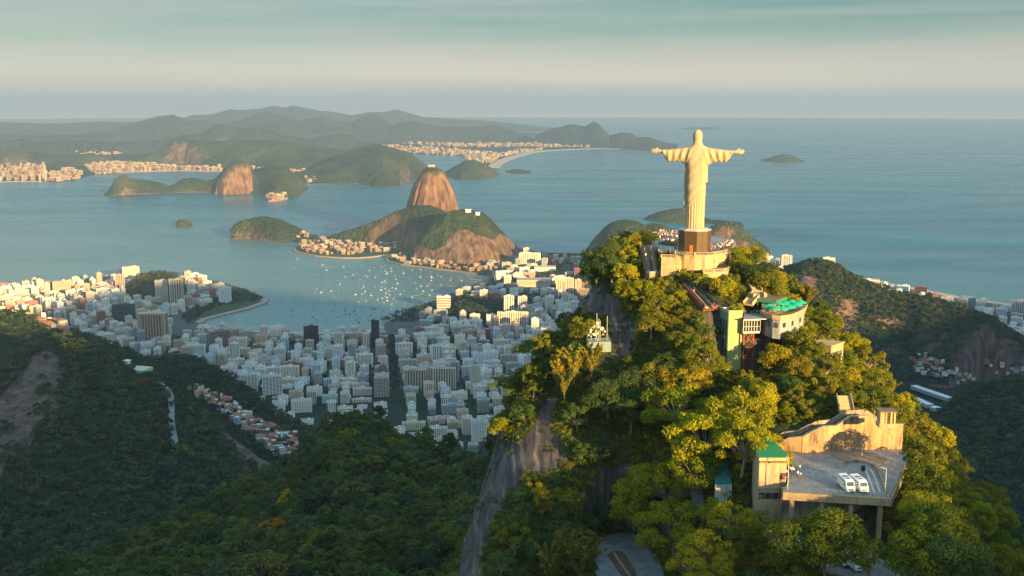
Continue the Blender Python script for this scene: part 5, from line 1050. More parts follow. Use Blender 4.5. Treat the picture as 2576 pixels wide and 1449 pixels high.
for s in (-1, 1):           # sleeves
    rows = []
    for i in range(46):
        u = i / 45; x = 1.6 + 8.9 * u; zt = np.interp(x, [1.6, 3, 5, 8, 10.5], [25.3, 24.75, 24.35, 24.0, 23.75]); zb = np.interp(x, [1.6, 3.6, 4.6, 6.5, 8.6, 9.6, 10.2, 10.5], [18.5, 19.3, 20.15, 20.35, 20.2, 21.0, 22.4, 22.8]); r_ = []
        for k in range(40):
            t_ = 2 * math.pi * k / 40; w_ = np.interp(x, [1.6, 4, 8, 10.5], [1.7, 1.25, 1.0, .8]); yy, zz = se(w_, (zt - zb) / 2, t_, 2.2)
            dn = max(0, -math.sin(t_)); yy *= 1 - .25 * dn + .22 * math.sin(x * 3.1 + zz * (.9 if x < 6 else .25)) * (1 - .4 * abs(math.sin(t_)))
            r_.append((s * x, yy + .1, H0 + (zt + zb) / 2 + zz + .14 * dn * math.sin(x * 4.2)))
        rows.append(r_ if s > 0 else r_[::-1])
    ring_loft(fig, rows)
    fig.tube([(s * 9.6, .15, H0 + 23.3), (s * 10.9, .2, H0 + 23.35), (s * 11.7, .2, H0 + 23.4)], [.62, .5, .48], 12)
    pal = [];  # palm and fingers, palm forward
    for u, w_, h_ in ((11.4, .3, .42), (11.9, .33, .62), (12.5, .3, .72), (12.9, .26, .66)): pal.append([(s * u, .2 + w_ * math.cos(q), H0 + 23.42 + h_ * math.sin(q)) for q in [2 * math.pi * k / 14 for k in range(14)]][::s])
    ring_loft(fig, pal)
    for j, (dz, L_, r_) in enumerate([(.52, 1.15, .17), (.18, 1.4, .18), (-.16, 1.3, .17), (-.48, .98, .15)]):
        fig.tube([(s * 12.6, .2, H0 + 23.42 + dz), (s * (12.7 + L_ * .5), .22, H0 + 23.44 + dz * 1.1), (s * (12.75 + L_), .34, H0 + 23.40 + dz * 1.1)], [r_, r_ * .95, r_ * .7], 8)
    fig.tube([(s * 11.7, .25, H0 + 23.8), (s * 12.2, .5, H0 + 24.25), (s * 12.8, .6, H0 + 24.45)], [.24, .2, .13], 8)
rows = []   # head with hair falling to the shoulders
for z, a, b_, cy in [(25.0, 1.5, .9, -.25), (25.7, 1.42, 1.1, -.15), (26.5, 1.32, 1.3, 0), (27.2, 1.34, 1.5, .1), (27.9, 1.42, 1.65, .15), (28.6, 1.4, 1.65, .18), (29.2, 1.2, 1.45, .18), (29.7, .85, 1.05, .15), (30.0, .4, .5, .12)]:
    rows.append([(a * math.cos(t_) * (1 + .03 * math.cos(t_ * 15)), cy + b_ * math.sin(t_) * (1 + .03 * math.cos(t_ * 15)), H0 + z) for t_ in [2 * math.pi * k / 48 for k in range(48)]])
ring_loft(fig, rows)
fig.tube([(0, 1.55, H0 + 28.2), (0, 2.05, H0 + 27.6), (0, 1.7, H0 + 27.4)], [.16, .24, .2], 8); fig.tube([(0, 1.6, H0 + 27.0), (0, 1.9, H0 + 26.4), (0, 1.5, H0 + 25.7)], [.75, .6, .3], 10)   # nose, beard
for s in (-1, 1): fig.tube([(s * .25, 1.75, H0 + 28.45), (s * 1.0, 1.55, H0 + 28.5)], [.14, .12], 6)
fig.box((-3.3, .3, H0 + 13.0), (.7, 1.7, 13.0), taper=.85); fig.box((-3.55, .9, H0 + 11.5), (.45, 1.0, 11.0), taper=.9)   # hanging end of the mantle at the left
fig.box((3.1, .4, H0 + 17), (.5, 1.6, 6), taper=.8)
remesh(fig, .13, 'figure', M_soap, statue)
# ---- pedestal: eight sides faced with courses of slabs
RO = 4.95; core = MB(); core.lathe((0, 0, 0), [(0, .05), (RO - .12, .05), (RO - .12, 6.9), (0, 6.9)], 8, a0=R(11), a1=R(371)); ped = core.build('pedestal', M_grn, statue)
led = MB(); led.lathe((0, 0, 0), [(RO - .1, 6.75), (RO + .12, 6.78), (RO + .12, 7.05), (RO - .9, 7.12), (3.9, 7.4), (0, 7.4)], 8, a0=R(11), a1=R(371)); led.build('ledge', M_ledge, statue)
sl = 2 * RO * math.sin(math.pi / 8); ch = 6.7 / 5; pm = None
for k in range(8):
    am = R(11 + 22.5 + 45 * k); ap = RO * math.cos(math.pi / 8)
    for r_ in range(5):
        for c_ in (-1, 1):
            if pm is None:
                mb = MB(); mb.box((0, 0, 0), (sl / 2 - .05, .14, ch - .045)); q = mb.build('panel', M_grn, ped); pm = q.data
            else: q = link(bpy.data.objects.new('panel', pm), ped)
            q.location = (math.cos(am) * (ap - .05) - math.sin(am) * c_ * sl / 4, math.sin(am) * (ap - .05) + math.cos(am) * c_ * sl / 4, .12 + ch * (r_ + .5)); q.rotation_euler = (0, 0, am + math.pi / 2)
M_door = plain('orange_door', (.62, .13, .015), .5, var=.1)
am = min([R(33.5 + 45 * k) for k in range(8)], key=lambda a: abs(((a + statue.rotation_euler.z + math.pi / 2 + .12) + math.pi) % (2 * math.pi) - math.pi)); ap = RO * math.cos(math.pi / 8); dx_, dy_ = math.cos(am), math.sin(am)
def onface(off, out, z): return (dx_ * (ap + out) - dy_ * off, dy_ * (ap + out) + dx_ * off, z)
mb = MB(); mb.box(onface(.35, .06, 1.35), (1.15, .12, 2.5), am + math.pi / 2); dr = mb.build('door', M_door, ped)
mb = MB(); mb.box(onface(-.5, .05, 1.3), (.5, .1, 2.5), am + math.pi / 2); mb.build('door_leaf', M_rail, ped)
mb = MB(); mb.box(onface(.95, .08, 1.4), (.12, .18, 2.7), am + math.pi / 2); mb.box(onface(-.25, .08, 1.4), (.12, .18, 2.7), am + math.pi / 2); mb.box(onface(.35, .08, 2.68), (1.3, .2, .14), am + math.pi / 2); mb.build('door_frame', M_rail, ped)
# ---- terraces
ARC = [(1684,622),(1686,628),(1700,631),(1722,634),(1748,635.5),(1775,635.5),(1800,633.5),(1822,629.5),(1840,624.5),(1846,619)]
arc_p = [G(a, b, 705.0) for a, b in ARC]; arc = [(p.x, p.y) for p in arc_p]
PLAT = arc + [(p.x, p.y) for p in [G(1850, 606, 704), G(1800, 596, 704), G(1735, 588, 704), G(1665, 585, 704), G(1636, 592, 704), G(1630, 604, 704), G(1609, 618, 704), G(1655, 622, 704), G(1660, 630, 704), G(1680, 631, 704)]]
mb = MB(); mb.prism(PLAT, 694.0, 704.0); ter = empty('summit_terrace', (ped_c.x, ped_c.y, 700), 0, 'round pale stone terrace and wall under the statue', 'terrace')
def pin(o, root): o.parent = root; o.matrix_parent_inverse = Matrix.Translation(root.location).inverted() if root.rotation_euler.z == 0 else (Matrix.Translation(root.location) @ Matrix.Rotation(root.rotation_euler.z, 4, 'Z')).inverted(); return o
pin(mb.build('retaining_wall', M_stone), ter); mb = MB(); mb.prism([(x * .999 + ped_c.x * .001, y * .999 + ped_c.y * .001) for x, y in PLAT], 704.0, 704.06, bottom=False); pin(mb.build('floor', M_floor), ter)
def balustrade(pts, label, root=None, h=.95, mat=M_stone, sp=.42, solid=False):
    "rail, plinth, posts and turned balusters along a line"
    pts = [Vector(p) for p in pts]; r0 = pts[0]; root = root or empty('balustrade', r0, 0, label, 'balustrade'); rl, bs, po = MB(), MB(), MB()
    for a, b in zip(pts[:-1], pts[1:]):
        rl.bar(a + Vector((0, 0, h)), b + Vector((0, 0, h)), .34, .16); rl.bar(a + Vector((0, 0, .1)), b + Vector((0, 0, .1)), .36, .2); n = int((b - a).length / sp)
        for k in range(1, n):
            q = a.lerp(b, k / n)
            if solid: continue
            bs.lathe(q, [(.07, .18), (.12, .35), (.06, .6), (.09, .88)], 5)
        if solid: bs.bar(a + Vector((0, 0, h / 2)), b + Vector((0, 0, h / 2)), .22, h - .1)
    for p in pts[::(1 if len(pts) < 6 else 2)]: po.box(p + Vector((0, 0, h / 2 + .05)), (.5, .5, h + .15))
    pin(rl.build('rail', mat), root); q = pin(bs.build('balusters', mat), root); q['kind'] = 'stuff'; pin(po.build('posts', mat), root); return root
balustrade([(x, y, 704.06) for x, y in arc], 'curved stone balustrade along the round terrace below the statue')
LT = [(1770,686),(1795,686),(1822,684),(1836,679)]; lt = [(G(a, b, 700).x, G(a, b, 700).y) for a, b in LT]
mb = MB(); mb.prism(lt + [(arc[8][0] + .5, arc[8][1] + 1), (arc[5][0], arc[5][1] + 1)], 696, 700); low_t = tag(mb.build('lower_terrace', M_stone), 'small lower stone terrace beneath the right of the round wall', 'terrace')
balustrade([(x, y, 700.0) for x, y in lt], 'short stone balustrade on the small lower terrace')
def wallrun(name, pts, z0s, z1s, th, mat, label, cat, root=None):
    "a wall with sloping top along map points; pts are world xy"
    mb = MB()
    for i in range(len(pts) - 1):
        a, b = Vector((*pts[i], 0)), Vector((*pts[i + 1], 0)); d = (b - a).normalized(); n = Vector((-d.y, d.x, 0)) * th / 2
        vs = []
        for p, zz0, zz1 in ((a, z0s[i], z1s[i]), (b, z0s[i + 1], z1s[i + 1])):
            vs += [(p.x - n.x, p.y - n.y, zz0), (p.x + n.x, p.y + n.y, zz0), (p.x + n.x, p.y + n.y, zz1), (p.x - n.x, p.y - n.y, zz1)]
        mb.add(vs, [(0, 1, 2, 3), (7, 6, 5, 4), (0, 4, 5, 1), (1, 5, 6, 2), (2, 6, 7, 3), (3, 7, 4, 0)])
    o = mb.build(name, mat)
    return pin(o, root) if root else tag(o, label, cat)
# stair wing at the left of the round wall
sw = [G(1664, 640, 704.6), G(1701, 641, 704.6), G(1722, 657, 701.5), G(1730, 668, 700.2)]; swx = [(p.x, p.y) for p in sw]
wallrun('stair_wing_wall', swx, [695.5] * 4, [703.6, 703.6, 701, 699.8], .7, M_stone, 'sunlit stone wall of the stair wing left of the round terrace', 'wall')
balustrade([(p.x, p.y, z) for p, z in zip(sw, [703.6, 703.6, 701, 699.8])], 'stepping stone balustrade going down along the stair wing')
def stairs(name, a, b, width, n, mat, label, side=None, cat='stairs', under=.5, root=None):
    a = Vector(a); b = Vector(b); d = Vector((b.x - a.x, b.y - a.y, 0)); L_ = d.length; d.normalize(); nrm = Vector((-d.y, d.x, 0)); r = root or empty(name, a, 0, label, cat); mb = MB(); rz = math.atan2(d.y, d.x)
    for k in range(n):
        t_ = (k + .5) / n; c = a.lerp(b, t_); mb.box((c.x, c.y, a.z + (b.z - a.z) * (k + .5) / n - under / 2), (L_ / n * 1.02, width, under), rz)
    pin(mb.build('steps', mat), r)
    for s in (-1, 1):
        mb = MB(); o_ = nrm * s * (width / 2 + .12); mb.bar(a + o_ + Vector((0, 0, .1)), b + o_ + Vector((0, 0, .1)), .22, 1.1); pin(mb.build('side_wall', side or mat), r)
    return r
stairs('stairs', G(1672, 640, 701.4), G(1668, 632, 704.0), 2.4, 10, M_step, 'short sunlit stairs from the stair wing up to the summit terrace')
# escalators
esc = [(1624, 1633), (1638, 1649)]
for i, (xa, xb) in enumerate(esc):
    a = G((xa + xb) / 2 - 4.5, 622.5, 704.1); b = G((xa + xb) / 2 + 3.2, 682, 698.3); r = empty('escalator', b, 0, ['left of two parallel escalators beside the tall side wall', 'right of two parallel escalators next to the stair wing tree'][i], 'escalator', 'escalators climbing to the summit terrace')
    mb = MB(); n = 30; d = (b - a); rz = math.atan2(d.y, d.x)
    for k in range(n): c = a + d * ((k + .5) / n); mb.box((c.x, c.y, c.z - .15), (.42, 1.05, .3), rz)
    q = pin(mb.build('steps', M_step), r); dn = Vector((-d.y, d.x, 0)).normalized()
    for s in (-1, 1): mb = MB(); mb.bar(a + dn * s * .68 + Vector((0, 0, .35)), b + dn * s * .68 + Vector((0, 0, .35)), .26, 1.1); pin(mb.build('side_panel', M_escal), r); mb = MB(); mb.bar(a + dn * s * .68 + Vector((0, 0, .97)), b + dn * s * .68 + Vector((0, 0, .97)), .16, .1); pin(mb.build('handrail', M_black), r)
wa, wb = G(1611, 621, 704), G(1624, 684, 698.2)
wallrun('side_wall', [(wa.x, wa.y), (wb.x, wb.y)], [694, 690], [704.5, 699.1], .35, plain('brown_side_wall', (.20, .10, .06), .7, stain=.4), 'tall brown side wall left of the escalators', 'wall')
mb = MB(); bed = [G(1613, 617, 704), G(1655, 618, 704), G(1655, 684, 698.2), G(1626, 686, 698.2)]; mb.prism([(p.x, p.y) for p in bed], [692] * 4, [703.6, 703.6, 697.9, 697.9]); tag(mb.build('escalator_bed', M_conc), 'sloping concrete bed carrying the escalators', 'ramp')
LAND = poly3([(1624,684),(1652,681),(1690,682),(1709,684),(1711,690),(1692,689),(1634,691)], 698.2); mb = MB(); mb.prism(LAND, 694.6, 698.2); tag(mb.build('landing', M_conc), 'concrete landing at the foot of the escalators', 'landing')
mb = MB(); 
for a, b in zip(LAND[3:6], LAND[4:7]): mb.bar((*a, 698.7), (*b, 698.7), .12, .9)
tag(mb.build('parapet', M_conc), 'low parapet along the front of the escalator landing', 'parapet')
c = G(1678, 688, 698.2); mb = MB(); mb.box((c.x, c.y, 698.8), (1.7, .9, 1.1)); mb.box((c.x, c.y, 699.4), (1.9, 1.1, .12)); tag(mb.build('vending_cart', M_white), 'white box cart at the foot of the escalators', 'cart')
# the long diagonal escalator run
da, db = G(1722, 700, 697.4), G(1789, 774, 692.1); d = (db - da); dn = Vector((-d.y, d.x, 0)).normalized(); r = empty('escalator', db, 0, 'long diagonal double escalator running down from the landing to the lift tower', 'escalator')
for off in (-1.05, 1.05):
    mb = MB(); n = 46
    for k in range(n): c = da + d * ((k + .5) / n) + dn * off; mb.box((c.x, c.y, c.z - .12), (.42, 1.15, .26), math.atan2(d.y, d.x))
    pin(mb.build('steps', M_step if off < 0 else plain('grey_tread', (.16, .15, .14), .6)), r)
for off in (-1.9, 0, 1.9):
    mb = MB(); mb.bar(da + dn * off + Vector((0, 0, .3)), db + dn * off + Vector((0, 0, .3)), .3, 1.0); pin(mb.build('side_panel', M_escal), r); mb = MB(); mb.bar(da + dn * off + Vector((0, 0, .85)), db + dn * off + Vector((0, 0, .85)), .2, .1); pin(mb.build('handrail', M_black), r)
mb = MB()
for off in (-2.2, 2.2): mb.bar(da + dn * off - Vector((0, 0, .8)), db + dn * off - Vector((0, 0, .8)), .35, .9)
mb.bar(da - Vector((0, 0, .7)), db - Vector((0, 0, .7)), 4.2, .3); pin(mb.build('girder', M_rust), r)
mb = MB(); n = 16
for k in range(n):
    for off in (-2.35,): a = da + d * (k / n) + dn * off; b = da + d * ((k + 1) / n) + dn * off; mb.bar(a + Vector((0, 0, -.4)), b + Vector((0, 0, -1.2 + .8)), .1, .1); mb.bar(a + Vector((0, 0, -1.3)), a + Vector((0, 0, .9)), .12)
pin(mb.build('lattice', M_rust), r)
for k, (f, zb_) in enumerate([(.12, 692), (.45, 688), (.78, 683)]):
    c = da + d * f; mb = MB(); mb.box((c.x, c.y, (c.z - 1 + zb_) / 2), (.6, .6, c.z - 1 - zb_)); mb.box((c.x, c.y, c.z - 1.1), (.8, 4.0, .5), math.atan2(d.y, d.x)); pin(mb.build('pillar', M_conc), r)
pa, pb = G(1692, 686, 698.2), G(1722, 698, 697.5); stairs('walkway', pa, pb, 3.2, 12, M_conc, 'short sloping walkway joining the landing and the diagonal escalator', M_rail, 'walkway')
# hut with corrugated roof
hA, hB, hC = G(1790, 752, 693.3), G(1818, 757, 693.3), G(1843.5, 752, 693.3); hD = hA + hC - hB; r = empty('machine_hut', (hB.x, hB.y, 690), 0, 'small tan flat hut with white corrugated roof beside the escalator foot', 'hut')
mb = MB(); mb.prism([(p.x, p.y) for p in (hA, hB, hC, hD)], 688, 693.3); pin(mb.build('wall', M_conc if 0 else plain('tan_render', (.36, .25, .14), .85, stain=.3)), r)
mb = MB(); n = 9; hE, hF = hD.lerp(hA, .25), hD.lerp(hA, .25)
for k in range(n): a = hD.lerp(hC, (k + .4) / n); b = a + (hA - hD) * .75 * .7; mb.bar((a.x, a.y, 693.5 + .35), (b.x, b.y, 693.5), (hC - hD).length / n * .8, .12)
q = pin(mb.build('roof', M_white), r)
# zigzag stairs at the right
stairs('stairs', G(1887, 704, 697.4), G(1905, 733, 695.8), 2.6, 22, M_step, 'upper flight of the sunlit stairs between the palms and trees')
stairs('stairs', G(1905, 737, 695.6), G(1881, 765, 693.1), 2.6, 16, M_step, 'lower flight of the sunlit stairs bending back toward the lift tower')
mb = MB(); p = G(1906, 736, 695.7); mb.box((p.x, p.y, 694.9), (4.5, 3, 1.6), .3); tag(mb.build('stair_landing', M_stone), 'stone landing between the two flights of stairs', 'landing')
mb = MB(); a, b = G(1912, 742, 695.8), G(1924, 741, 696.4); mb.bar(a, b, .35, 1.6); tag(mb.build('side_wall', M_stone), 'short sunlit wall beside the stair bend', 'wall')
# lift tower
TZ = 692.3; A_, B_, D_ = G(1834, 781, TZ), G(1868.4, 780.5, TZ), G(1805, 768, TZ); C_ = B_ + D_ - A_
tw = empty('lift_tower', (A_.x, A_.y, 672), 0, 'tall green and pale yellow lift tower rising from the trees', 'tower'); M_tw = plain('pale_green_yellow_paint', (.30, .33, .14), .7, var=.08, sc=.3, stain=.12); M_tg = plain('sea_green_paint', (.10, .22, .17), .6, var=.1)
mb = MB(); mb.prism([(p.x, p.y) for p in (A_, B_, C_, D_)], 668, TZ - .6); pin(mb.build('wall', M_tw), tw)
mb = MB()
for p, q_ in ((A_, B_), (B_, C_), (C_, D_), (D_, A_)): mb.bar((p.x, p.y, TZ - .35), (q_.x, q_.y, TZ - .35), .3, .7)
pin(mb.build('parapet', M_tw), tw)
mb = MB(); cc = (A_ + B_ + C_ + D_) / 4; mb.prism([tuple((p.lerp(cc, .12)).xy) for p in (A_, B_, C_, D_)], TZ - .7, TZ - .5); pin(mb.build('roof', M_steel), tw)
nl = Vector(((D_ - A_).y, -(D_ - A_).x, 0)).normalized(); nl = nl if nl.x < 0 else -nl
mb = MB(); a, b = A_.lerp(D_, .02) + nl * .06, A_.lerp(D_, .98) + nl * .06; mb.bar((a.x, a.y, (668 + TZ) / 2), (b.x, b.y, (668 + TZ) / 2), .12, TZ - 668 - .4); pin(mb.build('side_cladding', M_tg), tw)
for k in range(4):
    for j in range(3):
        p = A_.lerp(D_, .14 + k * .24) + nl * .14; u_ = (D_ - A_).normalized() * .55; zc = 687 - j * 5.4; mb = MB(); mb.bar((p.x - u_.x, p.y - u_.y, zc), (p.x + u_.x, p.y + u_.y, zc), .1, 4.6); pin(mb.build('window', M_winb), tw)
for k in range(2):
    p = D_.lerp(C_, .5).lerp(A_.lerp(B_, .5), .3 + .35 * k); mb = MB(); mb.box((p.x, p.y, TZ - .3), (2.8, .8, .3), .1); pin(mb.build('skylight', M_winb if k else M_white), tw)
# glazed bridge hall
gz1, gz0 = 689.8, 686.4; br_ = empty('glazed_hall', (A_.x + 5, A_.y, gz0), 0, 'glazed hall on a red brown steel frame beside the lift tower', 'building')
rp = [G(1872, 776, 690.4), G(1890, 775, 690.4), G(1931, 801, 690.4), G(1870.5, 803, 690.4)]; mb = MB(); mb.prism([(p.x, p.y) for p in rp], 690.1, 690.35); rf_ = pin(mb.build('roof', plain('zinc_roof', (.30, .31, .33), .5, metal=.3, var=.25, sc=1.2)), br_)
for k in range(1, 7):
    a = rp[0].lerp(rp[1], k / 7); b = rp[3].lerp(rp[2], k / 7); mb = MB(); mb.bar((a.x, a.y, 690.4), (b.x, b.y, 690.4), .08, .1); q = mb.build('seam', M_steel); q.parent = rf_; q.matrix_parent_inverse = Matrix.Translation(br_.location).inverted()
g0, g1 = G(1870.5, 806, gz1), G(1912, 805, gz1); g2 = g1 + Vector((1.5, 5, 0)); g3_ = g0 + Vector((.6, 5, 0)); cor = [g0, g1, g2, g3_]
mb = MB(); mb.prism([(p.x, p.y) for p in cor], gz0 - .35, gz0); pin(mb.build('floor_slab', M_kerb), br_)
for (p, q_) in ((g0, g1), (g1, g2)):
    mb = MB(); mb.bar((p.x, p.y, (gz0 + gz1) / 2), (q_.x, q_.y, (gz0 + gz1) / 2), .06, gz1 - gz0); pin(mb.build('pane', M_winb), br_)
    n = 6
    for k in range(n + 1): c = p.lerp(q_, k / n); mb = MB(); mb.box((c.x, c.y, (gz0 + gz1) / 2), (.16, .16, gz1 - gz0 + .2)); pin(mb.build('mullion', M_kerb), br_)
    mb = MB(); mb.bar((p.x, p.y, gz0 + 1.6), (q_.x, q_.y, gz0 + 1.6), .16, .12); mb.bar((p.x, p.y, gz1), (q_.x, q_.y, gz1), .18, .2); mb.bar((p.x, p.y, gz0 + .05), (q_.x, q_.y, gz0 + .05), .2, .3); pin(mb.build('transom', M_kerb), br_)
legs = [g0 + Vector((.4, .4, 0)), g0.lerp(g1, .66) + Vector((0, .4, 0)), g0.lerp(g1, .66) + Vector((.3, 5.5, 0)), g0 + Vector((.4, 5.5, 0))]
for p in legs: mb = MB(); mb.box((p.x, p.y, (670 + gz0) / 2 - .2), (.3, .3, gz0 - 670)); pin(mb.build('steel_leg', M_rust), br_)
for i in range(4):
    p, q_ = legs[i], legs[(i + 1) % 4]
    for j in range(4):
        z0, z1 = 671 + j * 3.85, 671 + (j + 1) * 3.85
        mb = MB(); mb.bar((p.x, p.y, z0), (q_.x, q_.y, z1), .16); mb.bar((q_.x, q_.y, z0), (p.x, p.y, z1), .16); mb.bar((p.x, p.y, z1), (q_.x, q_.y, z1), .2); pin(mb.build('brace', M_rust), br_)
# restaurant with terrace and umbrellas
RZ = 691.0; RT = [(1912,786),(1925,793),(1943,799),(1962,801),(1985,798),(2006,791),(2026,780),(2030,771),(2010,762),(1985,757),(1950,762),(1920,772)]; rt = poly3(RT, RZ)
rs = empty('restaurant', (*rt[0], 686), 0, 'restaurant building with rounded balcony and flat brown roof right of the lift tower', 'building'); cx_, cy_ = sum(p[0] for p in rt) / 12, sum(p[1] for p in rt) / 12
mb = MB(); mb.prism(rt, RZ - .5, RZ); pin(mb.build('balcony_floor', M_stone), rs); mb = MB(); mb.prism([(cx_ + (x - cx_) * .94, cy_ + (y - cy_) * .94) for x, y in rt], RZ - 6, RZ - .5); pin(mb.build('wall', plain('pale_blue_grey_render', (.27, .28, .28), .8, stain=.5)), rs)
mb = MB(); [mb.bar((*rt[i], RZ + .35), (*rt[i + 1], RZ + .35), .3, .8) for i in range(7)]; pin(mb.build('parapet', M_stone), rs)
mb = MB(); [mb.bar((*rt[i], RZ + 1.15), (*rt[i + 1], RZ + 1.15), .06, .06) for i in range(7)]; pin(mb.build('rail', M_steel), rs)
for k in range(6):
    i = 1 + k; a = Vector((*rt[i], 0)).lerp(Vector((*rt[i + 1], 0)), .5); a = Vector((cx_ + (a.x - cx_) * .945, cy_ + (a.y - cy_) * .945, 0)); b = Vector((rt[i + 1][0] - rt[i][0], rt[i + 1][1] - rt[i][1], 0)).normalized() * .5; mb = MB(); mb.bar((a.x - b.x, a.y - b.y, RZ - 2.2), (a.x + b.x, a.y + b.y, RZ - 2.2), .25, 1.3); pin(mb.build('window', M_win), rs)
M_brr = plain('brown_felt_roof', (.16, .11, .075), .9, var=.3, sc=.8); M_gf = plain('green_fascia', (.02, .20, .12), .6); rr_ = [G(1906, 751, 694.6), G(1932, 742, 694.6), G(1980, 746, 694.6), G(1953, 756.5, 694.6)]; rrp = [(p.x, p.y) for p in rr_]
mb = MB(); mb.prism(rrp, 694.5, 694.65); pin(mb.build('roof', M_brr), rs); mb = MB(); [mb.bar((*rrp[i], 694.1), (*rrp[(i + 1) % 4], 694.1), .25, .8) for i in range(4)]; pin(mb.build('fascia', M_gf), rs)
for x, y in rrp: mb = MB(); mb.box((x, y, 692.3), (.3, .3, 3.2)); pin(mb.build('post', M_rail), rs)
ccx = sum(p[0] for p in rrp) / 4; ccy = sum(p[1] for p in rrp) / 4; mb = MB(); mb.prism([(ccx + (x - ccx) * .7, ccy + (y - ccy) * .7) for x, y in rrp], 690, 693.9); pin(mb.build('inner_wall', M_conc), rs)
M_umb = plain('green_umbrella_cloth', (.010, .34, .20), .8, var=.12, sc=2); um = None
def umbrella(x, y, z, lab, rz):
    global um
    if um is None:
        r = empty('umbrella', (0, 0, 0), 0, None, 'umbrella', 'green umbrellas on the restaurant terrace'); mb = MB(); mb.tube([(0, 0, 0), (0, 0, 2.9)], .04, 6); mb.build('pole', M_steel, r); mb = MB(); mb.box((0, 0, .08), (.6, .6, .16)); mb.build('base', M_conc, r)
        vs = [(0, 0, 2.95)]; fs = []
        for k in range(8): t_ = 2 * math.pi * (k + .5) / 8; vs.append((1.75 * math.cos(t_), 1.75 * math.sin(t_), 2.25))
        for k in range(8): t_ = 2 * math.pi * (k + .5) / 8; vs.append((1.77 * math.cos(t_), 1.77 * math.sin(t_), 2.0))
        for k in range(8): a, b = 1 + k, 1 + (k + 1) % 8; fs += [(0, a, b), (a, a + 8, b + 8, b)]
        mesh_obj('canopy', vs, fs, M_umb, r); note_kids(r); um = r
    else: r = copy_tree(um)
    r.location = (x, y, z); r.rotation_euler = (0, 0, rz); r['label'] = lab
words = ['umbrella at the left end of the terrace edge', 'umbrella second from the left along the terrace edge', 'umbrella third from the left along the terrace edge', 'umbrella second from the right along the terrace edge', 'umbrella at the right end of the terrace edge', 'umbrella leftmost of the rear row by the brown roof', 'umbrella second of the rear row from the brown roof', 'umbrella third of the rear row', 'umbrella last of the rear row at the right']
for i, (a, b) in enumerate([(1934,777),(1951,782),(1968,782),(1986,778),(2003,772),(1958,770),(1975,769),(1991,765),(2013,766)]):
    p = G(a, b, RZ + 1.5); umbrella(p.x, p.y, RZ, 'green ' + words[i], i * .5)
# building with grass roof among the trees
gb = [G(2036, 863, 683.5), G(2064, 857.5, 683.5), G(2122, 863, 683.5), G(2091, 873, 683.5)]; gbp = [(p.x, p.y) for p in gb]; r = empty('grass_roofed_building', (*gbp[3], 677), 0, 'tan concrete building with a grass roof among the trees', 'building'); mb = MB(); mb.prism(gbp, 673, 683.5); pin(mb.build('wall', M_conc if 0 else M_stone), r)
mb = MB(); cxg = sum(p[0] for p in gbp) / 4; cyg = sum(p[1] for p in gbp) / 4; mb.prism([(cxg + (x - cxg) * 1.08, cyg + (y - cyg) * 1.08) for x, y in gbp], 683.5, 683.9); rq = pin(mb.build('roof', M_stone), r); mb = MB(); mb.prism([(cxg + (x - cxg) * .95, cyg + (y - cyg) * .95) for x, y in gbp], 683.9, 684.1); q = mb.build('turf', M_park); q.parent = rq; q.matrix_parent_inverse = Matrix.Translation(r.location).inverted()
for k in range(4): a = gb[3].lerp(gb[2], .2 + .2 * k); mb = MB(); mb.box((a.x, a.y - .05, 681), (.9, .3, 1.6), math.atan2((gb[2] - gb[3]).y, (gb[2] - gb[3]).x)); pin(mb.build('window', M_win), r)
for k in range(3): a = gb[0].lerp(gb[3], .2 + .28 * k); mb = MB(); mb.box((a.x, a.y, 681), (.9, .3, 2.2), math.atan2((gb[3] - gb[0]).y, (gb[3] - gb[0]).x)); pin(mb.build('window', M_win), r)
# aerial mast platform on the shaded cliff
ac = P(1506, 858, 305); az0 = ac.z; r = empty('antenna_station', (ac.x, ac.y, az0), 0, 'small antenna station with many white dishes on the shaded cliff', 'antenna station'); mb = MB(); mb.box((ac.x, ac.y, az0 - 1.2), (6.4, 5, 3.0), .1); pin(mb.build('room', plain('grey_teal_render', (.16, .22, .22), .8)), r)
mb = MB(); [mb.bar((ac.x - 3 + 6 * a, ac.y - 2.3 + 4.6 * b, az0 + 1.3), (ac.x - 3 + 6 * c2, ac.y - 2.3 + 4.6 * d2, az0 + 1.3), .08) for a, b, c2, d2 in ((0,0,1,0),(1,0,1,1),(1,1,0,1),(0,1,0,0))]; [mb.box((ac.x - 3 + 6 * a, ac.y - 2.3 + 4.6 * b, az0 + .8), (.08, .08, 1.2)) for a in (0,.33,.66,1) for b in (0, 1)]; pin(mb.build('railing', M_steel), r)
for dx, h_ in ((-.6, 8.2), (0, 6.6), (.4, 6.0), (2.4, 7.4), (-2.2, 4.0)): mb = MB(); mb.tube([(ac.x + dx, ac.y, az0), (ac.x + dx, ac.y, az0 + h_)], .07, 6); pin(mb.build('mast', M_kerb), r)
drg = random.Random(4); dm = None
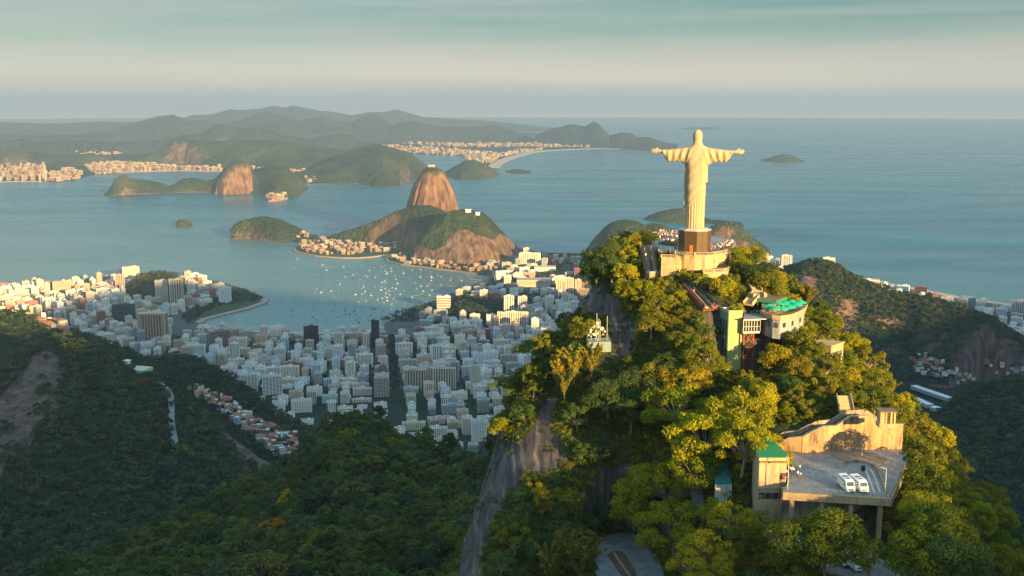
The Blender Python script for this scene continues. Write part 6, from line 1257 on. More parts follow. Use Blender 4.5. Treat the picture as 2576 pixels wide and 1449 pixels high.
for k, (dx, dz, s) in enumerate([(-.3,5.6,1.1),(.9,4.0,1.25),(1.7,3.0,.7),(1.2,2.3,.5),(-.9,3.1,.5),(-1.6,4.2,.55),(-2.2,3.4,.9),(-2.5,2.8,.6),(-2.9,1.9,.5),(-2.2,1.6,.55),(-1.4,2.2,1.0),(-.7,1.7,.5),(-.5,2.4,.7),(-.9,.9,.45),(-.3,.5,.4),(-1.9,2.4,.5),(-.1,4.6,1.0),(-1.2,4.7,.6)]):
    if dm is None:
        mb = MB(); mb.lathe((0, 0, 0), [(0, -.12), (.25, -.09), (.42, .0), (.5, .12), (.5, .16), (.4, .04), (0, -.06)], 14); q = mb.build('dish', M_conc if 0 else plain('dish_paint', (.42, .42, .40), .6)); dm = q.data
    else: q = link(bpy.data.objects.new('dish', dm))
    q.location = (dx, -1.0 + drg.uniform(-.6, .6), dz); q.scale = [s * .95] * 3; q.rotation_euler = (R(90 + drg.uniform(-15, 10)), 0, drg.uniform(-.6, .5)); q.parent = r

# ================================================================== PARKING DECK AND ITS WALL
mb = MB(); mb.prism([(x, y) for x, y in LOT], LOT_Z - .5, LOT_Z); 
M_lot = plain('worn_asphalt', (.21, .21, .21), .6, var=.5, sc=.22, stain=.35)
tag(mb.build('parking_lot', M_lot), kind='structure')
dk = empty('parking_deck', (*DECK[2], LOT_Z), 0, 'concrete deck edge with tan beams on pillars carrying the parking lot', 'deck'); e1, e2, e3, e4 = [Vector((*LOT[k], LOT_Z)) for k in (7, 6, 5, 4)]
for a, b in ((e1, e2), (e2, e3)): mb = MB(); mb.bar(a + Vector((0, -.2, -.75)), b + Vector((0, -.2, -.75)), .5, 1.7); pin(mb.build('beam', M_stone), dk)
for a, b in ((e1, e2), (e2, e3)):
    mb = MB(); L_ = (b - a).length
    for k in range(int(L_ / .9) + 1): c = a.lerp(b, k / int(L_ / .9)); mb.box((c.x, c.y, LOT_Z + .6), (.06, .06, 1.1))
    for h_ in (.35, .7, 1.12): mb.bar(a + Vector((0, 0, h_)), b + Vector((0, 0, h_)), .06, .05)
    pin(mb.build('railing', M_steel), dk)
for px_ in (1995, 2070, 2144, 2219): c = G(px_, np.interp(px_, [1969, 2240], [1238, 1254]) , LOT_Z); mb = MB(); mb.box((c.x, c.y + .8, (LOT_Z - 1 + LOW_Z - 6) / 2), (.9, .9, LOT_Z - 1 - LOW_Z + 6)); pin(mb.build('pillar', M_conc if px_ < 2000 else M_stone), dk)
mb = MB(); under = [(DECK[0][0], DECK[0][1] + 1), (DECK[1][0], DECK[1][1] + 1)]; mb.bar((*under[0], 659), (*under[1], 659), .6, 13); pin(mb.build('rear_wall', M_conc), dk)
# curved kerb island and painted marks
def ribbon(name, pts, w, z, mat, h=.0, label=None, cat=None, kind=None):
    p = [G(a, b, z) for a, b in pts]; v = []; f = []
    for i, q_ in enumerate(p):
        d_ = (p[min(i + 1, len(p) - 1)] - p[max(i - 1, 0)]).normalized(); nn = Vector((-d_.y, d_.x, 0)) * w / 2; v += [(q_.x - nn.x, q_.y - nn.y, z + h), (q_.x + nn.x, q_.y + nn.y, z + h), (q_.x - nn.x, q_.y - nn.y, z), (q_.x + nn.x, q_.y + nn.y, z)]
    for i in range(len(p) - 1):
        k = i * 4; f += [(k, k + 4, k + 5, k + 1), (k + 2, k + 6, k + 4, k), (k + 1, k + 5, k + 7, k + 3)]
    f += [(0, 1, 3, 2), (len(v) - 4, len(v) - 2, len(v) - 1, len(v) - 3)]
    return tag(mesh_obj(name, v, f, mat), label, cat, kind=kind)
ribbon('kerb', [(2126,1165),(2150,1162),(2171,1163),(2190,1169),(2203,1179),(2212,1194),(2220,1216),(2229,1242)], .4, LOT_Z + .004, M_conc, .55, kind='structure')
for k, pts in enumerate([[(2178,1183),(2186,1202),(2200,1240)], [(2190,1180),(2201,1200),(2214,1238)]]): ribbon('lane_line', pts, .32, LOT_Z + .004, M_kerb, .01, kind='structure')
for k, pts in enumerate([[(2038,1180),(2066,1180),(2110,1183),(2160,1188)], [(2040,1182),(2048,1206)], [(2084,1182),(2092,1208)], [(2128,1185),(2134,1208)], [(2010,1210),(2060,1214),(2110,1214)], [(2020,1217),(2080,1220)]]): ribbon('bay_line', pts, .22, LOT_Z + .012, plain('faded_paint', (.32, .32, .31), .8, var=.5, sc=1) if k == 0 else MATS['faded_paint'], .006, kind='structure')
isl = poly3([(2093,1145),(2140,1136),(2200,1140),(2240,1160),(2205,1172),(2186,1163),(2150,1157),(2120,1160)], LOT_Z + .02); mb = MB(); mb.prism(isl, LOT_Z - .1, LOT_Z + .13); tag(mb.build('pavement', plain('tan_pavement', (.22, .17, .12), .9, var=.35, sc=.6)), kind='structure')
# the long stepped wall
WB = [(1956,1131,1117),(1971,1131,1108),(1983.5,1133,1101),(2016,1138,1098.5),(2040,1137,1085),(2063.5,1136,1073.5),(2098.5,1132,1071),(2133.5,1131,1047.5),(2181,1130,1045),(2216,1129,1066),(2242,1129,1066.5),(2267,1128.5,1066)]
wp, wt = [], []
for a, b, c in WB:
    p = G(a, b, LOT_Z); rr2 = math.hypot(p.x, p.y); wp.append((p.x, p.y)); wt.append(P(a, c, rr2).z)
wl_ = empty('retaining_wall', (*wp[0], LOT_Z), 0, 'long stepped stained stone wall behind the parking lot', 'wall'); wallrun('wall', wp, [LOT_Z - .4] * len(wp), wt, .8, M_conc if 0 else plain('stained_ashlar', (.40, .25, .13), .9, var=.3, sc=.35, stain=.9, bump=.5, courses=.30), None, None, wl_)
cop = MB()
for i in range(len(wp) - 1): cop.bar((*wp[i], wt[i] + .06), (*wp[i + 1], wt[i + 1] + .06), 1.0, .16)
pin(cop.build('coping', M_stone), wl_)
pth = MB(); off = 1.9
for i in range(1, 9):
    a, b = wp[i], wp[i + 1]; pth.bar((a[0], a[1] + off, wt[i] - .95), (b[0], b[1] + off, wt[i + 1] - .95), 2.9, .3)
tag(pth.build('footpath', M_road), 'dark stepped footpath behind the long stained wall', 'path')
bk = MB()
for i in range(1, 9): bk.bar((wp[i][0], wp[i][1] + off + 1.6, wt[i] - .3), (wp[i + 1][0], wp[i + 1][1] + off + 1.6, wt[i + 1] - .3), .3, 1.6)
tag(bk.build('rear_parapet', M_conc), 'low rear parapet of the dark footpath', 'parapet')
sp0 = Vector((wp[7][0] + .6, wp[7][1] + 3.8, wt[7] - .6)); stairs('stairs', sp0, sp0 + Vector((.5, 5.5, 3.4)), 3.2, 14, M_step, 'short tan stairs climbing into trees above the stained wall', M_conc)
# pavilion above the wall
pc = P(2228, 1062, 259); r = empty('pavilion', (pc.x, pc.y, pc.z), 0, 'small tan pavilion with flat roof at the right end of the stained wall', 'pavilion'); mb = MB(); mb.box((pc.x, pc.y, pc.z - .5), (3.8, 2.8, 1)); pin(mb.build('base', M_stone), r)
for a in (-1.6, -.4, .8, 1.6): mb = MB(); mb.box((pc.x + a, pc.y - 1.2, pc.z + 1.4), (.4, .4, 2.8)); pin(mb.build('pillar', M_stone), r)
mb = MB(); mb.box((pc.x - 1, pc.y, pc.z + 1.4), (1.4, 2.4, 2.8)); pin(mb.build('wall', M_stone), r); mb = MB(); mb.box((pc.x, pc.y, pc.z + 2.9), (4.3, 3.2, .3)); pin(mb.build('roof', M_brr), r)
# service building with green roof
sb = poly3([(1896,1114),(1921,1105.5),(1941,1106.5),(1978.5,1141),(1979.7,1151),(1911,1151)], 671.5); r = empty('station_building', (*sb[5], 658), 0, 'tan service building with a bright green flat roof left of the parking lot', 'building'); mb = MB(); mb.prism(sb, 654, 670.9); pin(mb.build('wall', plain('tan_plaster', (.42, .31, .20), .9, stain=.6, var=.25)), r)
mb = MB(); cxs, cys = sum(p[0] for p in sb) / 6, sum(p[1] for p in sb) / 6; sbo = [(cxs + (x - cxs) * 1.05, cys + (y - cys) * 1.05) for x, y in sb]; mb.prism(sbo, 670.9, 671.5); pin(mb.build('cornice', M_stone), r); mb = MB(); mb.prism([(cxs + (x - cxs) * 1.02, cys + (y - cys) * 1.02) for x, y in sb], 671.5, 671.62); rq = pin(mb.build('roof', plain('bright_green_roof', (.015, .19, .055), .7, var=.2, sc=.6)), r)
fl_, fr_ = Vector((*sb[5], 0)), Vector((*sb[4], 0))
for k in range(14): c = fl_.lerp(fr_, (k + .5) / 14); mb = MB(); mb.box((c.x, c.y - .35, 670.5), (.16, .5, .4)); pin(mb.build('bracket', M_stone), r)
for k in range(4): c = fl_.lerp(fr_, .12 + .25 * k); mb = MB(); mb.box((c.x, c.y - .04, 662.6), (1.3, .2, 1.4)); w_ = pin(mb.build('window', M_win), r)
c = fl_.lerp(fr_, .90); mb = MB(); mb.box((c.x, c.y - .2, 667.2), (1.1, .3, 1.4)); pin(mb.build('sign_box', plain('dark_red_box', (.16, .03, .02), .6)), r)
mb = MB(); mb.box(((fl_.x + fr_.x) / 2, fl_.y - .1, 664.4), ((fr_ - fl_).length, .3, .3)); pin(mb.build('string_course', M_stone), r)
ob = poly3([(1927,1231),(1930,1209),(1966,1208),(1969,1231)], 661.5); mb = MB(); mb.prism(ob, 654, 661.3); o = empty('annex', (*ob[0], 655), 0, 'low stone annex with an orange tan flat roof below the green roof', 'building'); pin(mb.build('wall', M_conc), o); mb = MB(); mb.prism([(x * 1.0, y) for x, y in ob], 661.3, 661.6); pin(mb.build('roof', plain('orange_tan_slab', (.42, .24, .10), .9, stain=.3)), o)
tb_ = poly3([(1798,1169),(1829,1168),(1841.5,1216),(1800,1217)], 661.7); r = empty('small_station', (*tb_[3], 656), 0, 'small pale hut with a ribbed teal roof at the track foot', 'hut'); mb = MB(); mb.prism(tb_, 652, 661.5); pin(mb.build('wall', plain('pale_grey_render', (.42, .42, .38), .85, stain=.5)), r); mb = MB(); mb.prism(tb_, 661.5, 661.75); rq = pin(mb.build('roof', plain('teal_sheet_roof', (.01, .16, .15), .5, var=.2, sc=1)), r)
for k in range(12): a = Vector((*tb_[0], 661.8)).lerp(Vector((*tb_[3], 661.8)), (k + .5) / 12); b = Vector((*tb_[1], 661.8)).lerp(Vector((*tb_[2], 661.8)), (k + .5) / 12); mb = MB(); mb.bar(a, b, .14, .12); q = mb.build('rib', MATS['teal_sheet_roof']); q.parent = rq; q.matrix_parent_inverse = Matrix.Translation(r.location).inverted()
stairs('stairs', (G(1868, 1240, 656)), (G(1876, 1135, 664)), 2.2, 40, plain('dark_stone_step', (.10, .075, .055), .9), 'long dark stairs between the two station roofs', M_conc)
mb = MB(); a, b = G(1846, 1250, 655), G(1850, 1190, 659); mb.bar(a, b, 1.2, 2.4); tag(mb.build('ramp_wall', plain('orange_brick', (.42, .15, .06), .9)), 'orange brick ramp wall right of the teal roof', 'wall')
mb = MB(); pp = [G(1760, 1310, 653), G(1752, 1230, 658), G(1765, 1165, 662)]; [mb.bar(pp[i], pp[i + 1], 2.6, .4) for i in range(2)]; tag(mb.build('rack_track', M_road), 'dark narrow track bed left of the teal roofed hut', 'track')
# ---- roads on the hill
mb = MB(); mb.prism([(x, y) for x, y in LOW], LOW_Z - .6, LOW_Z); tag(mb.build('road', plain('pale_asphalt', (.17, .17, .17), .85, var=.5, sc=.3, stain=.2)), kind='structure')
def cobble():
    m, t, b = newmat('cobbled_road'); l = t.links.new; b.inputs['Roughness'].default_value = .6; g = N(t, 'ShaderNodeNewGeometry'); v = N(t, 'ShaderNodeTexVoronoi', _Scale=2.6, feature='F1'); l(g.outputs['Position'], v.inputs['Vector']); n = N(t, 'ShaderNodeTexNoise', _Scale=.35, _Detail=5.0); l(g.outputs['Position'], n.inputs['Vector'])
    r = ramp(t, [(.3, (.11, .13, .14)), (.7, (.24, .27, .28))]); l(n.outputs[0], r.inputs[0]); r2 = ramp(t, [(0, g3(1.15)), (.35, g3(.75))]); l(v.outputs['Distance'], r2.inputs[0]); mx = N(t, 'ShaderNodeMix', data_type='RGBA', blend_type='MULTIPLY'); mx.inputs['Factor'].default_value = 1; l(r.outputs[0], mx.inputs['A']); l(r2.outputs[0], mx.inputs['B']); l(mx.outputs['Result'], b.inputs['Base Color']); return m
mb = MB(); mb.prism([(x, y) for x, y in LOOP], LOOP_Z - .6, LOOP_Z); tag(mb.build('road', cobble()), kind='structure')
pl = poly3([(1530,1398),(1536,1391),(1552,1388),(1566,1391),(1580,1408),(1596,1437),(1610,1475),(1585,1475),(1558,1440)], LOOP_Z); pr = empty('planter', (*pl[0], LOOP_Z), 0, 'brown earth island with a low fence inside the cobbled road bend', 'planter'); mb = MB(); mb.prism(pl, LOOP_Z - .2, LOOP_Z + .35); pin(mb.build('kerb', plain('brown_earth', (.10, .06, .045), .95, var=.4, sc=1.5)), pr)
mb = MB(); fa, fb = G(1545, 1397, LOOP_Z + .35), G(1590, 1462, LOOP_Z + .35)
for k in range(16): c = fa.lerp(fb, k / 15); mb.box((c.x, c.y, c.z + .4), (.08, .08, .9))
mb.bar(fa + Vector((0, 0, .8)), fb + Vector((0, 0, .8)), .06); mb.bar(fa + Vector((0, 0, .4)), fb + Vector((0, 0, .4)), .06); pin(mb.build('fence', M_kerb), pr)
# lamp posts
def lamp(px_, pyb, pyt, z, arm, label):
    b = G(px_, pyb, z); t_ = P(px_, pyt, math.hypot(b.x, b.y)).z; r = empty('street_lamp', b, 0, label, 'street lamp', 'lamp posts round the parking lot'); mb = MB(); mb.tube([(0, 0, 0), (0, 0, t_ - z)], [.12, .07], 8); mb.build('pole', M_kerb, r); mb = MB(); mb.bar((0, 0, t_ - z), (arm, 0, t_ - z + .35), .08); mb.build('arm', M_kerb, r); mb = MB(); mb.box((arm, 0, t_ - z + .32), (.7, .28, .14)); mb.build('lamp_head', M_steel, r)
lamp(2226, 1243, 1179, LOT_Z, -1.3, 'tall lamp post with left arm at the deck corner beside the vans'); lamp(2168, 1147, 1103, LOT_Z, .5, 'thin lamp post in front of the stained wall'); lamp(1981, 1232, 1152, LOT_Z, -.4, 'pale lamp post at the corner of the green roofed building'); lamp(1797, 1180, 1162, 661.5, .2, 'short lamp post behind the teal roofed hut')
cb = G(2067, 1131, LOT_Z); mb = MB(); mb.box((cb.x, cb.y - .6, LOT_Z + .75), (.9, .5, 1.5)); mb.box((cb.x, cb.y - .6, LOT_Z + 1.55), (1.0, .6, .1)); tag(mb.build('control_cabinet', M_white), 'white cabinet standing against the stained wall', 'cabinet')
bn = G(2171, 1184, LOT_Z); mb = MB(); mb.lathe((bn.x, bn.y, LOT_Z), [(.0, 0), (.42, 0), (.5, 1.0), (.52, 1.1), (.3, 1.2), (0, 1.22)], 12); tag(mb.build('waste_bin', M_black), 'dark round waste bin at the bend of the kerb', 'bin')

# ================================================================== VEHICLES
M_car = plain('car_paint', (1, 1, 1), .25, var=.04, spec=.6, objcol=True); M_hl = plain('headlight_glass', (.7, .7, .68), .15, spec=.8)
VK = {}
def vehicle(kind, loc, rz, col, label, cat, group=None):
    if kind in VK:
        r = copy_tree(VK[kind])
    else:
        L_, W_, H_ = {'van': (5.9, 2.0, 2.6), 'car': (4.2, 1.75, 1.45), 'suv': (4.5, 1.85, 1.75)}[kind]
        prof = {'van': [(-.5, .35), (-.5, 2.35), (-.44, 2.58), (.22, 2.6), (.33, 2.35), (.44, 1.35), (.495, 1.05), (.5, .35)], 'car': [(-.5, .3), (-.5, .85), (-.42, 1.0), (-.30, 1.42), (.02, 1.45), (.2, 1.0), (.44, .85), (.5, .62), (.5, .3)],
                'suv': [(-.5, .35), (-.5, 1.05), (-.46, 1.65), (-.1, 1.75), (.08, 1.7), (.22, 1.15), (.46, 1.0), (.5, .7), (.5, .35)]}[kind]
        r = empty(kind if kind != 'suv' else 'car', (0, 0, 0), 0, None, cat); vs = []; n = len(prof)
        for yk in (-.5, -.47, .47, .5):
            for (u, z) in prof: tum = 1 - .16 * max(0, (z / H_ - .5)); sh = 1 if abs(yk) < .48 else .97; vs.append((u * L_ * sh, yk * W_ * tum, .3 + (z - .3) * (sh if z > .4 else 1)))
        fs = [tuple(range(n)), tuple(range(3 * n, 4 * n))[::-1]]
        for s in range(3):
            for k in range(n): fs.append((s * n + k, (s + 1) * n + k, (s + 1) * n + (k + 1) % n, s * n + (k + 1) % n))
        o = mesh_obj('body', vs, fs, M_car, r)
        def pane(u0, z0, u1, z1, nm='windscreen'):
            dx, dz = (u1 - u0) * L_, z1 - z0; l_ = math.hypot(dx, dz); nx_, nz_ = -dz / l_, dx / l_; nx_, nz_ = (nx_, nz_) if nz_ > 0 or abs(nz_) < .01 and nx_ > 0 else (-nx_, -nz_); a0, a1 = .12, .9; w = W_ * .4; vs = []
            for f_ in (a0, a1): vs += [(u0 * L_ + dx * f_ + nx_ * .015, -w, z0 + dz * f_ + nz_ * .015), (u0 * L_ + dx * f_ + nx_ * .015, w, z0 + dz * f_ + nz_ * .015)]
            vs += [(x - nx_ * .03, y, z - nz_ * .03) for x, y, z in vs]; mesh_obj(nm, vs, [(0, 1, 3, 2), (4, 6, 7, 5), (0, 4, 5, 1), (2, 3, 7, 6), (0, 2, 6, 4), (1, 5, 7, 3)], M_winb, r)
        if kind == 'van':
            pane(.33, 2.35, .44, 1.35); pane(-.5, 1.3, -.5, 2.3, 'rear_window')
            mb = MB(); mb.box((-.3, 0, 2.66), (1.3, 1.1, .16), taper=.9); mb.build('roof_unit', M_steel, r); mb = MB(); mb.box((.75, 0, 2.63), (.9, .8, .08)); mb.build('roof_hatch', M_winb, r)
            for s in (-1, 1): mb = MB(); mb.box((-.45, s * (W_ / 2 - .085), 1.75), (4.1, .06, .75)); mb.build('side_window', M_winb, r)
        else:
            u_ = [(.02, 1.45, .2, 1.0), (-.30, 1.42, -.42, 1.0)] if kind == 'car' else [(.08, 1.7, .22, 1.15), (-.46, 1.65, -.5, 1.05)]
            pane(*u_[0]); pane(*u_[1], 'rear_window')
            for s in (-1, 1): mb = MB(); mb.box((-.13 * L_, s * (W_ / 2 - .07), H_ * .8), (L_ * .42, .06, H_ * .2)); mb.build('side_window', M_winb, r)
            if kind == 'suv': mb = MB(); mb.box((-.4, 0, H_ + .0), (1.1, .9, .05)); mb.build('roof_window', M_winb, r)
        for s in (-1, 1):
            mb = MB(); mb.box((L_ * .49, s * W_ * .36, H_ * (.36 if kind == 'van' else .47)), (.14, .36, .2)); mb.build('headlight', M_hl, r)
            mb = MB(); mb.box((L_ * .26, s * (W_ / 2 + .1), H_ * .6), (.12, .2, .25)); mb.build('wing_mirror', M_black, r)
            for u in (-.31, .31):
                w_ = MB(); w_.lathe((0, 0, 0), [(.0, -.11), (.2, -.11), (.33, -.11), (.35, -.06), (.35, .06), (.33, .11), (.2, .11), (0, .11)], 14); q = w_.build('wheel', M_black, r); q.location = (u * L_, s * (W_ / 2 - .1), .35); q.rotation_euler = (R(90), 0, 0)
                w_ = MB(); w_.lathe((0, 0, 0), [(0, -.125), (.2, -.12), (.2, .12), (0, .125)], 10); q2 = w_.build('rim', M_steel, q)
        mb = MB(); mb.box((L_ * .5, 0, .5), (.12, W_ * .9, .25)); mb.build('bumper', M_black if kind != 'van' else M_car, r); mb = MB(); mb.box((L_ * .502, 0, .85 if kind == 'van' else .62), (.06, W_ * .45, .18)); mb.build('grille', M_black, r)
        note_kids(r); VK[kind] = r
    r.location = loc; r.rotation_euler = (0, 0, rz); r['label'] = label
    if group: r['group'] = group
    def paint(o):
        o.color = (*col, 1)
        for c_ in o.children: paint(c_)
    paint(r)
    if label and r.name not in KIDS: pass
    return r
def van_at(kind, px_, py_, z, rz, *a, **k): p = G(px_, py_, z); L_ = {'van': 5.9, 'car': 4.2, 'suv': 4.5}[kind]; vehicle(kind, (p.x - math.cos(rz) * L_ / 2, p.y - math.sin(rz) * L_ / 2, z), rz, *a, **k)
vw = (.78, .77, .74)
van_at('van', 2141, 1241, LOT_Z, R(-86), vw, 'white van facing out at the deck railing, left of the pair', 'van', 'vans on the parking deck')
van_at('van', 2175, 1242, LOT_Z, R(-83), vw, 'white van facing out at the deck railing, right of the pair', 'van', 'vans on the parking deck')
van_at('van', 2163, 1440, LOW_Z, R(-78), (.66, .69, .71), 'pale van with roof hatches parked on the shaded lower road', 'van')
van_at('car', 2131, 1430, LOW_Z, R(-84), (.30, .35, .38), 'grey blue car parked beside the pale van on the lower road', 'car')
van_at('suv', 2030, 1386, LOW_Z, R(-70), (.70, .72, .74), 'white car half hidden by a tree on the lower road', 'car')
def moto(px_, py_, rz, col, label):
    p = G(px_, py_, LOT_Z); r = empty('motorcycle', p, rz, label, 'motorcycle', 'motorcycles by the green roofed building'); w = None
    for u in (-.65, .65): mb = MB(); mb.lathe((0, 0, 0), [(.18, -.05), (.3, -.06), (.32, 0), (.3, .06), (.18, .05), (.18, -.05)], 12); q = mb.build('wheel', M_black, r); q.location = (u, 0, .32); q.rotation_euler = (R(90), 0, 0)
    mb = MB(); mb.box((.15, 0, .75), (.6, .32, .3), taper=.7); mb.box((-.1, 0, .5), (.5, .28, .35)); mb.bar((.65, 0, .35), (.42, 0, 1.0), .08); q = mb.build('body', M_car, r); q.color = (*col, 1); mb = MB(); mb.box((-.4, 0, .82), (.65, .26, .12)); mb.build('seat', M_black, r); mb = MB(); mb.bar((.42, -.35, 1.05), (.42, .35, 1.05), .05); mb.build('handlebar', M_steel, r); mb = MB(); mb.box((-.75, 0, 1.0), (.4, .4, .34)); q = mb.build('top_box', M_car, r); q.color = (*col, 1)
moto(1975, 1193, .3, (.7, .7, .7), 'white motorcycle nearest the green roofed building wall'); moto(1991, 1185, .8, (.6, .62, .66), 'grey motorcycle between the two white ones'); moto(2008, 1196, 1.2, (.75, .75, .75), 'white motorcycle farthest out on the lot')

# ================================================================== PEOPLE
def person_mesh(pose, seed):
    "one continuous body grown over a posed skeleton; the skin modifier is resolved once"
    J = {'hip': (0, 0, .95), 'chest': (0, .01, 1.28), 'neck': (0, 0, 1.48), 'head': (0, .02, 1.60), 'top': (0, .02, 1.72)}
    sw = .14 if pose == 'walk' else .02
    for s, n in ((-1, 'l'), (1, 'r')):
        J[n + 'h'] = (s * .10, 0, .90); J[n + 'k'] = (s * .11, s * sw + .02, .50); J[n + 'a'] = (s * .12, s * sw * 1.6 - .02, .09); J[n + 't'] = (s * .13, s * sw * 1.6 + .14, .05)
        J[n + 's'] = (s * .19, 0, 1.42)
        if pose == 'photo': J[n + 'e'] = (s * .27, .14, 1.24); J[n + 'w'] = (s * .10, .36, 1.50); J[n + 'f'] = (s * .06, .42, 1.56)
        elif pose == 'spread': J[n + 'e'] = (s * .45, 0, 1.42); J[n + 'w'] = (s * .70, 0, 1.44); J[n + 'f'] = (s * .82, 0, 1.44)
        elif pose == 'lean': J[n + 'e'] = (s * .26, .10, 1.18); J[n + 'w'] = (s * .16, .32, 1.12); J[n + 'f'] = (s * .10, .40, 1.10)
        else: J[n + 'e'] = (s * .27, -.02 - s * sw * .5, 1.15); J[n + 'w'] = (s * .29, .05 - s * sw, .92); J[n + 'f'] = (s * .29, .08 - s * sw, .80)
    rad = {'hip': .15, 'chest': .165, 'neck': .055, 'head': .10, 'top': .075, 'h': .10, 'k': .062, 'a': .042, 't': .04, 's': .07, 'e': .042, 'w': .030, 'f': .035}
    names = list(J); E = [('hip', 'chest'), ('chest', 'neck'), ('neck', 'head'), ('head', 'top')]
    for n in 'lr': E += [('hip', n + 'h'), (n + 'h', n + 'k'), (n + 'k', n + 'a'), (n + 'a', n + 't'), ('chest', n + 's'), (n + 's', n + 'e'), (n + 'e', n + 'w'), (n + 'w', n + 'f')]
    me = bpy.data.meshes.new('person'); me.from_pydata([J[k] for k in names], [(names.index(a), names.index(b)) for a, b in E], []); o = bpy.data.objects.new('person', me); COL.objects.link(o)
    md = o.modifiers.new('s', 'SKIN'); sv = me.skin_vertices[0].data
    for i, k in enumerate(names): r_ = rad.get(k, rad.get(k[1:], .05)); sv[i].radius = (r_, r_ * (.72 if k in ('hip', 'chest') else 1)); sv[i].use_root = (k == 'hip')
    o.modifiers.new('ss', 'SUBSURF').levels = 1; dg = bpy.context.evaluated_depsgraph_get(); m2 = bpy.data.meshes.new_from_object(o.evaluated_get(dg)); bpy.data.objects.remove(o); m2.name = 'person'
    m2.materials.clear(); [m2.materials.append(q) for q in (M_skin, M_shirt, M_trous, M_hair, M_black)]
    for p in m2.polygons:
        c = p.center; z = c.z; ax = abs(c.x)
        p.material_index = 4 if z < .09 else 2 if (z < .98 and ax < .24) else 3 if (z > 1.60 and (c.y < .06 or z > 1.69)) else 0 if z > 1.47 and ax < .16 and pose != 'photo' or z > 1.52 or ax > (.32 if pose != 'spread' else .5) or (c.y > .2 and z > 1.0) or (z < 1.05 and ax > .24) else 1; p.use_smooth = True
    return m2
M_skin = plain('skin', (.36, .20, .13), .6, var=.05); M_shirt = plain('shirt_cloth', (1, 1, 1), .9, var=.08, objcol=True); M_hair = plain('hair', (.03, .02, .015), .7)
M_trous = rand_wall('trouser_cloth', [(0, (.03, .04, .08)), (.3, (.05, .05, .05)), (.55, (.12, .13, .16)), (.75, (.35, .30, .24)), (.9, (.25, .06, .06))])
PM = [person_mesh(p, i) for i, p in enumerate(['stand', 'walk', 'photo', 'spread', 'lean', 'stand'])]
prng = random.Random(23); SH = [('white', (.75, .74, .72)), ('black', (.03, .03, .035)), ('red', (.50, .04, .03)), ('navy blue', (.03, .05, .16)), ('pale blue', (.28, .42, .62)), ('grey', (.25, .25, .26)), ('orange', (.65, .22, .04)), ('pink', (.60, .25, .28)), ('dark green', (.04, .12, .06)), ('cream', (.62, .55, .42))]
PO = ['standing', 'walking', 'with camera', 'arms spread', 'leaning', 'standing']
PMK = [('pedestal door', 1765, 632), ('balustrade left end', 1692, 628), ('balustrade right end', 1836, 624), ('escalator tops', 1635, 616), ('terrace rear edge', 1665, 592), ('pedestal left side', 1706, 618), ('pedestal right side', 1800, 624)]
ppl = []; occ = []
def person(x, y, z, items, pose=None, face=None):
    k = pose if pose is not None else prng.choice([0, 0, 1, 2, 3, 4, 5]); o = link(bpy.data.objects.new('person', PM[k])); cn, cc = prng.choices(SH, [7, 5, 3, 3, 3, 3, 2, 2, 1, 3])[0]; o.color = (*cc, 1); s = prng.uniform(.92, 1.06); o.scale = (s, s, s); o.location = (x, y, z); o.rotation_euler = (0, 0, face if face is not None else prng.uniform(0, 6.28)); tag(o, None, 'person', 'visitors on the summit terrace'); a, b = W2P(x, y, z + 1); items.append((o, f"person in {cn} top {PO[k]}", a, b)); return o
regs = [([(1690,630),(1720,634),(1752,636),(1800,634),(1838,625),(1845,617),(1800,624),(1702,626)], 48), ([(1638,601),(1640,592),(1668,586),(1735,589),(1704,604),(1660,606)], 74), ([(1640,612),(1700,608),(1700,622),(1662,626),(1640,618)], 12), ([(1800,622),(1846,612),(1846,620),(1815,627)], 16)]
for poly, n in regs:
    w = [G(a, b, 704) for a, b in poly]; wl2 = [tuple(p.xy) for p in w]; c_ = 0; tr = 0
    while c_ < n and tr < 5000:
        tr += 1; x = prng.uniform(min(p[0] for p in wl2), max(p[0] for p in wl2)); y = prng.uniform(min(p[1] for p in wl2), max(p[1] for p in wl2))
        if not in_poly(np.array([x]), np.array([y]), wl2)[0] or math.hypot(x - ped_c.x, y - ped_c.y) < 5.6 or any((x - a) ** 2 + (y - b) ** 2 < .5 for a, b in occ): continue
        if not in_poly(np.array([x]), np.array([y]), [(ped_c.x + (q[0] - ped_c.x) * .95, ped_c.y + (q[1] - ped_c.y) * .95) for q in PLAT])[0]: continue
        occ.append((x, y)); person(x, y, 704.06, ppl); c_ += 1
describe(ppl, PMK)
pp2 = []
for f, off, lab in [(.15, -1.05, 0), (.35, 1.05, 0), (.12, .9, 0), (.5, -1.05, 0)]: c = da + d * f + dn * off; person(c.x, c.y, c.z + .02, pp2, 0, math.atan2(-d.y, -d.x) - math.pi / 2)
for (a, b, z) in [(1621,636,702.9),(1624,650,701.4),(1638,630,703.3),(1650,690,698.2)]: p = G(a, b, z); person(p.x, p.y, z, pp2, 0)
for i in (3, 6, 7): person(wp[i][0] + 1, wp[i][1] + 1.7, wt[i] - .78, pp2, 1)
for (a, b) in [(1996,1192),(2012,1186),(1992,1205),(2014,1204),(1975,1215)]: p = G(a, b, LOT_Z); person(p.x, p.y, LOT_Z, pp2)
for (a, b) in [(1795,776),(1802,779),(1882,768),(1895,769)]: p = G(a, b, 692); person(p.x, p.y, max(ground(p.x, p.y)[0].z, 691.9 if a < 1850 else 0), pp2)
for o_, *_ in pp2: o_['group'] = 'visitors on the paths below'
describe(pp2, [('long diagonal escalator', 1760, 735), ('two parallel escalators', 1635, 650), ('stained wall footpath', 2080, 1065), ('motorcycles', 1991, 1190), ('lift tower top', 1835, 778)])
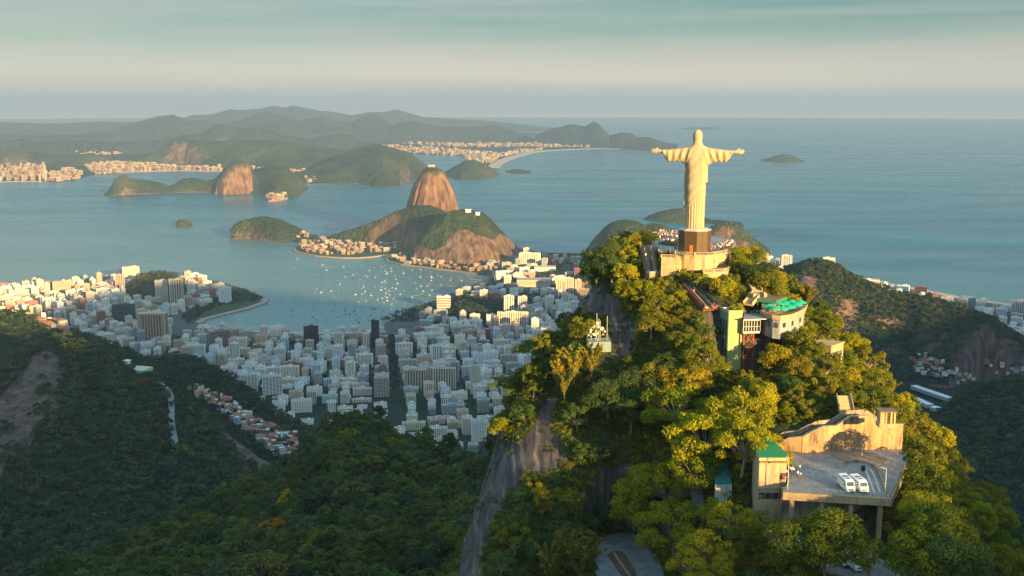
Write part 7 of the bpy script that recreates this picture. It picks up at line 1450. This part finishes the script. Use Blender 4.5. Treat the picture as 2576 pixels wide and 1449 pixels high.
# birds
for (a, b, s) in ((1438, 279, 'lower'), (1478, 255, 'upper')):
    p = P(a, b, 620); vs = [(-.9, 0, .25), (-.4, .12, .12), (0, .18, 0), (.4, .12, .12), (.9, 0, .25), (-.4, -.1, .1), (0, -.15, -.02), (.4, -.1, .1), (0, .5, 0), (-.1, -.5, 0), (.1, -.5, 0), (0, 0, -.12)]
    o = mesh_obj('bird', vs, [(0, 5, 1), (1, 5, 6, 2), (2, 6, 7, 3), (3, 7, 4), (2, 8, 3), (1, 8, 2), (6, 9, 10), (1, 8, 11), (3, 11, 8), (5, 11, 6), (7, 6, 11), (5, 1, 11), (7, 11, 3)], M_black); o.location = p; o.scale = [1.0] * 3; o.rotation_euler = (0, 0, .5); tag(o, f'small dark bird in the sky, the {s} of the two', 'bird', 'birds in the sky')
# ================================================================== TREES ON THE SUMMIT HILL
SRC = {}
def src(kind, v, mat, bark=M_bark, n_each=120, leaf=.34, ncl=30):
    k = (kind, v, mat.name)
    if k not in SRC:
        tb, V, F = proto_tree(kind, 500 + v * 7 + len(kind), n_each, leaf, ncl)
        tm = bpy.data.meshes.new('trunk'); tm.from_pydata(tb.v, [], tb.f); tm.materials.append(bark); tm.update()
        cm = bpy.data.meshes.new('crown'); cm.from_pydata(V.tolist(), [], F.tolist()); cm.materials.append(mat); cm.update(); SRC[k] = (tm, cm)
    return SRC[k]
EX = [LOT, LOW, LOOP, PLAT, sb, sbo, tb_, ob, rt, rrp, gbp, LAND, [(p.x, p.y) for p in bed], [(p.x, p.y) for p in (hA, hB, hC, hD)], [tuple(p.xy) for p in (A_, B_, C_, D_)], [tuple(p.xy) for p in cor], [tuple(p.xy) for p in rp],
      lt + [(arc[8][0], arc[8][1]), (arc[5][0], arc[5][1])], [(p.x, p.y) for p in (sw[0], sw[1], sw[3], G(1700, 660, 698))]]
def seg_poly(a, b, w): d_ = Vector((b[0] - a[0], b[1] - a[1], 0)).normalized(); n_ = Vector((-d_.y, d_.x, 0)) * w; return [(a[0] + n_.x, a[1] + n_.y), (b[0] + n_.x, b[1] + n_.y), (b[0] - n_.x, b[1] - n_.y), (a[0] - n_.x, a[1] - n_.y)]
EX += [seg_poly(da, db, 3.2), seg_poly(pa, pb, 2.5), seg_poly(G(1887, 704, 697), G(1905, 733, 692), 2.4), seg_poly(G(1905, 737, 692), G(1881, 765, 689), 2.4), seg_poly(sp0, sp0 + Vector((.6, 7.5, 0)), 2.6), seg_poly(G(1868, 1240, 656), G(1876, 1135, 664), 2.0), seg_poly((ac.x - 3.5, ac.y), (ac.x + 3.5, ac.y), 3.2), seg_poly((pc.x - 3, pc.y), (pc.x + 3, pc.y), 2.5)]
EX += [[(wp[i][0] - 1, wp[i][1] - 4), (wp[i + 1][0] + 2, wp[i + 1][1] - 4), (wp[i + 1][0] + 2, wp[i + 1][1] + 7.5), (wp[i][0] - 1, wp[i][1] + 7.5)] for i in range(len(wp) - 1)]
CLEAR_MAP = [([(1606,605),(1658,600),(1660,686),(1712,688),(1712,702),(1628,702)], 346), ([(1960,1110),(2090,1060),(2180,1048),(2270,1068),(2270,1130),(1975,1135)], 274),  # parts of the picture that must stay open: (polygon, nearest range, farthest range)
 ([(1600,590),(1860,590),(1860,640),(1850,668),(1830,690),(1775,700),(1700,690),(1700,702),(1610,702)], 326), ([(1690,684),(1740,695),(1812,770),(1808,800),(1770,785),(1712,712)], 318), ([(1795,760),(1935,765),(1915,850),(1895,912),(1870,930),(1828,925),(1805,880)], 302), ([(1900,738),(2035,748),(2035,800),(2000,806),(1920,808)], 304), ([(1785,740),(1850,740),(1850,770),(1785,770)], 310),
 ([(2030,852),(2126,852),(2126,895),(2040,895)], 292), ([(1950,1100),(2020,1080),(2090,1040),(2190,1030),(2275,1050),(2292,1135),(2290,1160),(2250,1245),(2245,1275),(2148,1275),(2120,1240),(2000,1235),(1965,1240)], 232), ([(1890,1100),(1985,1100),(1985,1262),(1905,1255)], 228), ([(1790,1160),(1850,1160),(1850,1262),(1795,1262)], 238), ([(1478,788),(1535,788),(1535,868),(1478,868)], 306), ([(1880,1300),(1940,1268),(1990,1270),(2010,1330),(2050,1360),(2050,1400),(1990,1400),(1920,1350)], 228), ([(2095,1370),(2190,1370),(2195,1460),(2100,1460)], 222), ([(2148,1240),(2250,1245),(2250,1300),(2150,1300)], 222), ([(2000,1355),(2060,1355),(2060,1400),(2000,1400)], 226),
 ([(1500,1350),(1560,1335),(1620,1340),(1655,1375),(1675,1449),(1500,1449)], 264), ([(2200,1020),(2250,1020),(2250,1065),(2200,1065)], 255), ([(1880,695),(1915,700),(1915,745),(1890,770),(1862,768)], 316), ([(2115,1000),(2160,1000),(2160,1040),(2115,1040)], 262)] + [(q, 0) for q in ROCK_MAP]
def blocked(x, y, z, h, cr):
    "would a crown here stand in front of something the picture shows?"
    for zz in (z + h * .35, z + h * .7, z + h):
        for ox in (-cr * .6, 0, cr * .6):
            a, b = W2P(x + ox, y, zz); rr_ = math.hypot(x, y)
            for poly, rmin in CLEAR_MAP:
                if rr_ < (rmin if rmin else 400) and in_poly(np.array([a]), np.array([b]), poly)[0]: return True
    return False
trg = np.random.default_rng(77); trand = random.Random(5)
LITCOL = {'dark': M_leaf, 'olive': M_leafo, 'yellow-green': M_leafy}  # leaf tones that also carry sun and shade in their colour
TREES = []; PLACED = []
def near(x, y, d_):
    return any((x - a) ** 2 + (y - b) ** 2 < (d_ * .5 + c_ * .5) ** 2 for a, b, c_ in PLACED)
def add_tree(x, y, z, kind, tone, s, v=None, rz=None, look=None, sy=1.0):
    mt = {'bamboo': M_leafb}.get(kind) or LITCOL[tone]; bark = M_barkp if kind in ('open', 'tall', 'palm') else M_bark
    v = v if v is not None else trand.randrange(3); ne, lf, nc = {'bush': (60, .30, 16), 'bamboo': (60, .42, 20), 'palm': (1, 1, 1)}.get(kind, (125, .34, 30) if s < 1.3 else (240, .25, 34))
    tm, cm = src(kind, v + (10 if s >= 1.3 else 0), mt, bark, ne, lf, nc); nm = {'bamboo': 'bamboo_clump', 'palm': 'palm_tree', 'bush': 'shrub'}.get(kind, 'broadleaf_tree')
    o = empty(nm, (x, y, z - .2), rz if rz is not None else trand.uniform(0, 6.28), None, {'bamboo': 'bamboo', 'palm': 'palm', 'bush': 'shrub'}.get(kind, 'tree'), {'bamboo': 'bamboo clumps on the hillside', 'palm': 'palms on the summit hill', 'bush': 'shrubs on the summit hill'}.get(kind, 'trees on the summit hill')); o.scale = (s, s, s * sy)
    o.rotation_euler[0] = trand.uniform(-.1, .1); o.rotation_euler[1] = trand.uniform(-.1, .1)
    link(bpy.data.objects.new('trunk', tm), o); link(bpy.data.objects.new('crown', cm), o)
    H_ = {'broad': 6, 'tall': 8, 'bush': 2.6, 'open': 6.4, 'umbrella': 6, 'bamboo': 8, 'palm': 6}[kind] * s
    a, b = W2P(x, y, z + H_ * .7); sz = 'large' if s > 1.35 else 'small' if s < .8 else 'medium'
    lk = look or {'bamboo': f'{sz} arching yellow bamboo clump', 'palm': 'feathery palm', 'bush': f'low {tone} shrub', 'tall': f'{sz} upright {tone} tree', 'open': f'{sz} airy {tone} tree', 'umbrella': f'{sz} flat-topped {tone} tree', 'broad': f'{sz} round {tone} tree'}[kind]
    TREES.append((o, lk, a, b)); PLACED.append((x, y, {'palm': 3, 'bamboo': 5, 'bush': 3, 'tall': 5}.get(kind, 7) * s)); return o
def tree_px(px, py, r, kind, tone, s, **k):
    "a tree whose crown middle is seen at this map point at this range"
    H_ = {'broad': 4.0, 'tall': 5.6, 'bush': 1.5, 'open': 4.6, 'umbrella': 4.8, 'bamboo': 5, 'palm': 5.2}[kind] * s * k.get('sy', 1); p = P(px, py, r); g = ground(p.x, p.y)[0]; z = (p.z - H_) if g is None else min(max(p.z - H_, g.z - 3.5), g.z + 6); add_tree(p.x, p.y, z, kind, tone, s, **k)
Y, O_, D0 = 'yellow-green', 'olive', 'dark'
for t_ in [(1640,1010,271,'open',Y,1.7),(1705,960,276,'open',Y,1.9),(1600,1085,266,'broad',Y,1.5),(1690,1075,262,'open',Y,1.9),(1780,1085,258,'open',Y,2.0),(1850,1040,262,'open',Y,1.9),(1900,1000,268,'broad',Y,1.5),(1930,1075,250,'open',Y,1.3),(1870,1110,248,'open',Y,1.5),(1650,1190,250,'broad',Y,1.9),(1700,1210,246,'open',Y,1.8),(1625,1235,250,'broad',Y,1.6),(1745,1150,252,'broad',Y,1.5),
 (1770,890,288,'open',O_,1.3),(1730,900,284,'open',Y,1.4),(1660,900,290,'broad',O_,1.4),(1905,975,274,'broad',O_,1.2),
 (1755,1390,214,'open',Y,1.35),(1780,1360,218,'open',Y,1.2),(1840,1290,226,'open',Y,1.1),(1905,1300,219,'open',Y,1.1),(1870,1330,220,'broad',O_,1.2),(1450,1260,262,'bamboo',Y,1.0),(1415,1240,268,'broad',Y,.7),(1350,1235,270,'open',Y,.8),(1255,1305,262,'bush',Y,1.7),(1240,1295,263,'bamboo',Y,.7),
 (1420,1370,240,'bamboo',Y,1.35),(1460,1400,236,'bamboo',Y,1.4),(1385,1410,238,'bamboo',D0,1.2),
 (1400,920,296,'bamboo',Y,1.3),(1445,905,296,'bamboo',Y,1.4),(1490,895,298,'bamboo',Y,1.25),(1420,960,290,'bamboo',Y,1.0),
 (1574,662,324,'broad',Y,.95),(1572,695,318,'broad',Y,1.0),(1570,735,312,'tall',O_,1.1),(1620,730,312,'open',Y,1.1),(1650,755,308,'broad',O_,1.1),(1670,710,317,'bush',Y,1.7),(1700,735,310,'broad',Y,.9),(1640,800,304,'broad',O_,1.2),(1655,670,324,'palm',O_,1.0),(1668,668,323,'open',Y,.65),
 (1672,672,324,'open',Y,.6),(1662,676,324,'palm',O_,.7),(1765,705,312,'bamboo',Y,.7),(1795,725,308,'broad',O_,1.05),(1815,715,311,'broad',Y,.9),(1833,705,314,'palm',O_,1.1),(1862,708,313,'palm',O_,1.15),(1848,738,306,'palm',Y,.8),(1868,675,324,'tall',O_,.9),(1895,680,323,'broad',D0,1.1),(1920,700,320,'broad',O_,1.2),(1945,718,318,'broad',O_,1.15),(1930,735,314,'broad',D0,1.0),(1855,745,305,'bush',Y,1.6),
 (1500,625,345,'broad',D0,1.3),(1530,630,342,'broad',D0,1.3),(1560,615,348,'broad',D0,1.2),(1578,600,352,'broad',D0,.9),(1500,665,336,'broad',D0,1.3),(1540,670,332,'broad',D0,1.3),(1480,690,336,'broad',D0,1.1),(1740,685,318,'bush',O_,1.3),(1715,678,320,'bush',Y,1.2),(1790,700,312,'bush',O_,1.6),(1765,692,314,'bush',Y,1.4),(1815,697,314,'broad',O_,.6),(1845,690,318,'broad',O_,.7),
 (2045,1250,211,'umbrella',O_,1.7),(2110,1252,213,'umbrella',O_,1.25),(2015,1268,211,'broad',O_,1.15),(2030,1305,207,'broad',O_,1.1),(2080,1312,207,'broad',O_,1.15),(2325,1090,250,'broad',O_,1.2),(2330,1135,240,'broad',O_,1.2),(2340,1180,232,'broad',Y,1.3),(2190,1320,206,'open',O_,.9),(2045,1345,204,'broad',D0,.7),
 (2370,1215,220,'broad',O_,1.6),(2350,1250,216,'broad',O_,1.3),(2385,1270,214,'broad',O_,1.5),(2330,1300,211,'open',O_,1.2),(2268,1310,210,'broad',O_,.8),(2192,1325,206,'open',O_,.8),(2400,1330,206,'broad',D0,1.5),(2320,1330,205,'broad',O_,1.4),(2290,1350,204,'broad',O_,1.0),
 (1620,880,288,'broad',D0,1.5),(1590,940,282,'broad',D0,1.4),(1530,960,285,'broad',D0,1.4),(1720,820,296,'broad',O_,1.2),(1760,840,292,'open',O_,1.1),(1690,860,292,'broad',D0,1.4)]:
    n_ = len(TREES); tree_px(*t_)
    o_ = TREES[-1][0]; q_ = o_.location; k_ = t_[3]; s_ = o_.scale[0]; H_ = {'bush': 2.6, 'palm': 6, 'tall': 8}.get(k_, 6) * s_; W_ = {'bush': 2.2, 'tall': 3, 'palm': 2.4}.get(k_, 4.2) * s_
    if not (2000 < t_[0] < 2200 and t_[1] > 1240) and blocked(q_.x, q_.y, q_.z, H_, W_):
        o_.scale = [v * .72 for v in o_.scale]
        if blocked(q_.x, q_.y, q_.z, H_ * .72, W_ * .72) and t_[3] != 'bush' and not (2000 < t_[0] < 2130 and t_[1] > 1240):
            for c_ in list(o_.children): bpy.data.objects.remove(c_)
            bpy.data.objects.remove(o_); TREES.pop(); PLACED.pop(); print('left out', t_[:5])
n_hand = len(TREES)
# fill the slopes: candidates seen from the photograph's side, largest first
cand = []  # plan positions
for _ in range(9000):
    x = trand.uniform(-30, 128); y = trand.uniform(188, 380); cand.append((x, y))
def fill(limit, dmin_k):
    for (x, y) in cand:
        if len(TREES) >= limit: break
        h = ground(x, y)
        if h[0] is None: continue
        z = h[0].z; nzv = h[1].z
        if nzv < .30: continue
        a, b = W2P(x, y, z)
        if not (1150 < a < 2640 and 560 < b < 1560): continue
        if any(in_poly(np.array([x]), np.array([y]), e)[0] for e in EX): continue
        shade = a < 1560 + (b - 900) * .12  # shaded side gets darker leaf colours, sunlit side more yellow ones
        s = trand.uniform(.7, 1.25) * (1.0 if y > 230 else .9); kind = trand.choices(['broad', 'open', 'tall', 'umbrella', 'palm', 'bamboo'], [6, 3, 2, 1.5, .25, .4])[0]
        if near(x, y, 7 * s * dmin_k): continue
        H_ = 6.5 * s
        if blocked(x, y, z, H_, 4 * s):
            s *= .5; kind = 'bush'
            if blocked(x, y, z, 2.6 * s, 2 * s) or near(x, y, 3): continue
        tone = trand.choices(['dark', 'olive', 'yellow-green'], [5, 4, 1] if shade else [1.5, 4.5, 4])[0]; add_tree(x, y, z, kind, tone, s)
fill(300, .70)
print('summit trees', len(TREES), 'by hand', n_hand)
MK = [('pedestal', 1747, 630), ('lift tower', 1840, 850), ('parking deck', 2180, 1240), ('long stained wall', 2110, 1090), ('green roofed building', 1940, 1150), ('teal roofed hut', 1820, 1200), ('cobbled road bend', 1570, 1400), ('grass roofed building', 2080, 875), ('green umbrellas', 1975, 775), ('antenna station', 1506, 840), ('bare grey slab cliff', 1290, 1200), ('escalator landing', 1660, 692), ('diagonal escalator', 1755, 740), ('lower road van', 2163, 1410), ('hill pavilion', 2225, 1050), ('grey rock face', 1570, 830), ('right hill crest', 2290, 960), ('right hill foot', 2480, 1300), ('shoulder above the town', 1310, 960), ('crest below the restaurant', 2130, 840), ('big yellow tree grove', 1720, 1060), ('lower right crest', 2430, 1160)]
describe([q for q in TREES], MK)
# the trees beyond the first three hundred
C_hillt = bpy.data.collections.new('hill_tree_kinds')
for i, (kd, mt) in enumerate([('broad', M_leaf), ('broad', M_leafo), ('open', M_leafo), ('tall', M_leafo), ('broad', M_leafy), ('broad', M_leaf)]): make_src(kd, 700 + i, 90, .38, 24, mt, M_barkp, col=C_hillt)
ex_p, ex_s, ex_i = [], [], []; n0 = len(TREES)
for (x, y) in cand:
    h = ground(x, y)
    if h[0] is None or h[1].z < .16: continue
    z = h[0].z; a, b = W2P(x, y, z); s = trand.uniform(.55, 1.1)
    if not (1150 < a < 2680 and 560 < b < 1580) or near(x, y, 5.5 * s) or any(in_poly(np.array([x]), np.array([y]), e)[0] for e in EX) or blocked(x, y, z, 6.5 * s, 4 * s): continue
    PLACED.append((x, y, 5.5 * s)); ex_p.append((x, y, z - .3)); ex_s.append(s); sh_ = a < 1560 + (b - 900) * .12; ex_i.append(trand.choices(range(6), [5, 2, 1, 1, .3, 5] if sh_ else [2, 4, 3, 2, 3, 1])[0])  # leaf colour follows the light: dark kinds in shade, brighter in sun
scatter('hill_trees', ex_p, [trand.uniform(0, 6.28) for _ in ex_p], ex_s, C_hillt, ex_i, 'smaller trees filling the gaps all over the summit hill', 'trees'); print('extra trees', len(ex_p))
# undergrowth: low leafy clumps and creepers covering the ground between the trees
C_under = bpy.data.collections.new('undergrowth_kinds')
for i, mt in enumerate([M_leaf, M_leafo, M_leafo, M_leafy, M_leaf]):
    tb, V, F = proto_tree('bush', 900 + i, 34, .30, 10); V = V * np.array([.9, .9, .8]) + np.array([0, 0, -.9]); mesh_obj('undergrowth_kind', V, F, [mt], col=C_under)
pts = []; rots = []; scs = []; ids = []
ug = np.random.default_rng(8)
X = ug.uniform(-32, 132, 26000); Yy = ug.uniform(180, 385, 26000); K = np.zeros(len(X), bool)
for e in EX: K |= in_poly(X, Yy, e)
for x, y in zip(X[~K], Yy[~K]):
    h = ground(x, y)
    if h[0] is None: continue
    a, b = W2P(x, y, h[0].z); 
    if not (1120 < a < 2660 and 560 < b < 1560): continue
    inrock = any(in_poly(np.array([a]), np.array([b]), q)[0] for q in ROCK_MAP)
    if inrock and ug.random() > .05: continue
    if h[1].z < .35 and ug.random() > .35: continue
    pts.append((x, y, h[0].z)); n_ = h[1]; rots.append((-math.asin(max(-1, min(1, n_.y))) * .6, math.asin(max(-1, min(1, n_.x))) * .6, ug.uniform(0, 6.28))); scs.append(ug.uniform(.45, 1.15)); sh_ = a < 1560; ids.append(ug.choice(5, p=[.45, .2, .2, .02, .13] if sh_ else [.15, .28, .27, .20, .10]))  # clump colours painted darker on the shaded left, yellower in the sun
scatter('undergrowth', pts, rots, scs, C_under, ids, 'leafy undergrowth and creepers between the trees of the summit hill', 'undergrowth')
# special trees on the dark spur: silver-leaved, orange flowering, bright green
def spur_tree(px, py, mat, s, look, kind='broad', v=0):
    h = hitmap(px, py, [BVHTree.FromPolygons(SPUR[1].tolist(), SPUR[2].tolist())] if 'spb' not in globals() else [spb])
    if h is None: return
    tm, cm = src(kind, v, mat, M_barkp, 90, .55, 26); o = empty('broadleaf_tree', h[0] + Vector((0, 0, 1.5)), trand.uniform(0, 6), look, 'tree', 'odd coloured trees in the dark forest'); o.scale = [s] * 3; link(bpy.data.objects.new('trunk', tm), o); link(bpy.data.objects.new('crown', cm), o)
spb = BVHTree.FromPolygons(SPUR[1].tolist(), SPUR[2].tolist())
for a in [(688,1365,M_orange,1.5,'orange flowering tree alone in the dark forest','open'), (505,1385,M_silver,1.1,'silver grey tree left of the orange flowering tree','umbrella'), (955,1385,M_silver,1.2,'big silver tree in the dark forest left of the cliff foot','open'), (1090,1290,M_silver,.9,'silver tree close to the middle of the bare cliff slab','open'), (1165,1215,M_silver,.9,'silver tree nearest the upper end of the bare cliff slab','umbrella'), (1072,1235,M_silver,.8,'small silver tree high on the dark spur near the cliff','open'),
          (730,1285,M_leafy,1.6,'bright yellow-green tree at the upper middle of the dark spur','open'), (640,1320,M_leafo,1.6,'olive tree just above the orange flowering tree','umbrella'), (430,1360,M_leafo,1.7,'tall olive dome tree left of the silver grey tree','broad'), (330,1440,M_leafy,1.3,'bright green tree at the bottom edge of the dark forest','open'), (1140,1395,M_leafo,1.8,'olive crown beside the lowest part of the cliff slab','broad'), (800,1400,M_leafo,1.6,'olive tree right of the orange flowering tree','broad'), (870,1060,M_leaf,1.6,'dark tree standing highest on the spur crest','broad'), (1010,1150,M_leafo,1.5,'olive tree on the crest right of the highest dark tree','open')]:
    spur_tree(*a)
# ---- the helipad, road and small things on the left hill
def drape(name, pts, w, bv, mat, lift=1.0, label=None, cat=None, kind=None):
    P_ = []
    for i in range(len(pts) - 1):
        for k in range(6):
            a = pts[i][0] + (pts[i + 1][0] - pts[i][0]) * k / 6; b = pts[i][1] + (pts[i + 1][1] - pts[i][1]) * k / 6; h = hitmap(a, b, [bv])
            if h: P_.append(h[0] + Vector((0, 0, lift)))
    v = []; f = []
    for i, q_ in enumerate(P_):
        d_ = P_[min(i + 1, len(P_) - 1)] - P_[max(i - 1, 0)]; nn = Vector((-d_.y, d_.x, 0)).normalized() * w / 2; v += [tuple(q_ - nn), tuple(q_ + nn), tuple(q_ + nn - Vector((0, 0, 3))), tuple(q_ - nn - Vector((0, 0, 3)))]
    for i in range(len(P_) - 1): k = i * 4; f += [(k, k + 4, k + 5, k + 1), (k + 1, k + 5, k + 6, k + 2), (k + 3, k + 7, k + 4, k)]
    return tag(mesh_obj(name, v, f, mat), label, cat, kind=kind), P_
rd, RP = drape('road', [(398,962),(415,976),(426,990),(432,1010),(431,1030),(430,1050),(433,1080),(438,1100),(441,1122)], 9, BV_LD, plain('grey_road', (.20, .22, .25), .8, var=.2, sc=.1), kind='structure')
for i, q_ in enumerate([RP[int(len(RP) * f)] for f in (.28, .55, .62)] if RP else []):
    vehicle('suv', (q_.x, q_.y, q_.z + .05), 1.6, (.7, .72, .74), ['white car on the upper part of the left hill road', 'white car halfway down the left hill road, the higher of two', 'white car halfway down the left hill road, the lower of two'][i], 'car', 'cars on the left hill road')
h = hitmap(348, 934, [BV_LD])
if h:
    c = h[0]; mb = MB(); mb.box((c.x, c.y + 6, c.z + 1.0), (30, 26, 5), -.3); tag(mb.build('helipad', plain('pale_green_concrete', (.36, .44, .34), .8, var=.1)), 'pale green flat helipad on the crest of the left hill', 'helipad'); h2 = hitmap(318, 914, [BV_LD]) or h
    c = h2[0]; o = empty('lookout', c, 0, 'tiny white lookout hut just left of the helipad', 'hut'); mb = MB(); mb.box((c.x, c.y, c.z + 2), (10, 7, 5), -.3); pin(mb.build('wall', M_white), o); mb = MB(); mb.box((c.x, c.y, c.z + 4.7), (13, 9, .6), -.3); pin(mb.build('roof', M_white), o)
for i, (x0, y0, x1, y1) in enumerate([(2297, 977, 2388, 1008), (2300, 1008, 2340, 1026), (2345, 1030, 2372, 1038)]):
    a, b = G(x0, y0, 75), G(x1, y1, 75); mb = MB(); o = empty('long_hall', a, 0, ['long pale blue hall roof in the valley beyond the right crest', 'shorter pale hall below the long one in the right valley', 'smallest pale hall lowest in the right valley'][i], 'building'); mb.bar((a.x, a.y, 78), (b.x, b.y, 78), 16, 8); pin(mb.build('wall', M_roof), o); mb = MB(); mb.bar((a.x, a.y, 82.3), (b.x, b.y, 82.3), 18, .8); pin(mb.build('roof', plain('pale_blue_roof', (.50, .58, .62), .6) if i == 0 else MATS['pale_blue_roof']), o)
# station buildings on the summits across the water
for (a, b, w, bvh, lab) in [(1178, 533, 26, UR, 'white cable station on the round hill, the left one'), (1202, 540, 20, UR, 'pale cable station on the round hill, the right one')]:
    h = hitmap(a, b, [BVHTree.FromPolygons(bvh[1].tolist(), bvh[2].tolist())])
    if h: c = h[0]; o = empty('cable_station', c, 0, lab, 'building'); mb = MB(); mb.box((c.x, c.y, c.z + 5), (w, 20, 14)); pin(mb.build('wall', M_white), o); mb = MB(); mb.box((c.x, c.y, c.z + 12.6), (w + 6, 26, 1.2)); pin(mb.build('roof', M_roofw), o)
c = P(1086, 420, 5900); o = empty('cable_station', c, 0, 'small pale cable station on top of the steep dome peak', 'building'); mb = MB(); mb.box((c.x, c.y, c.z + 3), (34, 26, 14)); pin(mb.build('wall', M_stone), o); mb = MB(); mb.box((c.x, c.y, c.z + 10.5), (40, 30, 1.2)); pin(mb.build('roof', M_roofw), o)
